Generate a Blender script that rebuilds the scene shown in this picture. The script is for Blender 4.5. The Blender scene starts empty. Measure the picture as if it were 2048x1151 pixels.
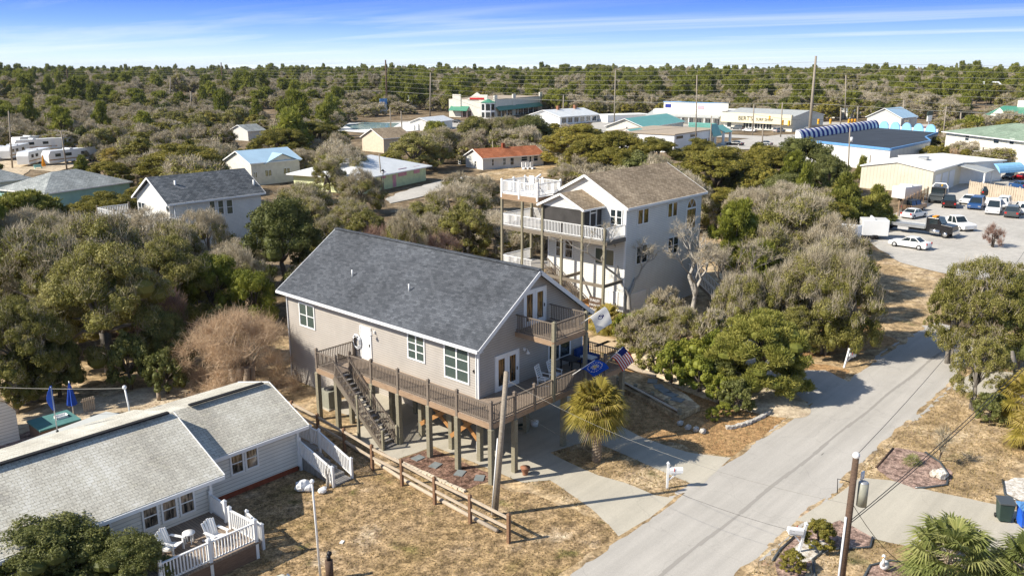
import bpy, math, random
import numpy as np
from mathutils import Vector, Matrix
random.seed(7)
SC = bpy.context.scene
COL = SC.collection
# ---------------------------------------------------------------- camera
FPX, HZ, CAMH = 1690.0, 135.0, 21.6          # focal length in photo pixels, horizon row, camera height (m)
PITCH = math.atan((575.5 - HZ) / FPX)
YAW = math.radians(42)
FW = np.array([math.cos(YAW) * math.cos(PITCH), math.sin(YAW) * math.cos(PITCH), -math.sin(PITCH)])
RT = np.array([math.sin(YAW), -math.cos(YAW), 0.0])
UP = np.cross(RT, FW)
CP = np.array([0, 0, CAMH])
cam_d = bpy.data.cameras.new("camera"); cam = bpy.data.objects.new("camera", cam_d); COL.objects.link(cam)
cam_d.sensor_width = 36; cam_d.lens = FPX / 2048 * 36; cam_d.clip_start = 0.3; cam_d.clip_end = 12000
cam.location = CP; cam.rotation_euler = Vector(FW).to_track_quat('-Z', 'Y').to_euler()
SC.camera = cam

def P(x, y, z=0.0):                           # survey point: photo pixel -> point on the level z
    d = FW + RT * (x - 1024) / FPX + UP * (575.5 - y) / FPX
    p = CP + d * ((z - CAMH) / d[2]); return (float(p[0]), float(p[1]), z)
def proj(p):
    v = np.array(p) - CP; z = v @ FW
    return (1024 + FPX * (v @ RT) / z, 575.5 - FPX * (v @ UP) / z, z)
# ---------------------------------------------------------------- world, sun, exposure
SUN_EL, SUN_AZ = math.radians(38), math.radians(149.3)
sd = Vector((math.cos(SUN_AZ) * math.cos(SUN_EL), math.sin(SUN_AZ) * math.cos(SUN_EL), math.sin(SUN_EL)))
W = bpy.data.worlds.new("World"); SC.world = W; W.use_nodes = True
nt = W.node_tree; nt.nodes.clear()
def wn(t, **k):
    n = nt.nodes.new(t)
    for a, b in k.items(): setattr(n, a, b)
    return n
out = wn('ShaderNodeOutputWorld'); bg = wn('ShaderNodeBackground'); nt.links.new(bg.outputs[0], out.inputs[0])
sky = wn('ShaderNodeTexSky', sky_type='NISHITA', sun_disc=False)
sky.sun_elevation = SUN_EL; sky.sun_rotation = math.atan2(sd.x, sd.y); sky.air_density = 1.0; sky.dust_density = 0.6; sky.ozone_density = 2.0
bg.inputs[1].default_value = 0.10
tc = wn('ShaderNodeTexCoord'); sep = wn('ShaderNodeSeparateXYZ'); nt.links.new(tc.outputs['Generated'], sep.inputs[0])
ramp = wn('ShaderNodeValToRGB')              # the low sky: pale at the horizon, blue above
cr = ramp.color_ramp; cr.elements[0].position = 0.0; cr.elements[0].color = (6.6, 7.4, 8.0, 1)
cr.elements[1].position = 0.35; cr.elements[1].color = (0.75, 2.1, 7.0, 1)
for p_, c_ in ((0.013, (5.4, 6.8, 8.2)), (0.029, (3.4, 5.2, 8.0)), (0.048, (1.9, 3.6, 7.8)), (0.070, (1.05, 2.4, 7.5))):
    e = cr.elements.new(p_); e.color = (*c_, 1)
nt.links.new(sep.outputs[2], ramp.inputs[0])
mx = wn('ShaderNodeMix', data_type='RGBA'); mr = wn('ShaderNodeMapRange')
mr.inputs['From Min'].default_value = 0.085; mr.inputs['From Max'].default_value = 0.16
nt.links.new(sep.outputs[2], mr.inputs['Value']); nt.links.new(mr.outputs[0], mx.inputs['Factor'])
# cirrus: noise on a high plane seen edge-on
zc = wn('ShaderNodeMath', operation='ADD'); zc.inputs[1].default_value = 0.018; nt.links.new(sep.outputs[2], zc.inputs[0])
inv = wn('ShaderNodeMath', operation='DIVIDE'); inv.inputs[0].default_value = 1.0; nt.links.new(zc.outputs[0], inv.inputs[1])
vm = wn('ShaderNodeVectorMath', operation='SCALE'); nt.links.new(tc.outputs['Generated'], vm.inputs[0]); nt.links.new(inv.outputs[0], vm.inputs['Scale'])
mp = wn('ShaderNodeMapping'); nt.links.new(vm.outputs[0], mp.inputs[0]); mp.inputs['Rotation'].default_value = (0, 0, math.radians(28)); mp.inputs['Scale'].default_value = (0.30, 0.075, 0)
ns = wn('ShaderNodeTexNoise'); ns.inputs['Scale'].default_value = 1.0; ns.inputs['Detail'].default_value = 7; ns.inputs['Roughness'].default_value = 0.62; ns.inputs['Distortion'].default_value = 0.5
nt.links.new(mp.outputs[0], ns.inputs[0])
cm = wn('ShaderNodeMapRange'); cm.inputs['From Min'].default_value = 0.46; cm.inputs['From Max'].default_value = 0.74; cm.inputs['To Max'].default_value = 0.55
nt.links.new(ns.outputs[0], cm.inputs['Value'])
fade = wn('ShaderNodeMapRange'); fade.inputs['From Min'].default_value = 0.078; fade.inputs['From Max'].default_value = 0.05; nt.links.new(sep.outputs[2], fade.inputs['Value'])
cf = wn('ShaderNodeMath', operation='MULTIPLY'); nt.links.new(cm.outputs[0], cf.inputs[0]); nt.links.new(fade.outputs[0], cf.inputs[1])
mc = wn('ShaderNodeMix', data_type='RGBA'); nt.links.new(cf.outputs[0], mc.inputs['Factor']); nt.links.new(ramp.outputs[0], mc.inputs['A']); mc.inputs['B'].default_value = (7.2, 7.7, 8.3, 1)
nt.links.new(mc.outputs['Result'], mx.inputs['A']); nt.links.new(sky.outputs[0], mx.inputs['B'])
nt.links.new(mx.outputs['Result'], bg.inputs[0])
sl = bpy.data.lights.new("sun", 'SUN'); sl.energy = 5.0; sl.angle = math.radians(0.5); sl.color = (1.0, 0.925, 0.80)
so = bpy.data.objects.new("sun", sl); COL.objects.link(so); so.rotation_euler = sd.to_track_quat('Z', 'Y').to_euler()
so.location = (0, 0, 60)
SC.view_settings.view_transform = 'Standard'; SC.view_settings.look = 'None'; SC.view_settings.gamma = 1; SC.view_settings.exposure = 0.54
SC.render.resolution_x = 1024; SC.render.resolution_y = 575

# ---------------------------------------------------------------- materials
MATS = {}
class NB:
    def __init__(s, name, rough=0.8, spec=0.3, metal=0.0):
        s.m = bpy.data.materials.new(name); s.m.use_nodes = True; s.t = s.m.node_tree
        s.b = s.t.nodes['Principled BSDF']; s.b.inputs['Roughness'].default_value = rough
        s.b.inputs['Specular IOR Level'].default_value = spec; s.b.inputs['Metallic'].default_value = metal
        s.tc = s.n('ShaderNodeTexCoord'); MATS[name] = s.m
    def n(s, t, **k):
        x = s.t.nodes.new(t)
        for a, b in k.items(): setattr(x, a, b)
        return x
    def l(s, a, b): s.t.links.new(a, b)
    def uv(s, sx=1, sy=1):
        m = s.n('ShaderNodeMapping'); m.inputs['Scale'].default_value = (sx, sy, 1); s.l(s.tc.outputs['UV'], m.inputs[0]); return m.outputs[0]
    def noise(s, vec, scale, detail=4, rough=0.55):
        x = s.n('ShaderNodeTexNoise'); x.inputs['Scale'].default_value = scale; x.inputs['Detail'].default_value = detail; x.inputs['Roughness'].default_value = rough
        if vec is not None: s.l(vec, x.inputs[0])
        return x.outputs[0]
    def ramp(s, fac, stops):
        r = s.n('ShaderNodeValToRGB'); c = r.color_ramp
        while len(c.elements) < len(stops): c.elements.new(0.5)
        for e, (p, col) in zip(c.elements, stops): e.position = p; e.color = (*col, 1)
        s.l(fac, r.inputs[0]); return r.outputs[0]
    def mix(s, f, a, b, mode='MIX'):
        x = s.n('ShaderNodeMix', data_type='RGBA', blend_type=mode)
        for k, v in (('Factor', f), ('A', a), ('B', b)):
            if isinstance(v, (int, float)): x.inputs[k].default_value = v
            elif isinstance(v, tuple): x.inputs[k].default_value = (*v, 1)
            else: s.l(v, x.inputs[k])
        return x.outputs['Result']
    def math(s, op, a, b=None):
        x = s.n('ShaderNodeMath', operation=op)
        for i, v in enumerate((a, b)):
            if v is None: continue
            if isinstance(v, (int, float)): x.inputs[i].default_value = v
            else: s.l(v, x.inputs[i])
        return x.outputs[0]
    def bump(s, h, strength=0.5, dist=0.02):
        x = s.n('ShaderNodeBump'); x.inputs['Strength'].default_value = strength; x.inputs['Distance'].default_value = dist
        s.l(h, x.inputs['Height']); s.l(x.outputs[0], s.b.inputs['Normal'])
    def col(s, c):
        if isinstance(c, tuple): s.b.inputs['Base Color'].default_value = (*c, 1)
        else: s.l(c, s.b.inputs['Base Color'])
def sc(c, k): return tuple(min(1, v * k) for v in c)
def paint(name, c, rough=0.6, var=0.10, scale=1.5, spec=0.3, metal=0.0):
    b = NB(name, rough, spec, metal); o = b.tc.outputs['Object']
    b.col(b.ramp(b.noise(o, scale, 6), [(0.3, sc(c, 1 - var)), (0.7, sc(c, 1 + var))])); return b.m
def road_mat(name, c):
    b = NB(name, 0.85, 0.1); o = b.tc.outputs['Object']; m = b.n('ShaderNodeMapping'); m.inputs['Scale'].default_value = (.06, 1.3, 1); b.l(o, m.inputs[0])
    base = b.ramp(b.noise(o, .25, 8, .65), [(.3, sc(c, .86)), (.7, sc(c, 1.1))]); base = b.mix(.5, base, b.ramp(b.noise(m.outputs[0], 1.0, 5, .6), [(.3, sc(c, .78)), (.7, sc(c, 1.16))]))
    v = b.n('ShaderNodeTexVoronoi', feature='DISTANCE_TO_EDGE'); v.inputs['Scale'].default_value = .22; w = b.n('ShaderNodeVectorMath', operation='ADD'); nn = b.n('ShaderNodeTexNoise'); nn.inputs['Scale'].default_value = 1.1; nn.inputs['Detail'].default_value = 5; b.l(o, nn.inputs[0]); b.l(o, w.inputs[0]); b.l(nn.outputs[1], w.inputs[1]); b.l(w.outputs[0], v.inputs[0])
    base = b.mix(b.math('MULTIPLY', b.math('LESS_THAN', v.outputs[0], .005), .16), base, sc(c, .45)); f = b.noise(o, 24, 4, .7)
    base = b.mix(.25, base, b.ramp(f, [(.35, (.3, .3, .3)), (.65, (.7, .7, .7))]), 'OVERLAY'); st = b.noise(o, .9, 6, .7); base = b.mix(b.ramp(st, [(.62, (0, 0, 0)), (.75, (.45, .45, .45))]), base, sc(c, .62)); b.col(base); b.bump(f, .3, .01); return b.m
def siding(name, c, lap=0.13, var=0.06):
    b = NB(name, 0.65, 0.3); uv = b.uv()
    sx = b.n('ShaderNodeSeparateXYZ'); b.l(uv, sx.inputs[0])
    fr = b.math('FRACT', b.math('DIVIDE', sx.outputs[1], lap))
    base = b.ramp(b.noise(b.tc.outputs['Object'], 0.9, 6), [(0.25, sc(c, 1 - var * 1.6)), (0.75, sc(c, 1 + var))])
    stain = b.noise(b.uv(1.6, 0.25), 1.0, 5)
    base = b.mix(b.math('MULTIPLY', b.math('GREATER_THAN', fr, 0.82), 0.62), base, sc(c, 0.4))  # shade under each lap painted into the siding colour as a dark line
    base = b.mix(b.math('MULTIPLY', b.math('POWER', stain, 3.0), 0.5), base, sc(c, 0.6))
    b.col(base); b.bump(b.math('SUBTRACT', 1.0, fr), 0.6, 0.02); return b.m
def shingle(name, c, c2, w=0.55, h=0.15, mortar=0.012, mc=0.5):
    b = NB(name, 0.9, 0.15)
    br = b.n('ShaderNodeTexBrick'); b.l(b.uv(), br.inputs[0]); br.inputs['Scale'].default_value = 1.0
    br.inputs['Brick Width'].default_value = w; br.inputs['Row Height'].default_value = h; br.inputs['Mortar Size'].default_value = mortar
    br.inputs['Color1'].default_value = (*c, 1); br.inputs['Color2'].default_value = (*c2, 1); br.inputs['Mortar'].default_value = (*sc(c, mc), 1)
    br.inputs['Mortar Smooth'].default_value = 0.3
    big = b.noise(b.tc.outputs['Object'], 0.35, 5); fine = b.noise(b.tc.outputs['Object'], 14, 3)
    cc = b.mix(0.55, br.outputs[0], b.ramp(big, [(0.3, (0.32, 0.32, 0.32)), (0.7, (0.72, 0.72, 0.72))]), 'OVERLAY')
    cc = b.mix(0.5, cc, b.ramp(fine, [(0.3, (0.25, 0.25, 0.25)), (0.7, (0.75, 0.75, 0.75))]), 'OVERLAY')
    st = b.noise(b.uv(1.1, .12), 1.0, 6, .65); cc = b.mix(.45, cc, b.ramp(st, [(.32, (.34, .34, .34)), (.68, (.66, .66, .66))]), 'OVERLAY')
    b.col(cc); b.bump(b.math('ADD', br.outputs[1], fine), 0.5, 0.01); return b.m
def ribbed(name, c, pitch=0.3, rough=0.45, metal=0.0, var=0.06):
    b = NB(name, rough, 0.5, metal); sx = b.n('ShaderNodeSeparateXYZ'); b.l(b.uv(), sx.inputs[0])
    fr = b.math('FRACT', b.math('DIVIDE', sx.outputs[0], pitch)); rib = b.math('GREATER_THAN', fr, 0.86)
    base = b.ramp(b.noise(b.tc.outputs['Object'], 0.5, 6), [(0.25, sc(c, 1 - 2 * var)), (0.75, sc(c, 1 + var))])
    b.col(b.mix(b.math('MULTIPLY', rib, 0.25), base, sc(c, 0.6))); b.bump(rib, 0.7, 0.03); return b.m
def wood(name, c, c2, rough=0.85, s=9):
    b = NB(name, rough, 0.2); o = b.tc.outputs['Object']
    g = b.noise(b.uv(1.2, s * 1.5), 2.0, 5, 0.7); k = b.noise(o, 1.1, 4)
    b.col(b.mix(k, b.ramp(g, [(0.3, c), (0.7, c2)]), b.ramp(g, [(0.3, sc(c, 0.65)), (0.7, sc(c2, 0.8))]))); b.bump(g, 0.4, 0.01); return b.m
def deckwood(name, c, c2, pitch=0.14, axis=0):
    b = NB(name, 0.85, 0.2); sx = b.n('ShaderNodeSeparateXYZ'); b.l(b.uv(), sx.inputs[0])
    q = b.math('DIVIDE', sx.outputs[axis], pitch); fr = b.math('FRACT', q); fl = b.math('FLOOR', q)
    wn_ = b.n('ShaderNodeTexWhiteNoise', noise_dimensions='1D'); b.l(fl, wn_.inputs['W'])
    g = b.noise(b.tc.outputs['Object'], 5, 5)
    base = b.mix(b.math('MULTIPLY', b.math('ADD', wn_.outputs[0], g), 0.5), c, c2)
    gap = b.math('GREATER_THAN', fr, 0.9); b.col(b.mix(gap, base, sc(c, 0.25))); b.bump(b.math('SUBTRACT', 1, gap), 0.6, 0.01); return b.m
def glass(name, c=(0.02, 0.03, 0.035), rough=0.06, slats=None, curtain=None):
    b = NB(name, rough, 0.9); base = c
    if slats:
        sx = b.n('ShaderNodeSeparateXYZ'); b.l(b.uv(), sx.inputs[0]); fr = b.math('FRACT', b.math('DIVIDE', sx.outputs[1], 0.07))
        base = b.mix(b.math('GREATER_THAN', fr, 0.45), c, slats)
    elif curtain:
        n_ = b.noise(b.uv(5, 0.6), 1.5, 4); base = b.ramp(n_, [(0.42, c), (0.6, curtain)])
    b.col(base); return b.m
def ground(name, stops, scale=0.5, fine=9.0, rough=0.95, fmix=0.55, dark=0.3, bump=0.6, bd=0.05, patches=None):
    b = NB(name, rough, 0.1); o = b.tc.outputs['Object']
    base = b.ramp(b.noise(o, scale, 8, 0.62), stops)
    if patches: base = b.mix(b.ramp(b.noise(o, patches[1], 5, 0.6), [(patches[2], (0, 0, 0)), (patches[2] + 0.12, (1, 1, 1))]), base, patches[0])
    f1 = b.noise(o, fine, 6, 0.75); f2 = b.noise(o, fine * 0.28, 4)
    lo, hi = 0.5 - dark, 0.5 + dark
    base = b.mix(fmix, base, b.ramp(f1, [(0.34, (lo, lo, lo)), (0.66, (hi, hi, hi))]), 'OVERLAY')
    base = b.mix(fmix * 0.8, base, b.ramp(f2, [(0.35, (lo, lo, lo)), (0.65, (hi, hi, hi))]), 'OVERLAY')
    b.col(base); b.bump(f1, bump, bd); return b.m
def foliage(name, stops, rough=0.55, trans=0.3, spec=0.25):
    b = NB(name, rough, spec); at = b.n('ShaderNodeAttribute', attribute_name='tint')
    oi = b.n('ShaderNodeObjectInfo'); k = b.math('ADD', b.math('MULTIPLY', at.outputs['Fac'], 0.78), b.math('MULTIPLY', oi.outputs['Random'], 0.3))
    c = b.ramp(k, stops); b.col(c)
    tr = b.n('ShaderNodeBsdfTranslucent'); b.l(c, tr.inputs[0]); ms = b.n('ShaderNodeMixShader'); ms.inputs[0].default_value = trans
    b.l(b.b.outputs[0], ms.inputs[1]); b.l(tr.outputs[0], ms.inputs[2]); b.l(ms.outputs[0], b.t.nodes['Material Output'].inputs[0]); return b.m

M = {}
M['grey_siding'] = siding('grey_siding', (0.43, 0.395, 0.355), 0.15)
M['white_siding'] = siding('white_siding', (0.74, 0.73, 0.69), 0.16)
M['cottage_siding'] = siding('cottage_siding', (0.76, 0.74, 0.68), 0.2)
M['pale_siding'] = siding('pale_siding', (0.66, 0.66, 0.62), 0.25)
M['white'] = paint('white_paint', (0.80, 0.80, 0.79), 0.5, 0.04)
M['trim'] = paint('trim_paint', (0.70, 0.71, 0.72), 0.5, 0.05)
M['beige'] = paint('beige_render', (0.62, 0.54, 0.42), 0.8)
M['cream'] = paint('cream_render', (0.72, 0.69, 0.60), 0.8)
M['creamsign'] = paint('cream_fascia', (0.74, 0.67, 0.47), 0.8, 0.04)
M['yellow'] = paint('yellow_render', (0.68, 0.72, 0.42), 0.8)
M['pink'] = paint('pink_paint', (0.72, 0.33, 0.38), 0.6)
M['mint'] = paint('mint_paint', (0.36, 0.58, 0.52), 0.6)
M['bluepaint'] = paint('blue_paint', (0.13, 0.32, 0.62), 0.5)
M['navy'] = paint('navy_canvas', (0.015, 0.03, 0.22), 0.8)
M['skyblue'] = paint('sky_blue_canvas', (0.25, 0.52, 0.78), 0.8)
M['greenroof'] = ribbed('green_metal_roof', (0.07, 0.26, 0.17), 0.45)
M['tealroof'] = ribbed('teal_metal_roof', (0.16, 0.42, 0.38), 0.45)
M['sageroof'] = shingle('sage_shingles', (0.20, 0.27, 0.20), (0.26, 0.33, 0.25), 1.0, 0.3)
M['blueroof'] = ribbed('pale_blue_metal_roof', (0.42, 0.60, 0.74), 0.4)
M['whiteroof'] = ribbed('white_metal_roof', (0.74, 0.76, 0.76), 0.5)
M['greyribbed'] = ribbed('grey_metal_roof', (0.45, 0.46, 0.44), 0.5)
M['ribwall'] = ribbed('ribbed_cream_wall', (0.66, 0.62, 0.50), 0.6)
M['panelwall'] = ribbed('pale_panel_wall', (0.68, 0.69, 0.68), 2.6)
M['flatwhite'] = paint('white_membrane', (0.78, 0.77, 0.72), 0.7, 0.08, 0.3)
M['tar'] = paint('dark_membrane_roof', (0.055, 0.066, 0.085), 0.95, 0.15, 0.3, 0.05)
M['tanroof'] = paint('tan_gravel_roof', (0.40, 0.33, 0.25), 0.9, 0.1, 0.5)
M['main_roof'] = shingle('charcoal_shingles', (0.058, 0.064, 0.074), (0.102, 0.11, 0.124), 0.34, 0.15, 0.008, 0.75)
M['brown_roof'] = shingle('brown_shingles', (0.27, 0.205, 0.135), (0.43, 0.34, 0.235), 0.4, 0.2, 0.02, 0.6)
M['cot_roof'] = shingle('pale_grey_shingles', (0.50, 0.475, 0.405), (0.585, 0.56, 0.48), 0.36, 0.18, 0.011, 0.55)
M['dark_roof'] = shingle('slate_shingles', (0.08, 0.09, 0.10), (0.17, 0.18, 0.19), 0.5, 0.25, 0.02)
M['grey_roof'] = shingle('grey_shingles', (0.24, 0.26, 0.26), (0.38, 0.40, 0.39), 0.5, 0.25, 0.02)
M['red_roof'] = shingle('rust_shingles', (0.30, 0.10, 0.045), (0.42, 0.16, 0.08), 0.6, 0.3, 0.02)
M['wood'] = wood('weathered_wood', (0.13, 0.11, 0.085), (0.30, 0.255, 0.20))
M['rail_wood'] = wood('brown_rail_wood', (0.125, 0.10, 0.08), (0.30, 0.245, 0.195))
M['rim_wood'] = wood('reddish_rim_wood', (0.27, 0.17, 0.105), (0.46, 0.33, 0.22))
M['pile'] = wood('treated_piling', (0.18, 0.165, 0.115), (0.36, 0.325, 0.235))
M['brace'] = wood('orange_brace_wood', (0.36, 0.17, 0.06), (0.52, 0.28, 0.11))
M['pole'] = wood('utility_pole_wood', (0.20, 0.165, 0.13), (0.46, 0.40, 0.32))
M['darkpole'] = wood('dark_pole_wood', (0.05, 0.035, 0.028), (0.20, 0.13, 0.09))
M['fence'] = wood('split_rail_wood', (0.40, 0.32, 0.23), (0.66, 0.56, 0.44))
M['fpost'] = wood('fence_post_wood', (0.16, 0.085, 0.05), (0.33, 0.20, 0.12))
M['deck'] = deckwood('deck_boards', (0.22, 0.17, 0.13), (0.38, 0.30, 0.23))
M['deckg'] = deckwood('grey_deck_boards', (0.26, 0.24, 0.22), (0.42, 0.40, 0.37))
M['ply'] = wood('new_plywood', (0.55, 0.40, 0.24), (0.68, 0.52, 0.33), s=2)
M['retain'] = wood('retaining_wood', (0.16, 0.10, 0.07), (0.30, 0.20, 0.14))
M['glass'] = glass('window_glass'); M['glassw'] = glass('brown_streaked_glass', (0.02, 0.02, 0.015), 0.05, curtain=(0.30, 0.16, 0.06))  # second glass: brown streaky noise mixed into the dark pane colour
M['blind'] = glass('glass_with_blinds', (0.035, 0.055, 0.05), 0.12, slats=(0.095, 0.125, 0.108))
M['curtain'] = glass('glass_with_curtains', (0.02, 0.02, 0.018), 0.08, curtain=(0.30, 0.24, 0.18))
M['screen'] = paint('insect_screen', (0.055, 0.052, 0.05), 0.9, 0.3, 0.8)
M['dark'] = paint('dark_interior', (0.02, 0.02, 0.022), 0.9)
M['black'] = paint('black_metal', (0.015, 0.015, 0.017), 0.4)
M['steel'] = paint('grey_metal', (0.42, 0.43, 0.44), 0.4, 0.08, 2, 0.5, 0.5)
M['chrome'] = paint('chrome_metal', (0.7, 0.7, 0.7), 0.2, 0.02, 2, 0.5, 0.9)
M['galv'] = paint('galvanised_metal', (0.28, 0.28, 0.23), 0.5, 0.12, 3)
M['brick'] = paint('red_brick_base', (0.26, 0.07, 0.035), 0.9, 0.2, 4)
M['conc'] = ground('concrete', [(0.3, (0.38, 0.35, 0.285)), (0.7, (0.50, 0.465, 0.39))], 0.35, 12, 0.85, 0.18, 0.2, 0.15, 0.01)
M['asph'] = ground('street_asphalt', [(0.3, (0.33, 0.322, 0.305)), (0.7, (0.41, 0.40, 0.38))], 0.22, 16, 0.85, 0.25, 0.2, 0.3, 0.01)
M['asph'] = road_mat('street_asphalt_worn', (0.45, 0.425, 0.385)); M['conc'] = road_mat('worn_concrete', (0.47, 0.435, 0.36)); M['lot'] = ground('parking_lot_asphalt', [(0.3, (0.40, 0.38, 0.345)), (0.7, (0.52, 0.495, 0.45))], 0.12, 4, 0.9, 0.25, 0.2, 0.3, 0.01)
M['lawn'] = ground('dry_lawn', [(0.30, (0.22, 0.165, 0.07)), (0.42, (0.31, 0.215, 0.11)), (0.58, (0.36, 0.255, 0.145)), (0.72, (0.50, 0.40, 0.28))], 0.33, 7, 0.95, 0.75, 0.42, 0.9, 0.06, ((0.16, 0.15, 0.045), 0.5, 0.6))
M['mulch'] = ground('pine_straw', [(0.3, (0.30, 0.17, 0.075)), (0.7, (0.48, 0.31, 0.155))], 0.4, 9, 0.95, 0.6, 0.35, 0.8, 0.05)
M['redmulch'] = ground('dark_mulch', [(0.3, (0.13, 0.075, 0.055)), (0.7, (0.26, 0.165, 0.12))], 0.9, 10, 0.95, 0.9, 0.4, 0.9, 0.05)
M['bedmulch'] = ground('faded_mulch', [(0.3, (0.24, 0.155, 0.125)), (0.7, (0.40, 0.29, 0.235))], 0.9, 12, 0.95, 0.8, 0.4, 0.9, 0.05)
M['sand'] = ground('pale_sand', [(0.3, (0.42, 0.33, 0.22)), (0.7, (0.62, 0.52, 0.38))], 0.5, 6, 0.95, 0.5, 0.3, 0.7, 0.05)
M['shell'] = ground('white_shell_gravel', [(0.3, (0.52, 0.48, 0.42)), (0.7, (0.74, 0.70, 0.63))], 0.8, 14, 0.95, 0.7, 0.35, 0.9, 0.04)
M['woods'] = ground('woodland_floor', [(0.3, (0.10, 0.075, 0.045)), (0.5, (0.19, 0.14, 0.085)), (0.7, (0.32, 0.25, 0.17))], 0.15, 2.0, 0.95, 0.6, 0.4, 0.8, 0.1)
M['drygrass'] = ground('dry_grass_and_sand', [(0.3, (0.27, 0.19, 0.10)), (0.5, (0.40, 0.29, 0.165)), (0.7, (0.55, 0.44, 0.30))], 0.25, 4, 0.95, 0.6, 0.4, 0.8, 0.06, ((0.17, 0.16, 0.07), 0.4, 0.6))
M['bark'] = wood('grey_bark', (0.13, 0.115, 0.095), (0.30, 0.27, 0.235)); M['barkd'] = wood('dark_bark', (0.07, 0.055, 0.045), (0.17, 0.14, 0.11))
M['barkw'] = wood('bleached_bark', (0.34, 0.31, 0.27), (0.58, 0.54, 0.48)); M['palmbark'] = wood('palm_bark', (0.22, 0.17, 0.12), (0.46, 0.37, 0.28))
M['twig'] = foliage('grey_twigs', [(0.0, (0.217, 0.182, 0.113)), (0.5, (0.399, 0.341, 0.238)), (1.0, (0.661, 0.583, 0.454))], 0.8, 0.1)
M['twigt'] = foliage('tan_twigs', [(0.0, (0.28, 0.185, 0.105)), (0.5, (0.46, 0.325, 0.20)), (1.0, (0.66, 0.50, 0.34))], 0.8, 0.1)
M['twigr'] = foliage('reddish_twigs', [(0.0, (0.16, 0.09, 0.07)), (0.5, (0.28, 0.18, 0.14)), (1.0, (0.40, 0.30, 0.24))], 0.8, 0.1)
M['lf_oak'] = foliage('oak_leaves', [(0.0, (0.069, 0.073, 0.013)), (0.4, (0.181, 0.175, 0.038)), (0.75, (0.322, 0.295, 0.085)), (1.0, (0.533, 0.479, 0.209))])
M['lf_dome'] = foliage('dome_leaves', [(0.0, (0.062, 0.071, 0.013)), (0.45, (0.189, 0.173, 0.032)), (0.8, (0.338, 0.286, 0.055)), (1.0, (0.519, 0.414, 0.097))])
M['lf_dark'] = foliage('dark_green_leaves', [(0.0, (0.044, 0.056, 0.016)), (0.5, (0.130, 0.143, 0.038)), (1.0, (0.305, 0.303, 0.108))])
M['lf_pine'] = foliage('pine_needles', [(0.0, (0.062, 0.080, 0.015)), (0.5, (0.204, 0.221, 0.032)), (1.0, (0.411, 0.407, 0.078))])
M['lf_ced'] = foliage('cedar_foliage', [(0.0, (0.069, 0.082, 0.016)), (0.5, (0.211, 0.223, 0.044)), (1.0, (0.451, 0.414, 0.108))])
M['lf_bri'] = foliage('bright_green_leaves', [(0.0, (0.059, 0.079, 0.012)), (0.5, (0.204, 0.227, 0.032)), (1.0, (0.437, 0.411, 0.077))])
M['lf_palm'] = foliage('palm_fronds', [(0.0, (0.239, 0.156, 0.063)), (0.35, (0.239, 0.205, 0.036)), (0.7, (0.368, 0.295, 0.063)), (1.0, (0.534, 0.410, 0.162))], 0.45, 0.35)
M['lf_palmg'] = foliage('green_palm_fronds', [(0.0, (0.20, 0.16, 0.07)), (0.35, (0.13, 0.155, 0.04)), (0.7, (0.22, 0.25, 0.075)), (1.0, (0.38, 0.38, 0.14))], 0.45, 0.35)
M['lf_far'] = foliage('far_evergreen_leaves', [(0.0, (0.040, 0.050, 0.010)), (0.5, (0.105, 0.105, 0.02)), (1.0, (0.19, 0.175, 0.035))])
M['rock'] = ground('limestone_rock', [(0.3, (0.38, 0.36, 0.32)), (0.7, (0.66, 0.63, 0.58))], 2, 12, 0.9, 0.5, 0.3, 0.8, 0.04)
M['slate'] = paint('slate_paver', (0.20, 0.22, 0.22), 0.8, 0.15, 3)
def car_paint(name, c): return paint(name, c, 0.25, 0.02, 1, 0.6)
M['cwhite'] = car_paint('white_car_paint', (0.78, 0.78, 0.77)); M['cblack'] = car_paint('black_car_paint', (0.012, 0.012, 0.014)); M['cgrey'] = car_paint('grey_car_paint', (0.07, 0.08, 0.085))
M['cblue'] = car_paint('blue_car_paint', (0.02, 0.07, 0.20)); M['cred'] = car_paint('red_car_paint', (0.45, 0.02, 0.03)); M['ctan'] = car_paint('tan_car_paint', (0.40, 0.25, 0.14)); M['csil'] = car_paint('silver_car_paint', (0.45, 0.45, 0.45))
M['ccream'] = car_paint('cream_car_paint', (0.70, 0.68, 0.55)); M['tyre'] = paint('tyre_rubber', (0.02, 0.02, 0.02), 0.9); M['red'] = paint('red_plastic', (0.5, 0.02, 0.015), 0.5); M['blue'] = paint('blue_plastic', (0.02, 0.12, 0.62), 0.5)
M['sofablue'] = paint('deep_blue_canvas', (0.02, 0.055, 0.19), .9, .2, 2); M['umbrella'] = paint('blue_fabric', (0.03, 0.09, 0.42), 0.9, 0.25, 2); M['green'] = paint('dark_green_plastic', (0.03, 0.055, 0.045), 0.5); M['teal'] = paint('teal_cover', (0.09, 0.22, 0.21), 0.7)
M['terra'] = paint('terracotta', (0.30, 0.14, 0.08), 0.9, 0.15, 6); M['orange'] = paint('orange_plastic', (0.75, 0.30, 0.02), 0.6); M['siggold'] = paint('signal_yellow', (0.80, 0.42, 0.02), 0.6)
def cloth(name, c):
    b = NB(name, .85, .1); b.col(c); tr = b.n('ShaderNodeBsdfTranslucent'); tr.inputs[0].default_value = (*c, 1); ms = b.n('ShaderNodeMixShader'); ms.inputs[0].default_value = .5; b.l(b.b.outputs[0], ms.inputs[1]); b.l(tr.outputs[0], ms.inputs[2]); b.l(ms.outputs[0], b.t.nodes['Material Output'].inputs[0]); return b.m
M['fw'] = cloth('white_flag_cloth', (.85, .85, .83)); M['fr'] = cloth('red_flag_cloth', (.55, .03, .03)); M['fn'] = cloth('navy_flag_cloth', (.02, .03, .16)); M['fb'] = cloth('blue_flag_cloth', (.02, .11, .62)); M['fo'] = cloth('yellow_flag_cloth', (.8, .55, .2))
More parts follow.
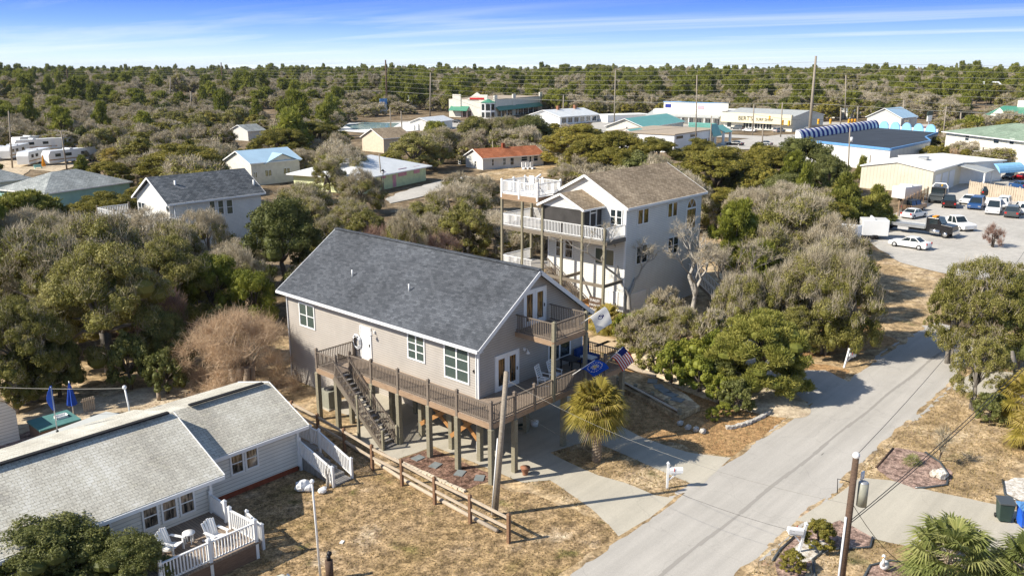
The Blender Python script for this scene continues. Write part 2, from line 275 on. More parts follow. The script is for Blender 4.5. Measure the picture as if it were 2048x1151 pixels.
M['water'] = NB('pool_water', 0.05, 0.6).m; MATS['pool_water'].node_tree.nodes['Principled BSDF'].inputs['Base Color'].default_value = (0.35, 0.55, 0.60, 1)
M['wire'] = paint('black_cable', (0.03, 0.03, 0.03), 0.6); M['wirel'] = paint('pale_cable', (0.24, 0.23, 0.20), 0.6)

# ---------------------------------------------------------------- helpers
MW = {}                                       # object name -> world matrix (before any depsgraph update)
def tag(o, label=None, cat=None, group=None, kind=None):
    if label: o['label'] = label
    if cat: o['category'] = cat
    if group: o['group'] = group
    if kind: o['kind'] = kind
    return o
def thing(name, label, cat, loc=(0, 0, 0), rz=0.0, group=None, s=1.0):
    o = bpy.data.objects.new(name, None); COL.objects.link(o); o.location = loc; o.rotation_euler = (0, 0, rz); o.scale = (s, s, s)
    o.empty_display_size = 0.3
    MW[o.name] = Matrix.Translation(loc) @ Matrix.Rotation(rz, 4, 'Z') @ Matrix.Scale(s, 4); return tag(o, label, cat, group)
def copy_tree(src, loc, rz=0.0, s=(1, 1, 1), label=None, group=None):
    def rec(o, par):
        c = o.copy(); COL.objects.link(c)
        if par is not None: c.parent = par
        for ch in o.children: rec(ch, c)
        return c
    r = rec(src, None); r.location = loc; r.rotation_euler = (0, 0, rz); r.scale = s if isinstance(s, tuple) else (s, s, s)
    if label: r['label'] = label
    if group: r['group'] = group
    return r
def wf(a, b, z=0.0):                          # wall frame: u from a to b, n outward (to the right of travel), z up
    a = Vector((a[0], a[1], 0)); b = Vector((b[0], b[1], 0)); u = (b - a).normalized(); n = Vector((u.y, -u.x, 0))
    return Matrix(((u.x, n.x, 0, a.x), (u.y, n.y, 0, a.y), (0, 0, 1, z), (0, 0, 0, 1)))
class MB:
    def __init__(s, fr=None): s.v = []; s.f = []; s.mi = []; s.fr = fr; s.m = 0; s.sm = []
    def add(s, vs, fs, smooth=False):
        o = len(s.v)
        for p in vs:
            p = Vector(p); s.v.append(tuple(s.fr @ p) if s.fr is not None else tuple(p))
        for f in fs: s.f.append([i + o for i in f]); s.mi.append(s.m); s.sm.append(smooth)
        return s
    def box(s, x0, x1, y0, y1, z0, z1):
        return s.add([(x0, y0, z0), (x1, y0, z0), (x1, y1, z0), (x0, y1, z0), (x0, y0, z1), (x1, y0, z1), (x1, y1, z1), (x0, y1, z1)],
                     [(3, 2, 1, 0), (4, 5, 6, 7), (0, 1, 5, 4), (1, 2, 6, 5), (2, 3, 7, 6), (3, 0, 4, 7)])
    def poly(s, pts): return s.add(pts, [tuple(range(len(pts)))])
    def prism(s, pts, z0, z1):
        n = len(pts)
        if sum(pts[i][0] * pts[(i + 1) % n][1] - pts[(i + 1) % n][0] * pts[i][1] for i in range(n)) < 0: pts = pts[::-1]
        return s.add([(p[0], p[1], z0) for p in pts] + [(p[0], p[1], z1) for p in pts],
                     [tuple(range(n))[::-1], tuple(range(n, 2 * n))] + [(i, (i + 1) % n, n + (i + 1) % n, n + i) for i in range(n)])
    def slab(s, pts, t):                      # planar polygon thickened downward by t along z
        n = len(pts); return s.add(list(pts) + [(p[0], p[1], p[2] - t) for p in pts],
            [tuple(range(n)), tuple(range(n, 2 * n))[::-1]] + [(i, n + i, n + (i + 1) % n, (i + 1) % n) for i in range(n)])
    def beam(s, a, b, w, h, up=(0, 0, 1)):
        a = Vector(a); b = Vector(b); d = (b - a).normalized(); up = Vector(up)
        if abs(d.dot(up)) > 0.98: up = Vector((1, 0, 0))
        sd_ = d.cross(up).normalized() * w / 2; u = sd_.cross(d).normalized() * h / 2
        return s.add([a - sd_ - u, a + sd_ - u, a + sd_ + u, a - sd_ + u, b - sd_ - u, b + sd_ - u, b + sd_ + u, b - sd_ + u],
                     [(0, 1, 2, 3), (7, 6, 5, 4), (0, 4, 5, 1), (1, 5, 6, 2), (2, 6, 7, 3), (3, 7, 4, 0)])
    def tube(s, pts, rs, n=8, smooth=True, cap=True):
        pts = [Vector(p) for p in pts]; rs = rs if isinstance(rs, (list, tuple)) else [rs] * len(pts); vs = []; fs = []
        for i, p in enumerate(pts):
            d = (pts[min(i + 1, len(pts) - 1)] - pts[max(i - 1, 0)]).normalized()
            a = d.cross(Vector((0, 0, 1)) if abs(d.z) < 0.95 else Vector((1, 0, 0))).normalized(); b = d.cross(a)
            for k in range(n):
                t = 2 * math.pi * k / n; vs.append(p + (a * math.cos(t) + b * math.sin(t)) * rs[i])
        for i in range(len(pts) - 1):
            for k in range(n): fs.append((i * n + k, i * n + (k + 1) % n, (i + 1) * n + (k + 1) % n, (i + 1) * n + k))
        if cap: fs += [tuple(range(n))[::-1], tuple(range((len(pts) - 1) * n, len(pts) * n))]
        return s.add(vs, fs, smooth)
    def cyl(s, x, y, z0, z1, r, r1=None, n=12): return s.tube([(x, y, z0), (x, y, z1)], [r, r1 if r1 is not None else r], n)
    def ball(s, c, r, n=10, m=6):
        rx, ry, rz = (r, r, r) if isinstance(r, (int, float)) else r; vs = [(c[0], c[1], c[2] - rz)]; fs = []
        for j in range(1, m):
            a = -math.pi / 2 + math.pi * j / m
            for k in range(n): t = 2 * math.pi * k / n; vs.append((c[0] + rx * math.cos(a) * math.cos(t), c[1] + ry * math.cos(a) * math.sin(t), c[2] + rz * math.sin(a)))
        vs.append((c[0], c[1], c[2] + rz)); L = len(vs) - 1
        for k in range(n): fs.append((0, 1 + (k + 1) % n, 1 + k)); fs.append((L, L - n + k, L - n + (k + 1) % n))
        for j in range(m - 2):
            for k in range(n): q = 1 + j * n; fs.append((q + k, q + (k + 1) % n, q + n + (k + 1) % n, q + n + k))
        return s.add(vs, fs, True)
    def build(s, name, mats, parent=None, bevel=0.0):
        me = bpy.data.meshes.new(name); vs = s.v
        inv = MW[parent.name].inverted() if parent is not None else None
        wv = vs
        if inv is not None: vs = [tuple(inv @ Vector(p)) for p in vs]
        me.from_pydata(vs, [], s.f); me.update()
        if not isinstance(mats, (list, tuple)): mats = [mats]
        for m in mats: me.materials.append(m)
        me.polygons.foreach_set('material_index', s.mi); me.polygons.foreach_set('use_smooth', s.sm)
        uvl = me.uv_layers.new(name='UVMap'); uv = np.zeros((len(me.loops), 2), np.float32)
        for p in me.polygons:                  # metric UVs: u level, v up the slope
            pts = [Vector(wv[i]) for i in p.vertices]
            n = Vector((0, 0, 0))
            for i in range(1, len(pts) - 1): n += (pts[i] - pts[0]).cross(pts[i + 1] - pts[0])
            if n.length < 1e-12: continue
            n.normalize()
            if abs(n.z) > 0.995: u, v = Vector((1, 0, 0)), Vector((0, 1, 0))
            else: u = Vector((0, 0, 1)).cross(n).normalized(); v = n.cross(u)
            if v.z < 0: v = -v
            for li, q in zip(p.loop_indices, pts): uv[li] = (q.dot(u), q.dot(v))
        uvl.data.foreach_set('uv', uv.ravel())
        o = bpy.data.objects.new(name, me); COL.objects.link(o)
        if parent is not None: o.parent = parent; MW[o.name] = MW[parent.name]
        else: MW[o.name] = Matrix.Identity(4)
        if bevel: b = o.modifiers.new('b', 'BEVEL'); b.width = bevel; b.segments = 2; b.limit_method = 'ANGLE'
        return o
def one(name, label, cat, mb, mats, group=None, bevel=0): return tag(mb.build(name, mats, None, bevel), label, cat, group)
def rebase(o, loc):                           # put a one-mesh thing's origin at its base
    L = Vector(loc); o.data.transform(Matrix.Translation(-L)); o.location = L; MW[o.name] = Matrix.Translation(L); return o

def window(par, fr, u0, u1, z0, z1, cols=2, rows=2, pane='glass', frame='white', name='window', fw=0.09, n=0.0, mid=0.10):
    """white framed window on a wall frame; panes are sub-parts"""
    f = MB(fr); d = 0.06
    f.box(u0, u0 + fw, n, n + d, z0, z1).box(u1 - fw, u1, n, n + d, z0, z1).box(u0 + fw, u1 - fw, n, n + d, z0, z0 + fw).box(u0 + fw, u1 - fw, n, n + d, z1 - fw, z1)
    U0, U1, Z0, Z1 = u0 + fw, u1 - fw, z0 + fw, z1 - fw
    w = (U1 - U0) / cols; h = (Z1 - Z0) / rows
    for c in range(1, cols): f.box(U0 + w * c - mid / 2, U0 + w * c + mid / 2, n, n + d * 0.9, Z0, Z1)
    for r in range(1, rows):
        for c in range(cols): f.box(U0 + w * c + (mid / 2 if c else 0), U0 + w * (c + 1) - (mid / 2 if c < cols - 1 else 0), n, n + d * 0.75, Z0 + h * r - 0.025, Z0 + h * r + 0.025)
    o = f.build(name, M[frame], par)
    MB(fr).box(U0, U1, n + 0.004, n + 0.02, Z0, Z1).build('pane', M[pane], o); return o
def door(par, fr, u0, u1, z0, z1, mat='white', glazed=0, name='door', pane='glassw', n=0.0):
    f = MB(fr); f.box(u0 - 0.08, u0, n, n + 0.07, z0, z1 + 0.08).box(u1, u1 + 0.08, n, n + 0.07, z0, z1 + 0.08).box(u0, u1, n, n + 0.07, z1, z1 + 0.08)
    if glazed:
        w = (u1 - u0) / glazed
        for i in range(glazed):
            a, b = u0 + i * w, u0 + (i + 1) * w; f.box(a + 0.01, a + 0.2, n, n + 0.05, z0, z1).box(b - 0.2, b - 0.01, n, n + 0.05, z0, z1)
            f.box(a + 0.2, b - 0.2, n, n + 0.05, z0, z0 + 0.28).box(a + 0.2, b - 0.2, n, n + 0.05, z1 - 0.2, z1)
    else: f.box(u0 + 0.01, u1 - 0.01, n, n + 0.04, z0, z1)
    o = f.build(name, M[mat], par)
    for i in range(glazed): a = u0 + i * w; MB(fr).box(a + 0.2, a + w - 0.2, n + 0.004, n + 0.02, z0 + 0.28, z1 - 0.2).build('pane', M[pane], o)
    MB(fr).box(u1 - 0.14, u1 - 0.09, n + 0.05, n + 0.09, z0 + 0.92, z0 + 1.12).build('handle', M['black'], o); return o
def railing(par, a, b, z, h=1.0, mat='rail_wood', za=None, zb=None, sp=0.13, bw=0.04, cap=0.1, name='railing', low=0.1):
    """one run of railing: handrail, bottom rail and balusters between two posts"""
    za = z if za is None else za; zb = z if zb is None else zb
    A = Vector((a[0], a[1], 0)); B = Vector((b[0], b[1], 0)); L = (B - A).length; n = max(2, int(L / sp)); m = MB()
    m.beam((A.x, A.y, za + h), (B.x, B.y, zb + h), cap, 0.05); m.beam((A.x, A.y, za + low), (B.x, B.y, zb + low), 0.05, 0.07)
    u = (B - A).normalized(); w = Vector((-u.y, u.x, 0)) * bw / 2; u = u * bw / 2
    for i in range(1, n):
        t = i / n; p = A.lerp(B, t); q = za + (zb - za) * t; vs = []
        for zz in (q + low, q + h - 0.02):
            for s1, s2 in ((-1, -1), (1, -1), (1, 1), (-1, 1)): vs.append((p.x + u.x * s1 + w.x * s2, p.y + u.y * s1 + w.y * s2, zz))
        m.add(vs, [(0, 1, 5, 4), (1, 2, 6, 5), (2, 3, 7, 6), (3, 0, 4, 7)])
    return m.build(name, M[mat], par)
def post(par, x, y, z0, z1, w=0.14, mat='wood', name='post', capm=None):
    m = MB().box(x - w / 2, x + w / 2, y - w / 2, y + w / 2, z0, z1); c = w / 2 + 0.025
    m.add([(x - c, y - c, z1), (x + c, y - c, z1), (x + c, y + c, z1), (x - c, y + c, z1), (x, y, z1 + 0.1)], [(0, 1, 2, 3), (0, 1, 4), (1, 2, 4), (2, 3, 4), (3, 0, 4)])
    return m.build(name, M[mat], par)
CLEAR = []; PROT = []                          # no scattered trees on these / in front of these
def jag(pts, amp=0.12, step=0.7, seed=1):
    r = random.Random(seed); o = []; n = len(pts)
    for i in range(n):
        a = Vector(pts[i][:2]); b = Vector(pts[(i + 1) % n][:2]); L = (b - a).length; k = max(1, int(L / step)); nn = Vector((-(b - a).y, (b - a).x)) / max(L, 1e-6)
        for j in range(k):
            p = a.lerp(b, j / k) + nn * r.uniform(-amp, amp) * (1 if j else 0.2); o.append((p.x, p.y))
    return o
def sheet(name, pts, level, mat, amp=0.1, step=0.6, base=0.0, label=None):
    m = MB(); m.add([(p[0], p[1], base + 0.004 * level) for p in jag(pts, amp, step, level * 7 + len(pts))], []) ; m.f.append(list(range(len(m.v)))); m.mi.append(0); m.sm.append(False)
    a = sum(m.v[i][0] * m.v[(i + 1) % len(m.v)][1] - m.v[(i + 1) % len(m.v)][0] * m.v[i][1] for i in range(len(m.v)))
    if a < 0: m.f[0].reverse()
    o = m.build(name, M[mat]); tag(o, label, None, None, 'structure'); CLEAR.append([tuple(v[:2]) for v in m.v]); return o
def pix(*q, z=0.0): return [P(x, y, z)[:2] for x, y in q]
def inpoly(x, y, poly):
    c = False; n = len(poly); j = n - 1
    for i in range(n):
        xi, yi = poly[i]; xj, yj = poly[j]
        if (yi > y) != (yj > y) and x < (xj - xi) * (y - yi) / (yj - yi + 1e-12) + xi: c = not c
        j = i
    return c
def text_mesh(par, s, fr, size, mat, name='lettering', depth=0.02, n=0.0, align='CENTER'):
    cu = bpy.data.curves.new(name, 'FONT'); cu.body = s; cu.size = size; cu.extrude = depth; cu.align_x = align; cu.resolution_u = 2
    t = bpy.data.objects.new('t', cu); me = bpy.data.meshes.new_from_object(t); bpy.data.objects.remove(t)
    R_ = Matrix(((1, 0, 0, 0), (0, 0, 1, n), (0, 1, 0, 0), (0, 0, 0, 1)))     # text plane -> wall plane
    X = fr @ R_
    if par is not None: X = MW[par.name].inverted() @ X
    me.transform(X); me.materials.clear(); me.materials.append(M[mat]); o = bpy.data.objects.new(name, me); COL.objects.link(o)
    if par is not None: o.parent = par
    return o
# ================================================================ setting
def ter(x, y):
    d = math.hypot(x, y); t = min(1, max(0, (d - 330) / 420)); t = t * t * (3 - 2 * t)
    w = math.sin(x * 0.011 + 1) * math.cos(y * 0.009) * 2.6 + math.sin(x * .023 + y * .017) * 1.3
    return t * (8.0 + w)
m = MB(); rings = [0, 8, 20, 40, 70, 110, 160, 220, 290, 330, 370, 410, 450, 490, 530, 570, 610, 650, 700, 760, 850, 1000, 1300, 1800, 2600, 4000, 7000, 11000]; NS = 96
vs = [(0, 0, 0)]
for r in rings[1:]:
    for k in range(NS): a = 2 * math.pi * k / NS; x, y = r * math.cos(a), r * math.sin(a); vs.append((x, y, ter(x, y)))
fs = [(0, 1 + k, 1 + (k + 1) % NS) for k in range(NS)]
for j in range(len(rings) - 2):
    for k in range(NS): q = 1 + j * NS; fs.append((q + k, q + NS + k, q + NS + (k + 1) % NS, q + (k + 1) % NS))
m.add(vs, fs, True); tag(m.build('ground', M['woods']), None, None, None, 'structure')
RY0, RY1 = 14.35, 20.35                       # street between these Y
sheet('yard_ground', [(6, RY1 - 0.2), (200, RY1 - 0.2), (200, 34), (104, 34), (96, 60), (60, 63), (46, 60), (31, 62), (6, 72)], 1, 'drygrass', 0.3, 1.5)
sheet('yard_ground', [(6, RY0 + 0.2), (6, -40), (230, -40), (200, RY0 + 0.2)], 1, 'drygrass', 0.3, 1.5)
sheet('lawn', [(8, RY1 - .3), (30.6, RY1 - .3), (30.6, 26), (29.2, 29.5), (28.0, 44), (27.5, 53), (16, 53), (8, 47)], 2, 'lawn', 0.2)
sheet('street', [(8, RY0)] + [(x, RY0 + 0.25 * math.sin(x * .3)) for x in range(14, 70, 6)] + [(70, RY0), (74, 15.5), (77, 18), (78, 20.6), (72, RY1 + .1)] + [(x, RY1 + 0.2 * math.sin(x * .4)) for x in range(66, 10, -6)] + [(8, RY1)], 4, 'asph', 0.13, 0.3)
mm = MB(); r = random.Random(3)
for i in range(60):                            # worn seam along the crown of the road
    x = 10 + i; w = r.uniform(.07, .13); y = 17.05 + .05 * math.sin(i * .7); mm.poly([(x, y - w, .0200), (x + 1, y - w * .8, .0200), (x + 1, y + w * .9, .0200), (x, y + w, .0200)])
b = NB('road_seam', 0.9); b.col((0.32, 0.30, 0.27)); M['seam'] = b.m
tag(mm.build('road_seam', M['seam']), None, None, None, 'structure')
mm = MB()
for i in range(55):
    if r.random() < .6: x = 10 + i + r.random(); w = r.uniform(.04, .09); y = 16.65 + .05 * math.sin(i * 2); L = r.uniform(.2, .8); mm.poly([(x, y - w, .0200), (x + L, y - w * .6, .0200), (x + L, y + w, .0200), (x, y + w, .0200)])
b = NB('road_patching', 0.9); b.col((0.42, 0.40, 0.36)); M['patch'] = b.m
tag(mm.build('worn_road_paint', M['patch']), None, None, None, 'structure')
sheet('driveway', pix((1045, 965), (1100, 960), (1130, 980), (1180, 1015), (1218, 1050), (1237, 1072), (1300, 1035), (1348, 996), (1310, 990), (1250, 965), (1196, 950), (1150, 930), (1100, 905), (1180, 880), (1240, 905), (1330, 945), (1385, 968), (1398, 975), (1430, 945), (1462, 915), (1380, 905), (1330, 890), (1275, 870), (1230, 845), (1150, 800)) + [(42.5, 32), (42.2, 44), (30.3, 44), (30.5, 40), (28.6, 38.5), (28.4, 34.4), (31.0, 34.1), (31.1, 29.6)], 5, 'conc', 0.03)
sheet('side_yard_mulch', pix((1240, 870), (1300, 880), (1350, 885), (1400, 905), (1468, 913), (1560, 845), (1650, 790), (1700, 740), (1600, 720), (1450, 760), (1330, 700), (1240, 690)), 3, 'mulch', 0.2)
sheet('neighbour_driveway', pix((1560, 740), (1600, 700), (1540, 640), (1450, 600), (1400, 640), (1500, 740), (1560, 790), (1640, 810), (1700, 765), (1650, 740)), 5, 'asph', 0.08)
sheet('pine_straw_strip', pix((1600, 720), (1800, 690), (1850, 640), (1780, 530), (1740, 560), (1500, 640)), 2, 'mulch', 0.3)  # strip of pine straw ground beside the side drive
sheet('driveway', pix((1680, 985), (1720, 955), (1780, 960), (1880, 985), (2000, 1010), (2100, 1040), (2100, 1130), (1900, 1110), (1780, 1085), (1650, 1050), (1590, 1040)), 5, 'conc', 0.03)
sheet('driveway', pix((1915, 760), (1960, 740), (2100, 750), (2100, 800), (1960, 790), (1905, 778)), 5, 'conc', 0.05)
sheet('planting_bed', pix((1752, 935), (1790, 895), (1850, 905), (1905, 945), (1895, 970), (1830, 978), (1775, 955)), 6, 'bedmulch', 0.08, 0.3)
sheet('planting_bed', pix((1550, 1125), (1585, 1075), (1680, 1040), (1745, 1075), (1740, 1095), (1640, 1100), (1600, 1160), (1560, 1160)), 6, 'bedmulch', 0.06, 0.3)
sheet('shell_gravel', pix((1580, 1100), (1600, 1085), (1640, 1080), (1670, 1095), (1640, 1110), (1610, 1125), (1590, 1120)), 7, 'shell', 0.05, 0.3)
sheet('shell_gravel', pix((2003, 965), (2030, 955), (2100, 960), (2100, 1005), (2040, 1000), (2010, 985)), 7, 'shell', 0.05, 0.3)
sheet('planting_bed', pix((1725, 1160), (1740, 1130), (1780, 1122), (1830, 1128), (1850, 1160)), 6, 'bedmulch', 0.05, 0.3)
sheet('shrub_bed', [(28.5, 29.0), (30.7, 28.6), (30.7, 34.0), (28.5, 34.3)], 6, 'redmulch', 0.05, 0.3)
sheet('concrete_apron', [(31.15, 27.3), (33.2, 27.3), (33.2, 28.9), (31.15, 28.9)], 3, 'conc', 0.02)
mm = MB(); r = random.Random(12)
for i in range(90):                            # sand washed onto the street edges
    x = r.uniform(12, 72); e = r.choice((RY0, RY1)); y = e + (.12 if e == RY0 else -.12); L = r.uniform(.3, 1.6); w = r.uniform(.06, .28); mm.add([(x + L * math.cos(a) * r.uniform(.8, 1.1), y + w * math.sin(a) * r.uniform(.7, 1.2), .0195 + .0002 * i / 90) for a in np.linspace(0, 2 * math.pi, 13)[:-1]], [tuple(range(12))])
tag(mm.build('sand_drift', M['drygrass']), None, None, None, 'structure')
# parking lot beyond the cul-de-sac
sheet('parking_lot', pix((1700, 455), (1760, 500), (1800, 525), (1880, 545), (1960, 560), (2120, 590), (2300, 560), (2300, 400), (2048, 335), (1900, 352), (1840, 400), (1780, 430)), 8, 'lot', 0.3, 2)
sheet('dry_grass_strip', pix((1740, 510), (1800, 528), (1900, 550), (1870, 640), (1800, 690), (1740, 640)), 6, 'drygrass', 0.4)
# mound and terrace between the two houses
mm = MB(); c0 = P(1400, 745); ax = (Vector(P(1250, 700)) - Vector(P(1480, 800))).to_2d().normalized(); ay = Vector((-ax.y, ax.x)); n = 26; vs = []; fs = []
for j in range(n + 1):
    for i in range(n + 1):
        u, v = 2 * i / n - 1, 2 * j / n - 1; a = u * math.sqrt(1 - v * v / 2); bq = v * math.sqrt(1 - u * u / 2); rr = min(1, math.hypot(a, bq))
        h = 1.0 * (1 - rr * rr) ** 1.3 + 0.06 * math.sin(u * 9) * math.cos(v * 8) * (1 - rr); p = Vector(c0[:2]) + ax * a * 9.5 + ay * bq * 3.6; vs.append((p.x, p.y, 0.026 + h))
for j in range(n):
    for i in range(n): q = j * (n + 1) + i; fs.append((q, q + 1, q + n + 2, q + n + 1))
mm.add(vs, fs, True); tag(mm.build('sand_bank', M['sand']), None, None, None, 'structure')
# highway side lots
sheet('highway', [(262, -160), (276, -160), (262, 110), (236, 330), (190, 640), (176, 638), (222, 328), (250, 108)], 12, 'lot', 0.3, 8, base=0.1)
sheet('shop_forecourt', pix((1150, 275), (1300, 262), (1480, 262), (1640, 262), (1760, 258), (1880, 262), (2048, 268), (2048, 240), (1500, 245), (1200, 235)), 14, 'lot', 0.3, 6, base=0.12)
sheet('bank_forecourt', pix((1380, 300), (1450, 285), (1560, 270), (1640, 270), (1560, 300), (1480, 300)), 16, 'lot', 0.3, 4, base=0.12)
sheet('campground_sand', pix((-80, 330), (10, 380), (60, 340), (110, 345), (160, 330), (210, 300), (100, 300), (-80, 300)), 14, 'sand', 0.3, 4, base=0.05)
sheet('sandy_lawn', pix((950, 350), (1010, 338), (1090, 328), (1150, 330), (1130, 350), (1060, 358), (980, 362)), 14, 'drygrass', 0.3, 2, base=0.05)
sheet('cottage_driveway', pix((770, 400), (800, 385), (870, 365), (930, 352), (960, 358), (900, 375), (840, 395), (780, 408)), 14, 'lot', 0.3, 2, base=0.05)
sheet('pool_forecourt', pix((670, 262), (700, 245), (790, 232), (880, 235), (900, 250), (830, 262), (760, 268)), 14, 'flatwhite', 0.3, 6, base=0.05)
sheet('pool_water', pix((690, 252), (730, 245), (800, 247), (780, 258), (710, 260)), 16, 'water', 0.1, 6, base=0.08)
sheet('restaurant_forecourt', pix((840, 240), (930, 228), (1110, 228), (1180, 245), (1040, 262), (900, 258)), 14, 'lot', 0.3, 6, base=0.05)
sheet('sandy_clearing', pix((350, 222), (380, 205), (405, 208), (395, 222)), 14, 'sand', 0.3, 6, base=0.3)
sheet('back_yard_sand', pix((30, 830), (100, 810), (330, 770), (400, 785), (330, 830), (220, 850), (90, 880), (20, 890)), 3, 'sand', 0.3)
sheet('patio', pix((-60, 905), (20, 880), (60, 860), (140, 850), (60, 890), (-30, 950)), 5, 'bedmulch', 0.05)
# ================================================================ main grey house on pilings
X0, X1, Y0, Y1 = 31.9, 41.4, 31.25, 50.05; FZ = 3.5; EZ = 6.6; RX, RZ = 36.65, 10.2; SL = (RZ - EZ) / (RX - 31.4)
H = thing('beach_house', 'taupe-sided house on wooden pilings with charcoal shingle roof, balcony and wraparound deck', 'house', (36.6, 40.6, 0))
def gz(x): return RZ - abs(x - RX) * SL
m = MB(); T = 0.15
zw = gz(X0) - 0.12
pent = [(X0, 3.2), (X1, 3.2), (X1, gz(X1) - .12), (RX, RZ - .12), (X0, gz(X0) - .12)]
for y in (Y0, Y1 - T):
    vs = [(x, y, z) for x, z in pent] + [(x, y + T, z) for x, z in pent]; m.add(vs, [(0, 1, 2, 3, 4), (9, 8, 7, 6, 5)] + [(i, 5 + i, 5 + (i + 1) % 5, (i + 1) % 5) for i in range(5)])
m.box(X0, X0 + T, Y0 + T, Y1 - T, 3.2, zw); m.box(X1 - T, X1, Y0 + T, Y1 - T, 3.2, gz(X1) - .12)
m.box(X0 + T, X1 - T, Y0 + T, Y1 - T, 3.2, 3.34)
m.box(X0, X1, 44.4, Y1, 0, 3.197); m.box(34.2, X1 - .2, 39.6, 44.4, 0, 3.19)
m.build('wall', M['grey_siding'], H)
m = MB(); ya, yb = 30.75, 50.35
for s in (-1, 1):
    xe = RX + s * 5.25; m.slab([(xe, ya, EZ), (xe, yb, EZ), (RX, yb, RZ), (RX, ya, RZ)], 0.1)
roof = m.build('roof', M['main_roof'], H)
m = MB()
m.beam((RX, ya, RZ + .035), (RX, yb, RZ + .035), 0.3, 0.07); m.build('ridge_cap', M['main_roof'], roof)
for y in (44.6, 38.9):
    x = 33.6; z = gz(x); MB().cyl(x, y, z - .05, z + .45, .05).build('vent_pipe', M['white'], roof)
for y in (ya - .02, yb + .02):
    for s in (-1, 1): xe = RX + s * 5.25; MB().beam((xe, y, EZ - .12), (RX, y, RZ - .12), .04, .24).build('rake_board', M['trim'], H)
for s in (-1, 1):
    xe = RX + s * 5.32; m = MB(); m.beam((xe, ya, EZ - .09), (xe, yb, EZ - .09), .12, .16); m.build('gutter', M['white'], H)
    a = min(xe, RX + s * 4.75); MB().box(a, a + .52, ya + .02, yb - .02, EZ - .2, EZ - .17).build('soffit', M['white'], H)
for x, y in ((X0 - .06, Y0 + .12), (X0 - .06, Y1 - .15)):
    MB().tube([(31.35, y, EZ - .15), (x, y, EZ - .45), (x, y, .15)], .045, 6, False).build('downspout', M['white'], H)
for x in (X0, X1): MB().box(x - .05, x + .05, Y0 - .05, Y0 + .05, 3.3, gz(x) - .1).build('corner_trim', M['trim'], H)
FW_ = wf((X0, Y1), (X0, Y0)); FS = wf((X0, Y0), (X1, Y0))
def yy(y): return Y1 - y
window(H, FW_, yy(48.5), yy(46.7), 4.3, 6.0, 2, 2, 'blind'); door(H, FW_, yy(41.7), yy(40.75), FZ, 5.62)
o = window(H, FW_, yy(37.2), yy(35.65), 4.55, 6.2, 2, 3, 'blind'); o = window(H, FW_, yy(34.0), yy(31.95), 4.15, 6.25, 2, 3, 'blind')
door(H, FS, 33.3 - X0, 35.2 - X0, FZ, 5.6, glazed=2, name='french_door'); window(H, FS, 38.0 - X0, 40.2 - X0, 4.0, 5.35, 2, 1, 'glass')
door(H, FS, 35.75 - X0, 37.65 - X0, 6.85, 8.95, glazed=2, name='french_door')
def sconce(par, p, nx, ny):
    m = MB().box(p[0] - .06, p[0] + .06, p[1] - .06, p[1] + .06, p[2] - .08, p[2] + .08); m.tube([p, (p[0] + nx * .2, p[1] + ny * .2, p[2] + .08), (p[0] + nx * .28, p[1] + ny * .28, p[2] - .05)], .02, 5)
    q = (p[0] + nx * .28, p[1] + ny * .28); m.cyl(*q, p[2] - .2, p[2] - .05, .13, .04); m.build('wall_lamp', M['white'], par)
sconce(H, (35.75, Y0 - .05, 5.5), 0, -1); sconce(H, (X0 - .05, 40.3, 5.55), -1, 0)
text_mesh(H, '4', FW_, 0.34, 'black', 'house_number', 0.02, 0.02); bpy.data.objects['house_number'].location += Vector((0, 0, 4.95)) + Vector((0, -(yy(31.62)), 0))
# deck
dk = MB(); dk.box(29.9, X0, 28.4, 42.4, FZ - .06, FZ); dk.box(X0, 41.9, 28.4, Y0, FZ - .06, FZ); dk.box(28.85, 29.9, 40.4, 42.4, FZ - .06, FZ); dk.build('deck_floor', M['deck'], H)
m = MB(); RB = 3.15
for a, b in (((29.88, 28.38), (41.92, 28.38)), ((29.88, 28.38), (29.88, 40.4)), ((41.92, 28.38), (41.92, 31.2)), ((28.85, 40.4), (29.88, 40.4)), ((28.85, 40.4), (28.85, 42.4)), ((28.85, 42.4), (31.88, 42.4))):
    m.beam((*a, 3.29), (*b, 3.29), .06, .3)
for y in np.arange(29.0, 42, .8): m.beam((29.95, y, 3.32), (31.85, y, 3.32), .05, .2)
for x in np.arange(32.4, 41.8, .8): m.beam((x, 28.45, 3.32), (x, 31.2, 3.32), .05, .2)
m.build('deck_rim', M['rim_wood'], H)
PW = [(29.9, y) for y in (28.4, 30.95, 33.25, 35.85, 38.3)]; PS = [(x, 28.4) for x in (31.75, 33.4, 35.05, 38.0, 40.0, 41.9)]
for i, (x, y) in enumerate(PW + PS + [(28.9, 42.4), (28.9, 40.45), (31.8, 42.4), (29.9, 40.4), (41.9, 31.15)]):
    pil = (x, y) in PW or x in (28.9, 29.9) or (x, y) in ((31.75, 28.4), (36.1, 28.4), (41.9, 28.4))
    if pil: post(H, x, y, 0, 3.14, .26, 'pile', 'piling')
    bal = x in (35.05, 38.0)
    if bal: MB().box(x - .1, x + .1, y - .1, y + .1, 3.14, 6.6).build('balcony_post', M['pile'], H)
    else: post(H, x, y, 3.15, FZ + 1.2, .15, 'rail_wood', 'rail_post')
for x, y in ((36.15, 28.5), (31.5, 33.1), (31.5, 30.8), (31.5, 35.7), (31.5, 38.4), (33.6, 38.6), (36.15, 31.4), (40.9, 31.4), (36.15, 35.5), (40.9, 35.5), (33.6, 35.5)):
    MB().box(x - .14, x + .14, y - .14, y + .14, 0, 3.19).build('piling', M['pile'], H)
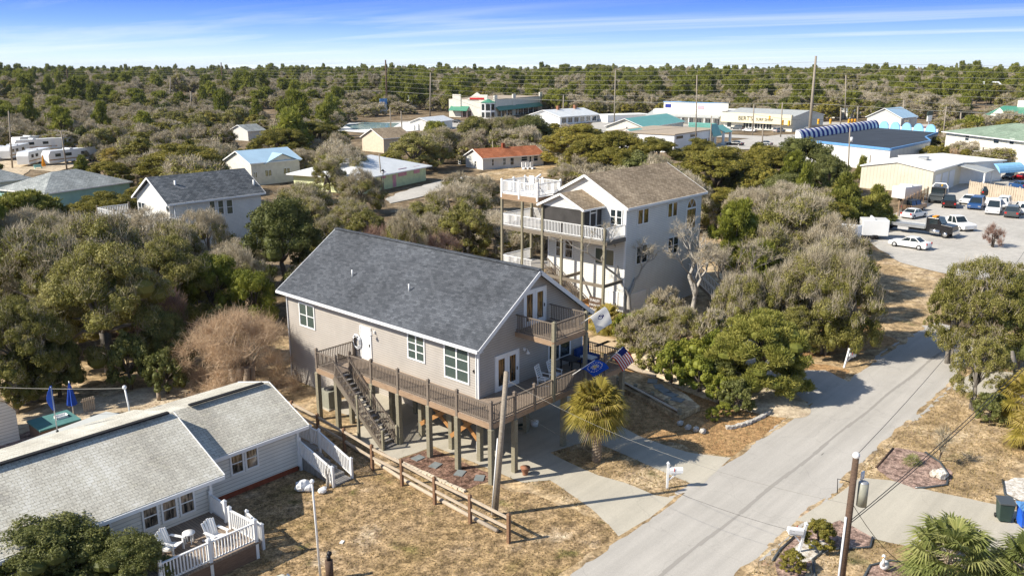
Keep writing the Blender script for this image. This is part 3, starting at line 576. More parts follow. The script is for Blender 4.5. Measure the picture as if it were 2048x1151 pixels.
for (x, ya_, yb_) in ((31.5, 33.0, 35.6), (31.5, 30.9, 33.0)):
    MB().beam((x - .17, ya_, 2.6), (x - .17, yb_, .9), .06, .25).build('cross_brace', M['brace'], H); MB().beam((x + .17, ya_, .9), (x + .17, yb_, 2.6), .06, .25).build('cross_brace', M['brace'], H)
def rails(pts, z=FZ, **k):
    for a, b in zip(pts, pts[1:]): railing(H, a, b, z, **k)
rails([(29.9, 40.4), (29.9, 38.3), (29.9, 35.85), (29.9, 33.25), (29.9, 30.95), (29.9, 28.4)]); rails([(29.9, 28.4)] + PS); rails([(41.9, 28.4), (41.9, 31.15)])
rails([(28.9, 40.45), (28.9, 42.4), (31.8, 42.4)])
# stairs down towards the street
N = 16; sy0, sy1 = 40.4, 35.9; m = MB(); tr = MB(); st = MB()
for i in range(N):
    z = FZ * (1 - (i + 1) / (N + 0.0)) ; y = sy0 - (sy0 - sy1) * (i + 1) / N; tr.box(28.72, 29.62, y, y + .29, z - .04 + .12, z + .12); 
tr.build('stair_treads', M['deckg'], H)
for x in (28.66, 29.68): st.beam((x, sy0, FZ - .15), (x, sy1, .0), .05, .3)
st.build('stair_stringer', M['wood'], H)
for x in (28.66, 29.72):
    railing(H, (x, sy0 - .05), (x, (sy0 + sy1) / 2), 0, .95, za=FZ, zb=FZ / 2, name='stair_railing'); railing(H, (x, (sy0 + sy1) / 2), (x, sy1), 0, .95, za=FZ / 2, zb=.1, name='stair_railing')
    post(H, x, (sy0 + sy1) / 2, 0, FZ / 2 + 1.05, .14, 'pile', 'stair_post'); post(H, x, sy1, 0, 1.2, .14, 'pile', 'stair_post')
# balcony
m = MB(); m.box(35.0, 38.1, 28.4, Y0, 6.72, 6.78); m.build('balcony_floor', M['deck'], H)
m = MB(); m.beam((35.0, 28.38, 6.6), (38.1, 28.38, 6.6), .06, .26); m.beam((35.0, 28.42, 6.6), (35.0, Y0, 6.6), .06, .26); m.beam((38.1, 28.42, 6.6), (38.1, Y0, 6.6), .06, .26); m.build('balcony_rim', M['rim_wood'], H)
for x in (35.05, 38.0): post(H, x, 28.4, 6.74, 7.85, .2, 'pile', 'rail_post')
railing(H, (35.1, 28.4), (38.0, 28.4), 6.78, name='balcony_railing'); railing(H, (35.02, 28.45), (35.02, Y0 - .05), 6.78, name='balcony_railing'); railing(H, (38.07, 28.45), (38.07, Y0 - .05), 6.78, name='balcony_railing')
# things on the deck
def rocker(label, loc, rz):
    t = thing('rocking_chair', label, 'chair', loc, rz, 'white rocking chairs on the main deck')
    t_ = MB(MW[t.name]); t_.box(-.27, .27, -.25, .27, .38, .42); t_.build('seat', M['white'], t)
    b_ = MB(MW[t.name])
    for x in (-.27, .27): b_.beam((x, .25, .4), (x, .48, 1.15), .05, .04)
    for k in range(6): z = .5 + k * .12; b_.box(-.25, .25, .25 + (z - .4) * .3, .28 + (z - .4) * .3, z, z + .085)
    b_.build('backrest', M['white'], t)
    for x in (-.3, .3):
        a = MB(MW[t.name]); a.beam((x, -.3, .62), (x, .32, .64), .09, .03); a.beam((x, -.24, .1), (x, -.24, .62), .04, .04); a.beam((x, .22, .1), (x, .28, .62), .04, .04); a.build('armrest', M['white'], t)
        MB(MW[t.name]).tube([(x, -.45, .12), (x, -.2, .04), (x, .1, .025), (x, .4, .06), (x, .6, .14)], .025, 6).build('rocker', M['white'], t)
rocker('white slatted rocking chair on the main deck, nearer the lower french door', (36.0, 29.9, FZ), math.radians(14)); rocker('white slatted rocking chair on the main deck, the one nearer the blue flag', (37.1, 29.9, FZ), math.radians(8))
t = thing('sofa', 'blue outdoor sofa with striped pillows in the far corner of the main deck', 'sofa', (41.1, 30.5, FZ)); m = MB().box(40.4, 41.7, 30.0, 31.0, FZ + .08, FZ + .42); m.build('seat', M['sofablue'], t)
MB().box(40.4, 41.7, 30.85, 31.1, FZ + .42, FZ + .85).build('backrest', M['sofablue'], t)
for k in range(5): MB().box(40.42 + k * .13, 40.49 + k * .13, 29.7, 30.6, FZ + .43, FZ + .52).build('cushion_stripe', M['white'], t)
t = thing('patio_table', 'dark square patio table between the rocking chairs and the blue sofa', 'table', (39.2, 30.4, FZ)); MB().box(38.7, 39.7, 29.9, 30.9, FZ + .66, FZ + .72).build('tabletop', M['black'], t)
for x in (38.75, 39.6):
    for y in (29.95, 30.8): MB().box(x, x + .06, y, y + .06, FZ, FZ + .66).build('leg', M['black'], t)
t = thing('hose_reel', 'pale coiled hose hanging beside the white side door', 'hose reel', (31.8, 42.0, 4.4)); m = MB()
for k in range(4): m.tube([(31.78 - k * .02, 42.05 + (.42 - .04 * k) * math.cos(a), 4.55 + (.5 - .05 * k) * math.sin(a)) for a in np.linspace(0, 2 * math.pi, 17)], .03, 5)
m.build('hose', M['trim'], t); MB().box(31.7, 31.85, 41.85, 42.25, 4.85, 4.95).build('hose_hanger', M['black'], t)
# flags
def flag(name, label, a, b, w, mats, cellfn, droop=.5, n=22, k=12, dirv=None):
    t = thing(name, label, 'flag', a); MB().tube([a, b], .02, 6).build('flag_pole', M['white'], t)
    A = Vector(a).lerp(Vector(b), .35); B = Vector(b); m = MB(); vs = []; dv = Vector(dirv)
    for i in range(n + 1):
        for j in range(k + 1):
            s = i / n; q = j / k; p = A.lerp(B, q) + dv * (w * s) + Vector((0, 0, -droop * s * s)); p += Vector((.35, .5, .5)) * (.09 * math.sin(s * 7 + q * 2.2) * s); vs.append(p)
    for i in range(n):
        for j in range(k):
            m.m = cellfn(i / n, (j + .5) / k); q = i * (k + 1) + j; m.add([vs[q], vs[q + 1], vs[q + k + 2], vs[q + k + 1]], [(0, 1, 2, 3)])
    m.build('cloth', [M[x] for x in mats], t); return t
flag('flag', 'american flag with red and white stripes angled off the deck railing above the palm', (39.9, 28.3, 4.2), (40.1, 27.2, 5.45), 1.35, ['fr', 'fw', 'fn'], lambda u, v: 2 if (u < .4 and v > .46) else (int(v * 13) % 2 == 1) * 1, .7, 24, 26, (.75, -.15, -.35))
def bluef(u, v):
    d = math.hypot((u - .5) * 1.3, v - .5); a = math.atan2(v - .5, u - .5)
    if d < .10: return 2
    if d < .24: return 1 if (int(a * 4) % 2) else 0
    if .36 < d < .42 and (int(a * 6) % 2): return 1
    return 0
flag('flag', 'bright blue flag with round pale emblem angled off the deck railing above the palm', (36.6, 28.3, 4.35), (37.3, 27.2, 5.35), 1.55, ['fb', 'fw', 'fo'], bluef, .75, 28, 22, (.95, .0, -.1))
def whitef(u, v):
    d = math.hypot((u - .45) * 1.6, (v - .5)); return 1 if (d < .2 and (abs(math.sin(u * 23) * .12 + v - .5) < .07 or abs(d - .15) < .025)) else 0
flag('flag', 'white flag with a small navy emblem angled off the upper balcony', (37.4, 28.3, 7.3), (38.3, 27.3, 8.3), 1.0, ['fw', 'fn'], whitef, .85, 26, 22, (.85, .05, -.35))
# under and around the house
t = thing('planter', 'terracotta urn planter with dry brown plant by the corner piling', 'planter', (31.9, 27.75, 0)); m = MB().tube([(31.9, 27.75, 0), (31.9, 27.75, .08), (31.9, 27.75, .2), (31.9, 27.75, .42), (31.9, 27.75, .46)], [.16, .14, .18, .27, .29], 12); m.build('pot', M['terra'], t)
t = thing('planter', 'small white pot standing on the concrete under the deck', 'planter', (37.2, 31.6, 0)); MB().tube([(37.2, 31.6, 0), (37.2, 31.6, .35)], [.2, .26], 12).build('pot', M['trim'], t)
one('hose', 'dark coiled hose lying on the concrete under the deck beside the small white pot', 'hose', MB().tube([(36.5 + (.25 + .004 * k) * math.cos(k * .5), 32.0 + (.25 + .004 * k) * math.sin(k * .5), .05 + .002 * k) for k in range(40)], .03, 5), M['green'])
t = thing('ac_unit', 'grey air conditioning condenser on a pad behind the stair pilings', 'air conditioner', (30.6, 43.6, 0)); m = MB().box(30.1, 31.1, 43.1, 44.1, .1, 1.25)
for k in range(16): m.box(30.08, 31.12, 43.08, 44.12, .16 + k * .065, .18 + k * .065)
m.build('cabinet', M['galv'], t); MB().box(30.0, 31.2, 43.0, 44.2, 0, .1).build('pad', M['conc'], t); MB().cyl(30.6, 43.6, 1.25, 1.31, .4).build('fan_grille', M['black'], t)
for i, (x, y) in enumerate(((29.3, 33.6), (29.35, 32.2), (29.6, 30.5), (29.9, 29.3))):
    o = one('stepping_stone', ['square grey stepping stone at the stair end of the mulch bed', 'square grey stepping stone second from the stairs in the mulch bed', 'square grey stepping stone third from the stairs in the mulch bed', 'square grey stepping stone in the mulch bed nearest the utility pole'][i], 'paver', MB(Matrix.Translation((x, y, 0)) @ Matrix.Rotation(.2 * i, 4, 'Z')).box(-.32, .32, -.26, .26, .02, .07), M['slate'], 'stepping stones in the mulch bed')
m = MB(); r = random.Random(5)
for i in range(24): y = 28.8 + i * .24; m.box(28.2 + r.uniform(-.03, .03), 28.36 + r.uniform(-.02, .03), y, y + .21, 0, .1 + r.uniform(0, .03))
one('edging', 'low tan brick edging along the lawn side of the mulch bed', 'edging', m, M['beige'])
# retaining terrace
tp = [P(*q, .35) for q in ((1245, 742), (1300, 745), (1375, 790), (1400, 812), (1358, 832), (1300, 800), (1245, 775))]
tag(MB().prism([p[:2] for p in tp], 0.0, .35).build('terrace', M['drygrass']), None, None, None, 'structure')  # darker ground material carries the shade of the house on the terrace
t = thing('retaining_wall', 'weathered timber retaining wall with stout posts below the sandy terrace', 'wall', P(1300, 810)); pts = [P(1236, 772), P(1270, 787), P(1304, 803), P(1332, 818), P(1358, 838)]
for a, b in zip(pts, pts[1:]): MB().beam((a[0], a[1], .26), (b[0], b[1], .26), .08, .5).build('boards', M['retain'], t)
for a in pts: post(t, a[0], a[1], 0, .68, .2, 'pile', 'post')
MB().beam((pts[0][0], pts[0][1], .54), (pts[-1][0], pts[-1][1], .54), .2, .05).build('cap_board', M['fence'], t)
a, b = P(1238, 720, .6), P(1312, 748, .6); one('timber_edging', 'long pale timber plank edging the top of the terrace', 'edging', MB().beam((a[0], a[1], .45), (b[0], b[1], .45), .12, .3), M['fence'])
for i, q in enumerate(((1305, 762), (1318, 773), (1330, 782), (1342, 789), (1355, 799))):
    p = P(*q, .35); one('stepping_stone', ['square slate on the shaded terrace nearest the house', 'second square slate from the house on the shaded terrace', 'middle square slate on the shaded terrace', 'fourth square slate from the house on the shaded terrace', 'square slate on the shaded terrace nearest the street'][i], 'paver', MB(Matrix.Translation(p) @ Matrix.Rotation(.5 + .3 * i, 4, 'Z')).box(-.4, .4, -.33, .33, -.02, .05), M['slate'], 'slate stepping stones on the terrace')
for i, q in enumerate(((1195, 686), (1215, 697))):
    p = P(*q); one('plywood_sheet', ['new plywood sheet on the dark sand, the half nearer the big house', 'new plywood sheet on the dark sand, the half nearer the street'][i], 'plywood', MB(Matrix.Translation((p[0], p[1], 0))).box(-1.25, 1.25, -.9, .9, .1, .2), M['ply'])
# ================================================================ tall white neighbour
tx, ty = 59.7, 40.6; X2, Y2 = 72.4, 49.2
Tn = thing('beach_house', 'tall three-storey white house with brown shingle roof, screened porch and stacked white-railed decks', 'house', (66, 45, 0))
m = MB(); ez = 10.1; rz_ = 12.55; ry = 44.9
m.box(tx, X2, ty, Y2, 0, ez - .1)
pz = [(ty, ez - .1), (Y2, ez - .1), (ry, rz_ - .15)]
for x in (tx, X2 - .15): m.add([(x, y, z) for y, z in pz] + [(x + .15, y, z) for y, z in pz], [(0, 1, 2), (5, 4, 3), (0, 3, 4, 1), (1, 4, 5, 2), (2, 5, 3, 0)])
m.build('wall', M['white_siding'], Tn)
m = MB(); sl_ = (rz_ - 10.05) / (ry - (ty - .4))
for s, ye in ((-1, ty - .4), (1, Y2 + .4)): m.slab([(tx - .35, ye, 10.05), (X2 + .35, ye, 10.05), (X2 + .35, ry, rz_), (tx - .35, ry, rz_)], .1)
rf = m.build('roof', M['brown_roof'], Tn)
m = MB()
for x in (tx - .38, X2 + .38):
    for ye in (ty - .4, Y2 + .4): m.beam((x, ye, 9.94), (x, ry, rz_ - .11), .04, .22)
m.beam((tx - .35, ty - .43, 9.95), (X2 + .35, ty - .43, 9.95), .06, .2); m.build('fascia', M['white'], Tn)
Fw = wf((tx, 52.6), (tx, ty)); Fs = wf((tx, ty), (X2, ty)); yv = lambda y: 52.6 - y
for y in (ty, Y2): MB().box(tx - .03, tx + .12, y - .03 if y == ty else y - .1, y + .12 if y == ty else y + .03, .3, 9.9).build('corner_trim', M['white'], Tn)
window(Tn, Fw, yv(42.25), yv(40.95), 8.4, 9.8, 2, 2, 'glass', n=.02, mid=.16); window(Tn, Fw, yv(48.3), yv(46.25), 4.7, 6.4, 2, 2, 'curtain', mid=.3); window(Tn, Fw, yv(43.8), yv(41.65), 4.65, 6.2, 2, 1, 'blind', mid=.3)
door(Tn, Fw, yv(42.2), yv(41.25), .35, 2.4); xv = lambda x: x - tx
for a, b in ((61.4, 63.2), (66.3, 68.0)): window(Tn, Fs, xv(a), xv(b), 8.25, 9.65, 2, 1, 'glassw', mid=.18)
for a, b in ((61.4, 63.2), (66.6, 68.5)): window(Tn, Fs, xv(a), xv(b), 4.7, 6.4, 2, 2, 'glass', mid=.12)
window(Tn, Fs, xv(69.6), xv(71.5), 6.6, 8.75, 1, 1, 'glassw', fw=.14)
fa = MB(Fs); fp = MB(Fs); c = xv(70.55); A1 = [(c + .95 * math.cos(a), 8.75 + .95 * math.sin(a)) for a in np.linspace(0, math.pi, 13)]; A0 = [(c + .78 * math.cos(a), 8.78 + .78 * math.sin(a)) for a in np.linspace(0, math.pi, 13)]
for i in range(12):
    fa.add([(A1[i][0], 0, A1[i][1]), (A1[i + 1][0], 0, A1[i + 1][1]), (A0[i + 1][0], 0, A0[i + 1][1]), (A0[i][0], 0, A0[i][1])] + [(A1[i][0], .06, A1[i][1]), (A1[i + 1][0], .06, A1[i + 1][1]), (A0[i + 1][0], .06, A0[i + 1][1]), (A0[i][0], .06, A0[i][1])], [(4, 5, 6, 7), (0, 1, 5, 4), (3, 2, 6, 7)])
for a in (math.pi / 3, 2 * math.pi / 3): fa.beam((c, .04, 8.78), (c + .8 * math.cos(a), .04, 8.78 + .8 * math.sin(a)), .04, .03, (0, 1, 0))
fp.poly([(x, .02, z) for x, z in A0]); o = fa.build('arched_window', M['white'], Tn); fp.build('pane', M['glassw'], o)
m = MB(Fs); m.box(.7, 3.5, 0, .05, .1, 2.2)
for k in range(5): m.box(.72, 3.48, .05, .07, .14 + k * .42, .5 + k * .42)
m.build('garage_door', M['white'], Tn); MB(Fs).box(4.3, 5.2, 0, .05, .1, 2.1).build('door', M['white'], Tn)
# decks of the tall house
dx = 56.95; Z3 = 7.5; Z2 = 3.6; ZR = 10.45
MB().box(dx, tx, ty, 49.3, Z3 - .06, Z3).box(dx, 61.2, 49.3, 52.6, Z3 - .06, Z3).build('deck_floor', M['deckg'], Tn)
MB().box(dx, 61.2, 48.7, 52.6, Z2 - .06, Z2).build('deck_floor', M['deckg'], Tn); MB().box(dx, 60.2, 48.2, 52.6, ZR - .06, ZR).build('deck_floor', M['white'], Tn)
def rim(par, pts, z, h=.3, mat='wood'):
    m = MB()
    for a, b in zip(pts, pts[1:]): m.beam((*a, z), (*b, z), .06, h)
    return m.build('deck_rim', M[mat], par)
rim(Tn, [(tx, ty - .03), (dx - .03, ty - .03), (dx - .03, 52.63), (61.2, 52.63)], 7.28, .32); rim(Tn, [(dx - .03, 48.7), (dx - .03, 52.63), (61.2, 52.63)], 3.4, .32); rim(Tn, [(60.2, 48.2), (dx - .03, 48.2), (dx - .03, 52.63), (60.2, 52.63)], 10.15, .5, 'rim_wood')
for y, zt in ((40.8, 8.6), (43.15, 9.95), (45.4, 7.15), (47.6, 9.9), (50.0, 9.9), (52.5, 9.9)): MB().box(dx - .12, dx + .08, y - .1, y + .1, 0, zt).build('deck_post', M['pile'], Tn)
for x, y in ((61.1, 52.5), (60.1, 50.2)): MB().box(x - .1, x + .1, y - .1, y + .1, 0, 9.9).build('deck_post', M['pile'], Tn)
for z, ys in ((Z3, [40.8, 43.15, 45.4, 47.6, 50.0, 52.5]), (Z2, [48.8, 50.0, 52.5]), (ZR, [48.25, 50.4, 52.55])):
    for a, b in zip(ys, ys[1:]): railing(Tn, (dx, a), (dx, b), z, 1.05 if z != ZR else 1.15, 'white', sp=.16, bw=.05)
    if z == Z3: railing(Tn, (dx, 40.7), (tx, 40.7), z, 1.05, 'white', sp=.16, bw=.05)
    if z == ZR: railing(Tn, (dx, 48.25), (60.2, 48.25), z, 1.15, 'white', sp=.16, bw=.05); railing(Tn, (60.2, 48.25), (60.2, 52.55), z, 1.15, 'white', sp=.16, bw=.05)
    railing(Tn, (dx, 52.5), (61.2 if z != ZR else 60.2, 52.5), z, 1.05 if z != ZR else 1.15, 'white', sp=.16, bw=.05)
for x, y in ((dx, 48.25), (dx, 50.4), (dx, 52.55), (60.2, 48.25), (60.2, 52.55), (58.6, 52.55), (60.2, 50.4)): post(Tn, x, y, ZR - .4, ZR + 1.25, .16, 'white', 'rail_post')
railing(Tn, (61.2, 49.3), (61.2, 52.5), Z3, 1.05, 'white', sp=.16, bw=.05)
# screened porch
S = MB(); S.box(dx + .02, dx + .05, 43.2, 47.55, Z3 + .05, 9.85); S.box(dx + .05, tx, 43.2, 43.23, Z3 + .05, 9.85); S.box(dx + .05, tx, 47.5, 47.53, Z3 + .05, 9.85); S.build('porch_screen', M['screen'], Tn)
S = MB(); S.box(dx - .0, dx + .1, 43.1, 47.6, 9.85, 10.0)
for x in (57.95, 58.85): S.box(x, x + .08, 43.12, 43.2, Z3, 9.85)
S.box(58.03, 58.85, 43.12, 43.2, 9.4, 9.5).box(dx + .1, tx, 43.12, 43.2, 8.2, 8.28); S.build('porch_frame', M['white'], Tn)
S = MB(); pr = 11.15; S.add([(dx - .02, 43.1, 10.0), (dx - .02, 47.7, 10.0), (dx - .02, 45.4, 11.0)], [(0, 1, 2)]); S.build('porch_gable', M['white_siding'], Tn)
S = MB()
for ye in (42.8, 48.0): S.slab([(dx - .35, ye, 9.95), (60.0, ye, 9.95), (61.6, 45.4, pr), (dx - .35, 45.4, pr)], .08)
S.build('porch_roof', M['brown_roof'], Tn)
S = MB()
for ye in (42.8, 48.0): S.beam((dx - .38, ye, 9.86), (dx - .38, 45.4, pr - .09), .04, .2)
S.beam((dx - .35, 42.78, 9.87), (60, 42.78, 9.87), .05, .16); S.build('porch_fascia', M['white'], Tn)
for a, b in (((dx, 40.8), (dx, 47.6)), ((dx, 40.8), (tx, 40.8)), ((dx, 45.4), (tx, 45.4))): MB().beam((*a, 3.55), (*b, 3.55), .1, .28).build('tie_beam', M['wood'], Tn)
# stairs of the tall house
def stair(par, x0, x1, y0, y1, z0, z1, along='y', mat='deckg', rail=None, n=14):
    t_ = MB(); s_ = MB()
    for i in range(n):
        f = (i + 1) / n; z = z0 + (z1 - z0) * f
        if along == 'y': y = y0 + (y1 - y0) * f; t_.box(x0, x1, y - .15, y + .15, z - .04, z)
        else: x = x0 + (x1 - x0) * f; t_.box(x - .15, x + .15, y0, y1, z - .04, z)
    if along == 'y':
        for x in (x0, x1): s_.beam((x, y0, z0 - .1), (x, y1, z1 - .1), .05, .28)
    else:
        for y in (y0, y1): s_.beam((x0, y, z0 - .1), (x1, y, z1 - .1), .05, .28)
    t_.build('stair_treads', M[mat], par); s_.build('stair_stringer', M['wood'], par)
    if rail:
        for e in (0, 1):
            if along == 'y': railing(par, ((x0, x1)[e], y0), ((x0, x1)[e], y1), 0, 1, rail, z0, z1, sp=.16, bw=.05, name='stair_railing')
            else: railing(par, (x0, (y0, y1)[e]), (x1, (y0, y1)[e]), 0, 1, rail, z0, z1, sp=.16, bw=.05, name='stair_railing')
stair(Tn, 57.9, 58.9, 48.7, 43.6, 3.6, .1, 'y', 'deckg', 'rail_wood')
stair(Tn, 69.4, 70.5, 39.9, 36.2, 2.6, .1, 'y', 'deckg', 'white')
t = thing('fence', 'short wooden fence enclosure and dark sign under the tall white house', 'fence', (57.5, 42.6, 0)); MB().box(56.9, 57.0, 42.2, 43.5, 0, 1.7).box(57.0, 58.4, 43.4, 43.5, 0, 1.75).build('boards', M['brace'], t)
t = thing('sign', 'dark wooden sign with white hand-painted words hanging between the deck posts', 'sign', (56.9, 41.6, 1)); MB().box(56.85, 56.92, 40.95, 42.2, .9, 2.5).build('board', M['darkpole'], t)
fs_ = wf((56.85, 42.2), (56.85, 40.95))
for s_, z in (('DAILEY', 2.12), ('PARADISE', 1.72), ('BEACH', 1.3)): o = text_mesh(t, s_, Matrix.Translation((0, 0, z)) @ fs_ @ Matrix.Translation((.62, 0, 0)), .32 if s_ != 'PARADISE' else .26, 'white', 'lettering', .01, .015)
t = thing('telescope', 'white telescope on a tripod standing on the rooftop deck', 'telescope', (58.6, 49.6, ZR)); MB().beam((58.3, 49.6, 11.9), (58.9, 49.5, 12.2), .14, .14).build('tube', M['white'], t)
for a in (0, 2.1, 4.2): MB().tube([(58.6, 49.6, 11.95), (58.6 + .35 * math.cos(a), 49.6 + .35 * math.sin(a), ZR)], .02, 5).build('leg', M['steel'], t)
t = thing('deck_chair', 'white high-backed chair on the rooftop deck of the tall house', 'chair', (58.9, 50.8, ZR)); MB().box(58.6, 59.2, 50.5, 51.1, ZR + .7, ZR + .76).build('seat', M['white'], t); MB().box(59.1, 59.2, 50.5, 51.1, ZR + .76, ZR + 1.5).build('backrest', M['white'], t)
for x in (58.63, 59.12):
    for y in (50.53, 51.03): MB().box(x, x + .05, y, y + .05, ZR, ZR + .7).build('leg', M['white'], t)
# ================================================================ generic buildings
def hit(fr, x, y):
    """photo pixel -> (u, z) on the wall plane of a frame"""
    d = Vector(FW + RT * (x - 1024) / FPX + UP * (575.5 - y) / FPX); n = Vector((fr[0][1], fr[1][1], 0)); o = Vector((fr[0][3], fr[1][3], 0)); c = Vector(CP)
    t = (o - c).dot(n) / d.dot(n); p = c + d * t; u = Vector((fr[0][0], fr[1][0], 0)); return ((p - o).dot(u), p.z)
def winpx(par, fr, x0, y0, x1, y1, cols=1, rows=2, **k):
    a, b = hit(fr, x0, y0), hit(fr, x1, y1); u0, u1 = sorted((a[0], b[0])); z0, z1 = sorted((a[1], b[1])); return window(par, fr, u0, u1, z0, z1, cols, rows, **k)
def fm(A, B): a = Vector((A[0], A[1])); b = Vector((B[0], B[1])); d = b - a; return Matrix.Translation((a.x, a.y, 0)) @ Matrix.Rotation(math.atan2(d.y, d.x), 4, 'Z'), d.length
def house(name, label, cat, A, B, Wd, eave, rise, wall, roof, over=.4, style='gable', z0=0.0, group=None, th=.12, fasc='white', L=None):
    F, L_ = fm(A, B); L = L or L_; c = F @ Vector((L / 2, Wd / 2, 0)); t = thing(name, label, cat, (c.x, c.y, 0), 0, group)
    e, r, o = eave, eave + rise, over; m = MB(F); v2 = Wd / 2; CLEAR.append([tuple((F @ Vector(q))[:2]) for q in ((-2, -2, 0), (L + 2, -2, 0), (L + 2, Wd + 2, 0), (-2, Wd + 2, 0))])
    m.box(0, L, 0, Wd, z0, e)
    k = rise / (v2 + o)
    if style == 'gable':
        zr = e + k * v2 - .02
        for u in (0, L - .15): m.add([(u, 0, e), (u, Wd, e), (u, v2, zr), (u + .15, 0, e), (u + .15, Wd, e), (u + .15, v2, zr)], [(0, 1, 2), (5, 4, 3), (0, 3, 4, 1), (1, 4, 5, 2), (2, 5, 3, 0)])
    m.build('wall', M[wall], t); m = MB(F); f = MB(F); ev = e - k * o + .1
    if style == 'gable':
        for v in (-o, Wd + o): m.slab([(-o, v, ev), (L + o, v, ev), (L + o, v2, r + .1), (-o, v2, r + .1)], th)
        for u in (-o - .02, L + o + .02):
            for v in (-o, Wd + o): f.beam((u, v, ev - .1), (u, v2, r), .04, .2)
    elif style == 'hip':
        h = min(v2, L / 2 - .5); a, b = (h, v2, r), (L - h, v2, r); q = [(-o, -o, e), (L + o, -o, e), (L + o, Wd + o, e), (-o, Wd + o, e)]
        m.slab([q[0], q[1], b, a], th).slab([q[2], q[3], a, b], th).slab([q[3], q[0], a], th).slab([q[1], q[2], b], th); ev = e
        for u in (-o, L + o): f.beam((u, -o, e - .1), (u, Wd + o, e - .1), .05, .2)
    elif style == 'flat': m.box(-o, L + o, -o, Wd + o, e, e + .25)
    elif style == 'shed': m.slab([(-o, -o, e + .1), (L + o, -o, e + .1), (L + o, Wd + o, r), (-o, Wd + o, r)], th); ev = e + .1
    for v in (-o - .03, Wd + o + .03): f.beam((-o, v, ev - .1), (L + o, v, ev - .1), .06, .2)
    m.build('roof', M[roof], t)
    if style != 'flat': f.build('fascia', M[fasc], t)
    return t, F, L, (F @ wf((0, 0), (L, 0)), F @ wf((0, Wd), (0, 0)), F @ wf((L, 0), (L, Wd)))
# ---------------------------------------------------------------- cottage, bottom left
CT = thing('cottage', 'low white cottage with pale grey shingle roofs and front deck, nearest at the left', 'house', (16, 38, 0))
m = MB(); m.box(6, 17.7, 35.5, 43.4, 0, 2.75).box(17.7, 23.9, 37.4, 43.4, .32, 2.75)
m.add([(17.55, 35.5, 2.75), (17.55, 43.7, 2.75), (17.55, 39.6, 4.4), (17.7, 35.5, 2.75), (17.7, 43.7, 2.75), (17.7, 39.6, 4.4)], [(0, 1, 2), (5, 4, 3), (0, 3, 4, 1), (1, 4, 5, 2), (2, 5, 3, 0)])
m.add([(23.75, 37.4, 2.75), (23.75, 43.8, 2.75), (23.75, 40.6, 4.05), (23.9, 37.4, 2.75), (23.9, 43.8, 2.75), (23.9, 40.6, 4.05)], [(0, 1, 2), (5, 4, 3), (0, 3, 4, 1), (1, 4, 5, 2), (2, 5, 3, 0)])
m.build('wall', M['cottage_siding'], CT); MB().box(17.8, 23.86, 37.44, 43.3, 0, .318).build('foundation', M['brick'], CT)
m = MB(); m.slab([(4, 34.95, 2.75), (18.2, 34.95, 2.75), (18.2, 39.6, 4.66), (4, 39.6, 4.66)], .14).slab([(4, 39.6, 4.66), (18.2, 39.6, 4.66), (18.2, 44.2, 3.5), (4, 44.2, 3.5)], .14).build('roof', M['cot_roof'], CT)
m = MB(); m.slab([(17.5, 36.9, 2.75), (24.35, 36.9, 2.75), (24.35, 40.6, 4.27), (17.5, 40.6, 4.27)], .14).slab([(17.5, 40.6, 4.27), (24.35, 40.6, 4.27), (24.35, 44.0, 3.4), (17.5, 44.0, 3.4)], .14).build('roof', M['cot_roof'], CT)
MB().box(6, 17.9, 39.35, 39.6, 4.72, 4.80).build('ridge_vent', M['dark'], CT); MB().box(19.5, 23.9, 40.35, 40.6, 4.34, 4.42).build('ridge_vent', M['dark'], CT)
m = MB(); m.prism([p[:2] for p in (P(30, 888, 3.0), P(212, 822, 3.0), P(272, 832, 3.0), P(300, 850, 3.0), P(100, 920, 3.0))], 2.85, 3.0); m.build('flat_roof', M['greyribbed'] if 0 else M['flatroofgrey'] if 'flatroofgrey' in M else paint('smooth_grey_roofing', (0.50, 0.51, 0.48), 0.9, .06, .5), CT)
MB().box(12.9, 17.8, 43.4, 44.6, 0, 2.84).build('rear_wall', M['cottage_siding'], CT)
m = MB(); m.beam((4, 34.93, 2.62), (18.2, 34.93, 2.62), .1, .18); m.build('gutter', M['white'], CT); MB().beam((17.7, 36.87, 2.62), (24.35, 36.87, 2.62), .1, .18).build('gutter', M['white'], CT)
for a, b in (((18.22, 34.95, 2.68), (18.22, 39.6, 4.58)), ((24.37, 36.9, 2.68), (24.37, 40.6, 4.2)), ((24.37, 40.6, 4.2), (24.37, 44, 3.32))): MB().beam(a, b, .04, .2).build('rake_board', M['white'], CT)
for x, y in ((17.66, 35.42), (23.86, 37.32)): MB().box(x - .02, x + .12, y - .02, y + .1, .3, 2.6).build('corner_trim', M['white'], CT)
Fc = wf((6, 35.5), (17.7, 35.5)); Fd = wf((17.7, 37.4), (23.9, 37.4))
for a in (14.35, 15.25, 16.12): window(CT, Fc, a - 6, a + .78 - 6, 1.2, 2.42, 1, 2, 'curtain')
window(CT, Fc, 12.1 - 6, 13.0 - 6, 1.2, 2.4, 1, 1, 'curtain')
for a in (19.85, 20.7): window(CT, Fd, a - 17.7, a + .78 - 17.7, 1.2, 2.45, 1, 2, 'curtain')
dz = .85; MB().box(12, 17.75, 31.35, 35.5, dz - .08, dz).build('deck_floor', M['deck'], CT)
m = MB(); m.box(12, 17.7, 31.4, 31.46, 0, dz - .1).box(17.64, 17.7, 31.46, 34.4, 0, dz - .1).build('skirt_boards', M['retain'], CT)
Wr = dict(h=.95, mat='white', sp=.14, bw=.05)
cp = [(17.7, 35.3), (17.75, 34.1), (17.25, 33.5), (17.7, 31.5), (15.4, 31.45), (13.2, 31.4)]
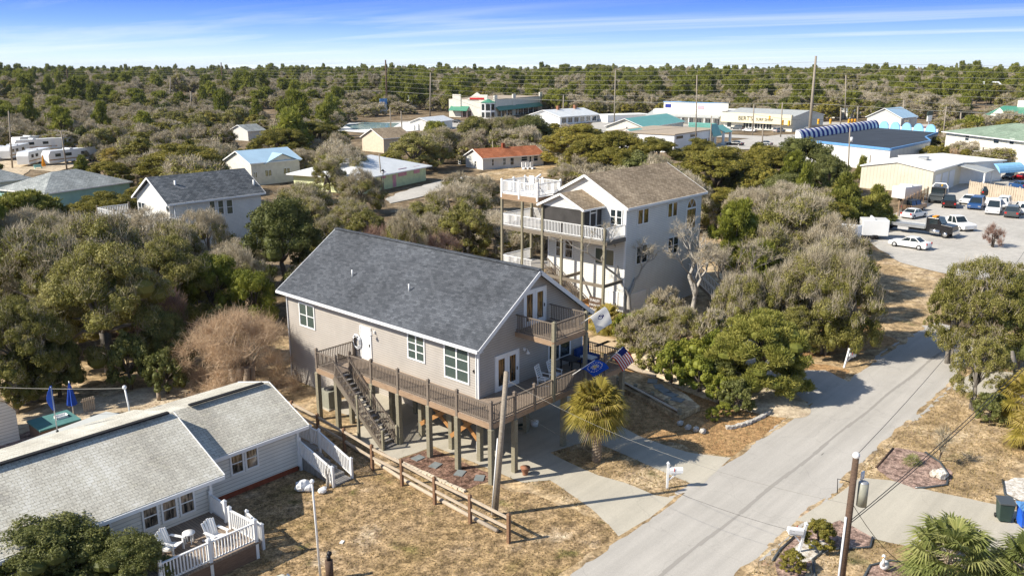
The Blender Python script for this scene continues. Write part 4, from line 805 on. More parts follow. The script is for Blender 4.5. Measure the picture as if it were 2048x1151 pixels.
railing(CT, (17.6, 35.4), (17.6, 34.0), dz, **Wr); railing(CT, (17.45, 33.3), (17.6, 31.5), dz, **Wr); railing(CT, (17.6, 31.45), (15.4, 31.45), dz, **Wr); railing(CT, (15.4, 31.45), (13.2, 31.45), dz, **Wr)
railing(CT, (18.4, 33.5), (18.2, 31.9), .25, **Wr)
for x, y, z in ((17.6, 35.35, dz), (17.6, 34.0, dz), (17.45, 33.3, dz), (17.62, 31.45, dz), (15.4, 31.45, dz), (13.2, 31.45, dz), (18.4, 33.5, .2), (18.2, 31.9, .2)): post(CT, x, y, 0, z + 1.1, .14, 'white', 'rail_post')
for k in range(3): MB().box(17.72 + k * .3, 18.0 + k * .3, 33.3, 34.3, 0, .64 - k * .22).build('step', M['deck'], CT)
MB().box(23.95, 25.4, 37.5, 39.5, dz - .1, dz).build('deck_floor', M['deckg'], CT)
for k in range(5): MB().box(24.1, 25.2, 37.5 - (k + 1) * .62 - .02, 37.5 - k * .62, 0, dz - (k + 1) * .15).build('step', M['deckg'], CT)
railing(CT, (25.4, 39.5), (25.4, 38.3), dz, **Wr); railing(CT, (25.4, 38.3), (25.4, 37.5), dz, **Wr); railing(CT, (25.4, 37.5), (25.3, 34.5), 0, za=dz, zb=.1, **Wr); railing(CT, (24.0, 37.4), (24.0, 34.4), 0, za=dz, zb=.1, **Wr)
for x, y, z in ((25.4, 39.5, dz), (25.4, 38.3, dz), (25.4, 37.5, dz), (25.3, 34.5, .1), (24.0, 37.35, dz), (24.0, 34.4, .1)): post(CT, x, y, 0, z + 1.08, .13, 'white', 'rail_post')
CLEAR.append([(2, 30), (29, 30), (29, 46), (2, 46)])
def adirondack(label, x, y, rz):
    t = thing('garden_chair', label, 'chair', (x, y, dz), rz, 'white garden chairs on the cottage deck'); F = MW[t.name]
    MB(F).slab([(-.28, -.35, .38), (.28, -.35, .38), (.28, .3, .26), (-.28, .3, .26)], .04).build('seat', M['white'], t)
    b_ = MB(F)
    for k in range(5): u = -.25 + k * .125; hh = 1.02 - abs(k - 2) * .05; b_.add([(u - .055, .26, .25), (u + .055, .26, .25), (u * 1.15 + .055, .55, hh), (u * 1.15 - .055, .55, hh), (u - .055, .29, .25), (u + .055, .29, .25), (u * 1.15 + .055, .58, hh), (u * 1.15 - .055, .58, hh)], [(0, 1, 2, 3), (7, 6, 5, 4), (0, 4, 5, 1), (1, 5, 6, 2), (2, 6, 7, 3), (3, 7, 4, 0)])
    b_.build('backrest', M['white'], t)
    for s in (-1, 1): MB(F).box(s * .36 - .07, s * .36 + .07, -.4, .35, .55, .58).build('armrest', M['white'], t); MB(F).box(s * .34 - .03, s * .34 + .03, -.36, -.28, 0, .55).build('leg', M['white'], t); MB(F).beam((s * .3, -.3, .33), (s * .3, .62, .03), .04, .1).build('leg', M['white'], t)
adirondack('white adirondack chair on the cottage deck, left of the small round table', 14.7, 33.5, math.radians(25)); adirondack('white adirondack chair on the cottage deck in the railing corner', 16.4, 32.7, math.radians(10))
t = thing('side_table', 'small round white table between the two adirondack chairs', 'table', (15.55, 33.6, dz)); MB().cyl(15.55, 33.6, dz + .48, dz + .52, .28, n=16).build('tabletop', M['white'], t)
for a in range(4): MB().box(15.55 + .18 * math.cos(a * 1.57) - .02, 15.55 + .18 * math.cos(a * 1.57) + .02, 33.6 + .18 * math.sin(a * 1.57) - .02, 33.6 + .18 * math.sin(a * 1.57) + .02, dz, dz + .48).build('leg', M['white'], t)
t = thing('antenna', 'slim mast with a curved blue and white pennant rising from the cottage roof', 'mast', (14.2, 44.3, 3)); p = P(117, 878, 3.0); q = (p[0], p[1]); m = MB().cyl(*q, 2.9, 5.9, .03).build('mast', M['steel'], t); MB().cyl(*q, 2.9, 3.5, .07).build('bracket', M['black'], t)
m = MB(); 
for i in range(8): z = 4.6 + i * .17; w = .28 * math.sin(math.pi * (i + .4) / 8.5); w2 = .28 * math.sin(math.pi * (i + 1.4) / 8.5) if i < 7 else .02; m.add([(q[0] - w, q[1], z), (q[0] + .05, q[1], z), (q[0] + .05, q[1], z + .17), (q[0] - w2, q[1], z + .17), (q[0] - w, q[1] + .02, z), (q[0] + .05, q[1] + .02, z), (q[0] + .05, q[1] + .02, z + .17), (q[0] - w2, q[1] + .02, z + .17)], [(0, 1, 2, 3), (4, 7, 6, 5), (0, 3, 7, 4), (1, 5, 6, 2)])
m.build('pennant', M['umbrella'], t)
p = P(262, 832, 3.0); t = thing('service_mast', 'white leaning service mast with weatherhead at the back of the cottage roof', 'mast', p); MB().tube([(p[0], p[1], 2.8), (p[0] - .15, p[1], 4.7)], .05, 8).build('mast', M['white'], t); MB().ball((p[0] - .16, p[1], 4.75), .12).build('weatherhead', M['trim'], t)
MASTTOP = (p[0] - .16, p[1], 4.7)
p = P(148, 835); t = thing('umbrella', 'closed blue patio umbrella beside the hot tub', 'umbrella', p); m = MB(); vs = []; fs = []
for j, (z, rr) in enumerate(((.9, .32), (1.3, .26), (1.8, .17), (2.2, .08), (2.45, .02))):
    for k in range(16): a = k * math.pi / 8; rr2 = rr * (1 if k % 2 else .6); vs.append((p[0] + rr2 * math.cos(a), p[1] + rr2 * math.sin(a), z))
for j in range(4):
    for k in range(16): fs.append((j * 16 + k, j * 16 + (k + 1) % 16, j * 16 + 16 + (k + 1) % 16, j * 16 + 16 + k))
m.add(vs, fs); m.build('canopy', M['umbrella'], t); MB().cyl(p[0], p[1], 0, 2.5, .03).build('pole', M['white'], t)
t = thing('hot_tub', 'square hot tub under a green cover with reddish sides', 'hot tub', (16.7, 52.6, 0)); MB().box(15.7, 17.9, 51.6, 53.6, 0, .8).build('tub', M['retain'], t); MB().box(15.62, 17.98, 51.52, 53.68, .8, .9).build('cover', M['teal'], t)
t = thing('storage_bin', 'white plastic bin lying on the hot tub cover', 'bin', (17.2, 52.7, .9)); MB().box(16.9, 17.6, 52.4, 52.9, .9, .93).box(16.9, 16.94, 52.4, 52.9, .93, 1.05).box(17.56, 17.6, 52.4, 52.9, .93, 1.05).box(16.9, 17.6, 52.4, 52.44, .93, 1.05).box(16.9, 17.6, 52.86, 52.9, .93, 1.05).build('tray', M['white'], t)
p = P(168, 825); t = thing('gate', 'short wooden picket gate beside the closed blue umbrella', 'gate', p); m = MB()
for k in range(6): m.box(p[0] + k * .13, p[0] + k * .13 + .08, p[1], p[1] + .04, 0, .95)
m.build('pickets', M['fence'], t); MB().box(p[0] - .1, p[0] + .8, p[1] + .04, p[1] + .08, .7, .8).build('rail', M['fence'], t)
t = thing('shed', 'small white gambrel-roofed garden shed at the left edge beyond the cottage', 'shed', (13.6, 54.5, 0)); F = Matrix.Translation((11.6, 53.2, 0)); m = MB(F); m.box(0, 3.4, 0, 3, 0, 1.9)
pr_ = [(0, 1.9), (3.4, 1.9), (2.9, 2.6), (1.7, 3.0), (.5, 2.6)]
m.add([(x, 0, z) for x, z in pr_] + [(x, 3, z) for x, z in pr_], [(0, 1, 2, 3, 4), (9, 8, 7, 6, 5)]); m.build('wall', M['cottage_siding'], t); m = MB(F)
for a, b in (((3.5, 1.85), (2.95, 2.62)), ((2.95, 2.62), (1.7, 3.03)), ((1.7, 3.03), (.45, 2.62)), ((.45, 2.62), (-.1, 1.85))): m.slab([(a[0], -.1, a[1] + .05), (b[0], -.1, b[1] + .05), (b[0], 3.1, b[1] + .05), (a[0], 3.1, a[1] + .05)], .05)
m.build('roof', M['brown_roof'], t); MB(F).box(1.2, 2.3, -.04, 0, .1, 1.8).build('door', M['white'], t)
CLEAR.append([(10, 46), (22, 46), (22, 57), (10, 57)])
# ---------------------------------------------------------------- middle-left white house
t, F, L, (ff, fl, fr_) = house('house', 'white-sided house on stilts with dark slate roof, round gable window and side deck', 'house', (45.6, 94.5), (57.6, 94.5), 8.2, 6.5, 2.5, 'white_siding', 'dark_roof', .45)
for a, b in ((417, 432), (434, 449), (451, 467)): winpx(t, ff, a, 402 - (a - 417) * .08, b, 430 - (a - 417) * .08, 1, 2, pane='blind')
winpx(t, fl, 276, 402, 293, 430, 2, 2); c, z = hit(fl, 336, 417); m = MB(fl); m.tube([(c, 0, z), (c, .06, z)], .42, 16).build('round_window', M['white'], t); MB(fl).tube([(c, .02, z), (c, .08, z)], .33, 16).build('pane', M['glass'], t)
MB().tube([(46.15, 94.4, 6.3), (46.15, 94.4, .5)], .06, 6).build('downspout', M['white'], t)
for px, py in ((339, 368), (508, 370)): MB().cyl(47.8 if px < 400 else 57.4, 97.0 if px < 400 else 95.6, 6.9, 8.6 if px < 400 else 7.9, .12).build('vent_pipe', M['white'], t)
z = 3.9; MB().box(42.3, 46.2, 92.5, 106.5, z - .1, z).build('deck_floor', M['deckg'], t)
for a, b in (((42.3, 92.5), (42.3, 99)), ((42.3, 99), (42.3, 106.5)), ((42.3, 106.5), (46.2, 106.5)), ((42.3, 92.5), (46.2, 92.5))): railing(t, a, b, z, 1.1, 'white', sp=.2, bw=.08)
for a in ((42.3, 92.5), (42.3, 97), (42.3, 101.7), (42.3, 106.5), (46.2, 92.5), (46.2, 106.5)): post(t, *a, 0, z + 1.3, .2, 'wood', 'deck_post')
tt = thing('patio_table', 'dark round table with chairs on the side deck of the slate-roofed house', 'table', (44.2, 97.5, z)); MB().cyl(44.2, 97.5, z + .7, z + .75, .7).build('tabletop', M['black'], tt); MB().cyl(44.2, 97.5, z, z + .7, .05).build('leg', M['black'], tt)
for i in range(3):
    a = i * 2.1; cx, cy = 44.2 + 1.1 * math.cos(a), 97.5 + 1.1 * math.sin(a); tt = thing('patio_chair', ['black patio chair on the far side of the round deck table', 'black patio chair on the left of the round deck table', 'black patio chair on the near side of the round deck table'][i], 'chair', (cx, cy, z), 0, 'chairs round the deck table of the slate-roofed house')
    MB().box(cx - .25, cx + .25, cy - .25, cy + .25, z + .4, z + .45).build('seat', M['black'], tt); MB().box(cx + .2, cx + .25, cy - .25, cy + .25, z + .45, z + 1).build('backrest', M['black'], tt)
    for s in (-.2, .2): MB().box(cx + s - .02, cx + s + .02, cy - .2, cy + .2, z, z + .4).build('leg', M['black'], tt)
# ---------------------------------------------------------------- houses behind
def H_(lab, a, b, W_, e, rise, wall, roof, **k):
    return house(k.pop('name', 'house'), lab, k.pop('cat', 'house'), P(*a), P(*b), W_, e, rise, wall, roof, **k)
t, F, L, w = H_('long low white house with rust red roof and white chairs out front', (966, 340), (1087, 331), 7.5, 2.6, 1.6, 'white_siding', 'red_roof')
for a in ((1005, 316, 1012, 330), (1020, 315, 1028, 330), (1042, 312, 1055, 322), (1058, 311, 1063, 326), (1067, 309, 1076, 322), (1080, 308, 1085, 320), (983, 318, 988, 332)): winpx(t, w[0], *a)
for a in ((917, 318, 922, 329), (949, 321, 953, 333)): winpx(t, w[1], *a)
MB(F).box(L * .45, L * .45 + .6, 3.4, 4.0, 3.8, 5.2).build('chimney', M['brick'], t)
for i, px in enumerate((1049, 1057, 1066)):
    p = P(px, 339); tt = thing('garden_chair', ['white garden chair before the rust-roofed house, leftmost of three', 'white garden chair before the rust-roofed house, middle of three', 'white garden chair before the rust-roofed house, rightmost of three'][i], 'chair', p, 0, 'white chairs before the rust-roofed house'); x, y = p[:2]
    MB().box(x - .5, x + .5, y - .4, y + .4, .4, .5).build('seat', M['white'], tt); MB().box(x - .5, x + .5, y + .35, y + .5, .5, 1.6).build('backrest', M['white'], tt); MB().box(x - .45, x - .35, y - .35, y + .3, 0, .4).box(x + .35, x + .45, y - .35, y + .3, 0, .4).build('leg', M['white'], tt)
t, F, L, w = H_('pale yellow house with pink shutters and broad white metal roof', (722, 389), (852, 361), 15, 2.9, 2.5, 'yellow', 'whiteroof', over=.9, style='hip')
for a in ((796, 338, 813, 350), (827, 333, 839, 345), (764, 344, 771, 356)): 
    o = winpx(t, w[0], *a, 1, 1, frame='pink', pane='pink')
c, z = hit(w[0], 788, 345); MB(w[0]).box(c - .5, c + .5, 0, .08, .1, 2.3).build('door', M['pink'], t)
t, F, L, w = H_('white house with pale blue metal roof and small front gable', (505, 372), (601, 361), 9, 4.3, 1.9, 'cream', 'blueroof')
m = MB(F); q = L * .62; m.add([(q - 3.6, -.1, 4.0), (q + 3.6, -.1, 4.0), (q, -.1, 5.5)], [(0, 1, 2)]); m.build('front_gable', M['cream'], t); m = MB(F)
for s in (-1, 1): m.slab([(q + s * 4, -.6, 4.02), (q, -.6, 5.65), (q, 3.0, 5.65), (q + s * 4, .6, 4.02)], .1)
m.build('gable_roof', M['blueroof'], t)
for a in ((529, 340, 544, 352), (566, 336, 581, 348), (507, 344, 515, 356)): winpx(t, w[0], *a, 2, 1, pane='curtain')
t, F, L, w = H_('long grey-roofed house with mint green walls, left of the slate-roofed house', (95, 425), (262, 398), 11, 3.0, 2.4, 'mint', 'grey_roof', style='hip')
t, F, L, w = H_('grey-roofed house with grey walls at the left edge of the picture', (-120, 408), (64, 386), 9, 2.7, 2.2, 'pale_siding', 'grey_roof', style='hip')
t, F, L, w = H_('beige gabled house half hidden among grey trees beyond the white-roofed house', (768, 306), (822, 301), 9, 3.8, 2.2, 'beige', 'brown_roof')
t, F, L, w = H_('small white gabled house in the woods beyond the domed evergreens', (497, 282), (530, 279), 8, 3.0, 1.6, 'white_siding', 'grey_roof')
t, F, L, w = H_('small white house with low roof near the pool by the highway', (860, 262), (905, 256), 8, 3.0, 1.4, 'white_siding', 'whiteroof')
# ---------------------------------------------------------------- business strip
t, F, L, w = H_('long cream building with teal metal roof', (1287, 276), (1366, 262), 13, 3.4, 2.4, 'cream', 'tealroof', cat='building', name='building', over=.6)
for a in ((1300, 256, 1304, 263), (1318, 253, 1322, 260), (1327, 252, 1331, 259), (1340, 250, 1344, 257)): winpx(t, w[0], *a, 1, 1)
for a in ((1252, 253, 1255, 262), (1259, 256, 1262, 262)): winpx(t, w[1], *a, 1, 1)
t, F, L, w = H_('small building with teal hipped metal roof behind the domed evergreens', (1300, 300), (1322, 296), 14, 2.9, 2.2, 'cream', 'tealroof', cat='building', name='building', over=.5)
t, F, L, w = H_('low white bank with tan flat roof and teal awnings', (1347, 306), (1432, 291), 20, 4.6, 0, 'white', 'tanroof', cat='bank', name='bank', over=.3, style='flat')
for a in ((1352, 272, 1366, 277), (1380, 268, 1394, 273)): winpx(t, w[0], *a, 1, 1)
for k in range(6): window(t, w[0], L * (.42 + k * .09), L * (.42 + k * .09) + L * .075, .5, 2.6, 2, 1)
m = MB(F); m.slab([(L - 5, -1.2, 3.0), (L + 1, -1.2, 3.0), (L + .2, .2, 6.2), (L - 4.5, .2, 6.2)], .2).slab([(L + 1, -1.2, 3.0), (L + 1, 9, 3.0), (L + .2, 9, 6.2), (L + .2, .2, 6.2)], .2); m.build('mansard', M['tealroof'], t)
m = MB(F); 
for v in (-1.5, 5): m.slab([(L + 2, v, 3.6), (L + 8, v, 3.6), (L + 8, 1.75, 5.4), (L + 2, 1.75, 5.4)], .15)
m.build('canopy_roof', M['tealroof'], t)
for u in (L + 2.5, L + 7.5):
    for v in (-1, 4.5): MB(F).box(u - .3, u + .3, v - .3, v + .3, 0, 3.6).build('canopy_column', M['white'], t)
# strip mall
t, F, L, w = H_('cream strip mall with long grey metal canopy and signs on its parapet', (1306, 247), (1442, 253), 22, 5.4, 0, 'cream', 'flatwhite', cat='shops', name='strip_mall', over=.1, style='flat')
m = MB(F); m.box(1.5, L, 5.5, 5.9, 5.65, 8.3); m.box(1.5, 1.9, 5.9, 20, 5.65, 8.3); m.build('parapet', M['cream'], t); MB(F).box(1.3, L, 5.4, 6.0, 8.3, 8.5).build('parapet_cap', M['bluepaint'], t)
MB(F).slab([(-2, -3, 3.3), (L, -3, 3.3), (L, 5.4, 5.75), (-2, 5.4, 5.75)], .15).build('canopy', M['greyribbed'], t)
for k in range(9): MB(F).box(k * L / 9 + .5, k * L / 9 + .8, -2.7, -2.4, 0, 3.2).build('canopy_post', M['white'], t)
for k in range(8): window(t, w[0], k * L / 8 + .8, k * L / 8 + L / 8 - .8, .4, 2.8, 3, 1, mid=.15)
pf = F @ wf((0, 5.5), (L, 5.5))
for x0, y0, x1, y1, c, txt in ((1331, 208, 1342, 215, 'navy', ''), (1396, 211, 1408, 218, 'pink', ''), (1371, 212, 1389, 216, 'cream', 'Sandbar')):
    a, b = hit(pf, x0, y0), hit(pf, x1, y1)
    if c != 'cream': MB(pf).box(a[0], b[0], .02, .15, b[1], a[1]).build('shop_sign', M[c], t)
# surf shop
t, F, L, w = H_('cream surf shop with grey metal roof and dark lettering on its long fascia', (1447, 256), (1583, 264), 22, 5.1, 1.8, 'cream', 'greyribbed', cat='shop', name='surf_shop', over=.3)
MB(F).box(-.4, L + .4, -1.6, -.45, 2.4, 5.75).build('fascia_sign', M['creamsign'], t); sf = F @ wf((0, -1.6), (L, -1.6))
a = hit(sf, 1478, 238); o = text_mesh(t, "BERT'S", Matrix.Translation((0, 0, 3.3)) @ sf @ Matrix.Translation((hit(sf, 1491, 238)[0], 0, 0)), 2.05, 'black', 'lettering', .04, .05)
o = text_mesh(t, "SURF SHOP", Matrix.Translation((0, 0, 3.35)) @ sf @ Matrix.Translation((hit(sf, 1529, 240)[0], 0, 0)), 1.35, 'black', 'lettering', .04, .05)
for k in range(5): window(t, w[0], L * (.3 + k * .085), L * (.3 + k * .085) + L * .078, .4, 2.7, 2, 1, mid=.12)
window(t, w[0], L * .05, L * .12, .4, 2.5, 1, 1)
# warehouse
wh_ = 5.0; WC = [P(1781, 297, wh_), P(1861, 280.5, wh_), P(1851, 273, wh_), P(1876, 264, wh_), P(1747, 254, wh_), P(1590, 277, wh_)]; WC = [(p[0], p[1]) for p in WC]
t = thing('warehouse', 'big white warehouse with dark flat roof edged in blue and striped awnings', 'warehouse', (WC[0][0] + 10, WC[0][1] + 10, 0)); MB().prism(WC, 0, wh_ - .3).build('wall', M['panelwall'], t)
MB().prism(WC, wh_ - .3, wh_ - .1).build('roof', M['tar'], t)
m = MB()
for i in (5, 0, 1, 2): a, b = WC[i], WC[(i + 1) % 6]; m.beam((*a, wh_ - .2), (*b, wh_ - .2), .3, .5)
m.build('roof_edge', M['bluepaint'], t)
A_, B_ = Vector(WC[5]), Vector(WC[4]); n = 19; u = (B_ - A_) / n; w_ = Vector((u.y, -u.x)).normalized()
for k in range(n):
    for h in (0, 1):
        m = MB(); p = A_ + u * (k + h * .5); q = p + u * .5; vs = []
        for j in range(7): a = j * math.pi / 12; z = wh_ - .1 + 2.1 * math.sin(a); o_ = -w_ * (1.6 * (1 - math.cos(a)) - 1.6); vs += [(p.x + o_.x, p.y + o_.y, z), (q.x + o_.x, q.y + o_.y, z), (p.x + o_.x, p.y + o_.y, z - .08), (q.x + o_.x, q.y + o_.y, z - .08)]
        for j in range(6): e = j * 4; m.add([vs[e], vs[e + 1], vs[e + 5], vs[e + 4], vs[e + 2], vs[e + 3], vs[e + 7], vs[e + 6]], [(0, 1, 2, 3), (7, 6, 5, 4), (0, 3, 7, 4), (1, 5, 6, 2)])
        e = 0; m.add([vs[i * 4] for i in range(7)] + [(p.x, p.y, wh_ - .1)], [tuple(range(8))]); m.build('awning', M['navy' if h else 'white'], t)
A_, B_ = Vector(WC[4]) * .9 + Vector(WC[3]) * .1, Vector(WC[3]); u = (B_ - A_) / 5
for k in range(5):
    c = A_ + u * (k + .45); r_ = u.length * .42; pts = [c + u.normalized() * r_ * math.cos(a) for a in np.linspace(math.pi, 0, 13)]; zs = [wh_ - .1 + 2.0 * math.sin(a) for a in np.linspace(math.pi, 0, 13)]; d_ = Vector((u.y, -u.x)).normalized() * .4
    m = MB().add([(p.x, p.y, z) for p, z in zip(pts, zs)] + [(p.x + d_.x, p.y + d_.y, z) for p, z in zip(pts, zs)] + [(c.x, c.y, wh_ - .1), (c.x + d_.x, c.y + d_.y, wh_ - .1)], [(i, i + 1, 26) for i in range(12)] + [(13 + i, 14 + i, 27) for i in range(12)] + [(i, i + 1, 14 + i, 13 + i) for i in range(12)]); m.build('awning', M['skyblue'], t)
MB().beam((*A_, wh_ + .3), (*B_, wh_ + .3), .2, .8).build('parapet', M['white'], t)
CLEAR.append(WC)
# garage
G0 = P(1862, 388); gx, gy = G0[0], G0[1]; gw = P(1746, 372)[1] - gy; gl = 17
t, F, L, w = house('garage', 'beige ribbed-metal workshop with low white roof and bay doors facing the car lot', 'garage', (gx, gy), (gx + gl, gy), 12.5, 4.1, 1.1, 'ribwall', 'flatwhite', over=.2)
for k in range(3): MB(w[0]).box(1.2 + k * 4.3, 4.4 + k * 4.3, .0, .06, 0, 3.2).build('bay_door', M['trim'], t)
MB(F).box(9, 10.5, 4, 5.5, 5.0, 5.5).build('roof_vent', M['steel'], t)
MB(F).slab([(14.5, -5, 2.9), (20.5, -5, 2.9), (20.5, 0, 3.9), (14.5, 0, 3.9)], .15).build('canopy', M['greyribbed'], t)
for u in (14.8, 20.2): MB(F).box(u - .12, u + .12, -4.8, -4.56, 0, 2.85).build('canopy_post', M['white'], t)
# white flat building with awning
t, F, L, w = house('building', 'white flat-roofed building with pale blue awning beside the beige workshop', 'building', P(1915, 368), P(2000, 362), 14, 3.9, 0, 'white', 'flatwhite', over=.5, style='flat'); m = MB(F)
vs = [(L * .72 + .0, -.6 - 1.6 * math.sin(a), 1.9 + 1.7 * math.cos(a)) for a in np.linspace(0, 1.57, 7)]; m.add(vs + [(v[0] + 7, v[1], v[2]) for v in vs], [(i, i + 1, 8 + i, 7 + i) for i in range(6)] + [tuple(range(7)), tuple(range(7, 14))]); m.build('awning', M['skyblue'], t)
# green-roofed two-storey building
t, F, L, w = house('building', 'two-storey cream building with sage green hipped roof and wooden outside stairs', 'building', P(1886, 318), P(2060, 348), 20, 6.6, 2.6, 'cream', 'sageroof', over=.8, style='hip', L=44)
for a in ((1931, 270, 1938, 282), (1988, 275, 1998, 288), (2020, 276, 2028, 290)): winpx(t, w[0], *a, 1, 2)
a = hit(w[0], 1963, 290)[0]; b = hit(w[0], 2032, 290)[0]; MB(w[0]).box(a, b, 0, 2.2, 3.2, 3.4).build('balcony', M['deckg'], t)
for i in range(2): MB(w[0]).box(a, b, 2.1, 2.2, 3.9 + i * .4, 3.97 + i * .4).build('balcony_rail', M['wood'], t)
for k in range(4): MB(w[0]).box(a + (b - a) * k / 3 - .1, a + (b - a) * k / 3 + .1, 2.0, 2.2, 0, 4.4).build('balcony_post', M['wood'], t)
c = hit(w[0], 1935, 300)[0]
for v in (1.2, 2.3): MB(w[0]).beam((a, v, 3.3), (c, v, .9), .1, .4).build('stair_stringer', M['wood'], t); MB(w[0]).beam((a, v, 4.3), (c, v, 1.9), .08, .1).build('handrail', M['wood'], t)
t, F, L, w = H_('cream building with bright green metal roof beyond the sage-roofed one', (1968, 252), (2110, 262), 20, 4.2, 3.2, 'cream', 'greenroof', cat='building', name='building', over=.5)
MB(F).box(L * .2, L, 9, 20, 6.6, 9.6).build('parapet', M['cream'], t)
m = MB(F); q = L * .22; m.add([(q - 4, -.8, 4.0), (q + 4, -.8, 4.0), (q, -.8, 7.0)], [(0, 1, 2)]); m.build('front_gable', M['cream'], t)
# blue-roofed small house at the junction
t, F, L, w = H_('small pale house with blue gabled roof at the highway junction', (1800, 262), (1830, 258), 12, 4.6, 3.0, 'pale_siding', 'blueroof', over=.5); MB(F).box(L, L + 9, 3, 10, 0, 3.4).build('wing', M['bluepaint'], t); MB(F).box(L, L + 9.3, 2.7, 10.3, 3.4, 3.7).build('wing_roof', M['flatwhite'], t)
winpx(t, w[0], 1808, 240, 1818, 246, 2, 1)
# restaurants
t, F, L, w = H_('cream restaurant with stepped parapets, green awnings and a green-roofed glass corner turret', (988, 238), (1083, 226), 22, 8.0, 0, 'cream', 'tanroof', cat='restaurant', name='restaurant', over=0, style='flat')
for u in (0, L * .36, L - 3): MB(F).box(u, u + 3, -.3, .3, 0, 10).build('pier', M['cream'], t)
MB(F).slab([(1, -2.2, 3.6), (L - 3, -2.2, 3.6), (L - 3, 0, 5.2), (1, 0, 5.2)], .2).build('awning', M['greenroof'], t)
for k in range(8): window(t, w[0], 2 + k * (L - 6) / 8, 2 + (k + .85) * (L - 6) / 8, .6, 3.3, 2, 1)
for v in (3, 16): MB(F).box(-.3, .3, v, v + 4, 0, 10.2).build('pier', M['cream'], t)
MB(F).slab([(-2.4, 12, 3.4), (-2.4, 21, 3.4), (0, 21, 5.2), (0, 12, 5.2)], .2).build('awning', M['greenroof'], t)
for k in range(4): window(t, w[1], 2 + k * 2.4, 3.8 + k * 2.4, .5, 3.2, 1, 1, frame='red')
m = MB(F).tube([(-1.5, 2, 0), (-1.5, 2, 7)], 3.2, 8, False).build('turret', M['white'], t); MB(F).tube([(-1.5, 2, 7), (-1.5, 2, 8.4)], [3.7, .4], 8, False).build('turret_roof', M['greenroof'], t)
for k in range(8):
    a = k * math.pi / 4 + math.pi / 8; 
    MB(F @ Matrix.Translation((-1.5 + 2.98 * math.cos(a), 2 + 2.98 * math.sin(a), 0)) @ Matrix.Rotation(a, 4, 'Z')).box(0, .06, -.9, .9, .8, 3.0).box(0, .06, -.9, .9, 3.8, 6.4).build('turret_window', M['glass'], t)
m = MB(F); m.add([(-.35, 3, 8), (-.35, 13, 8), (-.35, 8, 11.2), (.2, 3, 8), (.2, 13, 8), (.2, 8, 11.2)], [(0, 1, 2), (5, 4, 3), (0, 3, 4, 1), (1, 4, 5, 2), (2, 5, 3, 0)]).build('gable', M['cream'], t)
MB(F).box(-.45, -.35, 4.5, 11.5, 8.1, 8.9).build('fascia_sign', M['red'], t)
t, F, L, w = H_('low white restaurant with pale metal roof and rooftop chimneys', (1120, 250), (1195, 244), 16, 3.2, 2.2, 'white', 'whiteroof', cat='restaurant', name='restaurant', over=.8)
for k in range(6): window(t, w[0], 1 + k * L / 6.2, 1 + (k + .7) * L / 6.2, .6, 2.6, 2, 1)
for u in (L * .3, L * .75): MB(F).box(u, u + 1, 7, 8, 4.5, 6.8).build('chimney', M['terra'], t)
t, F, L, w = H_('long low white storage building between the restaurant and the strip mall', (1215, 246), (1305, 243), 10, 2.8, 0.2, 'white', 'flatwhite', cat='building', name='building', style='flat', over=.2)
far = [('white house with dark roof high in the far woods', (1026, 178), (1044, 177), 'white_siding', 'dark_roof', 3), ('pale beige house peeking from the far woods', (1294, 186), (1306, 184), 'beige', 'grey_roof', 3),
 ('small grey-roofed house in the woods left of the junction', (1700, 240), (1722, 238), 'pale_siding', 'grey_roof', 2.4), ('pale blue coastal house with porch on the far right rise', (1966, 212), (1998, 212), 'skyblue', 'whiteroof', 6), ('low white house on the far right rise left of the pale blue one', (1896, 196), (1922, 196), 'white', 'flatwhite', 3.2),
 ('white block house on the far horizon at the right', (1694, 152), (1708, 152), 'white', 'flatwhite', 4), ('white house among far trees beyond the restaurant', (944, 146), (960, 146), 'white', 'grey_roof', 5), ('white house in woods at the left rim of the pool', (822, 222), (850, 220), 'white_siding', 'grey_roof', 4)]
for lab, a, b, wl, rf_, e in far:
    t, F, L, w = H_(lab, a, b, 9, e, 2.0, wl, rf_, z0=0); zz = ter(*P(*a)[:2])
    t.location.z = zz - .2
    for k in range(3): window(t, w[0], L * (.12 + k * .3), L * (.12 + k * .3) + L * .16, e * .35, e * .8, 1, 1, fw=.15)
# ================================================================ fence, poles, wires, street things
t = thing('split_rail_fence', 'long split rail fence with brown posts between the two lawns', 'fence', (26.4, 33, 0)); r = random.Random(9)
fy = [23.8, 26.4, 29.05, 31.8, 34.4, 37.3, 40.2, 43.1, 46]; fx = [26.2, 26.26, 26.37, 26.55, 26.65, 26.95, 27.2, 27.35, 27.4]
for x, y in zip(fx, fy): post(t, x, y, 0, 1.5, .15, 'fpost')
for i in range(len(fy) - 1):
    for z in (.78, 1.32): MB().beam((fx[i], fy[i], z + r.uniform(-.03, .03)), (fx[i + 1], fy[i + 1], z + r.uniform(-.03, .03)), .07, .13).build('rail', M['fence'], t)
one('landscape_timber', 'row of pale logs lying on the grass along the foot of the split rail fence', 'timber', MB().tube([(*P(994.6, 1065)[:2], .12), (*P(912, 1020)[:2], .12), (*P(803, 960)[:2], .12), (*P(690, 886)[:2], .12)], .11, 7), M['fence'])
F0 = Matrix.Identity(4)
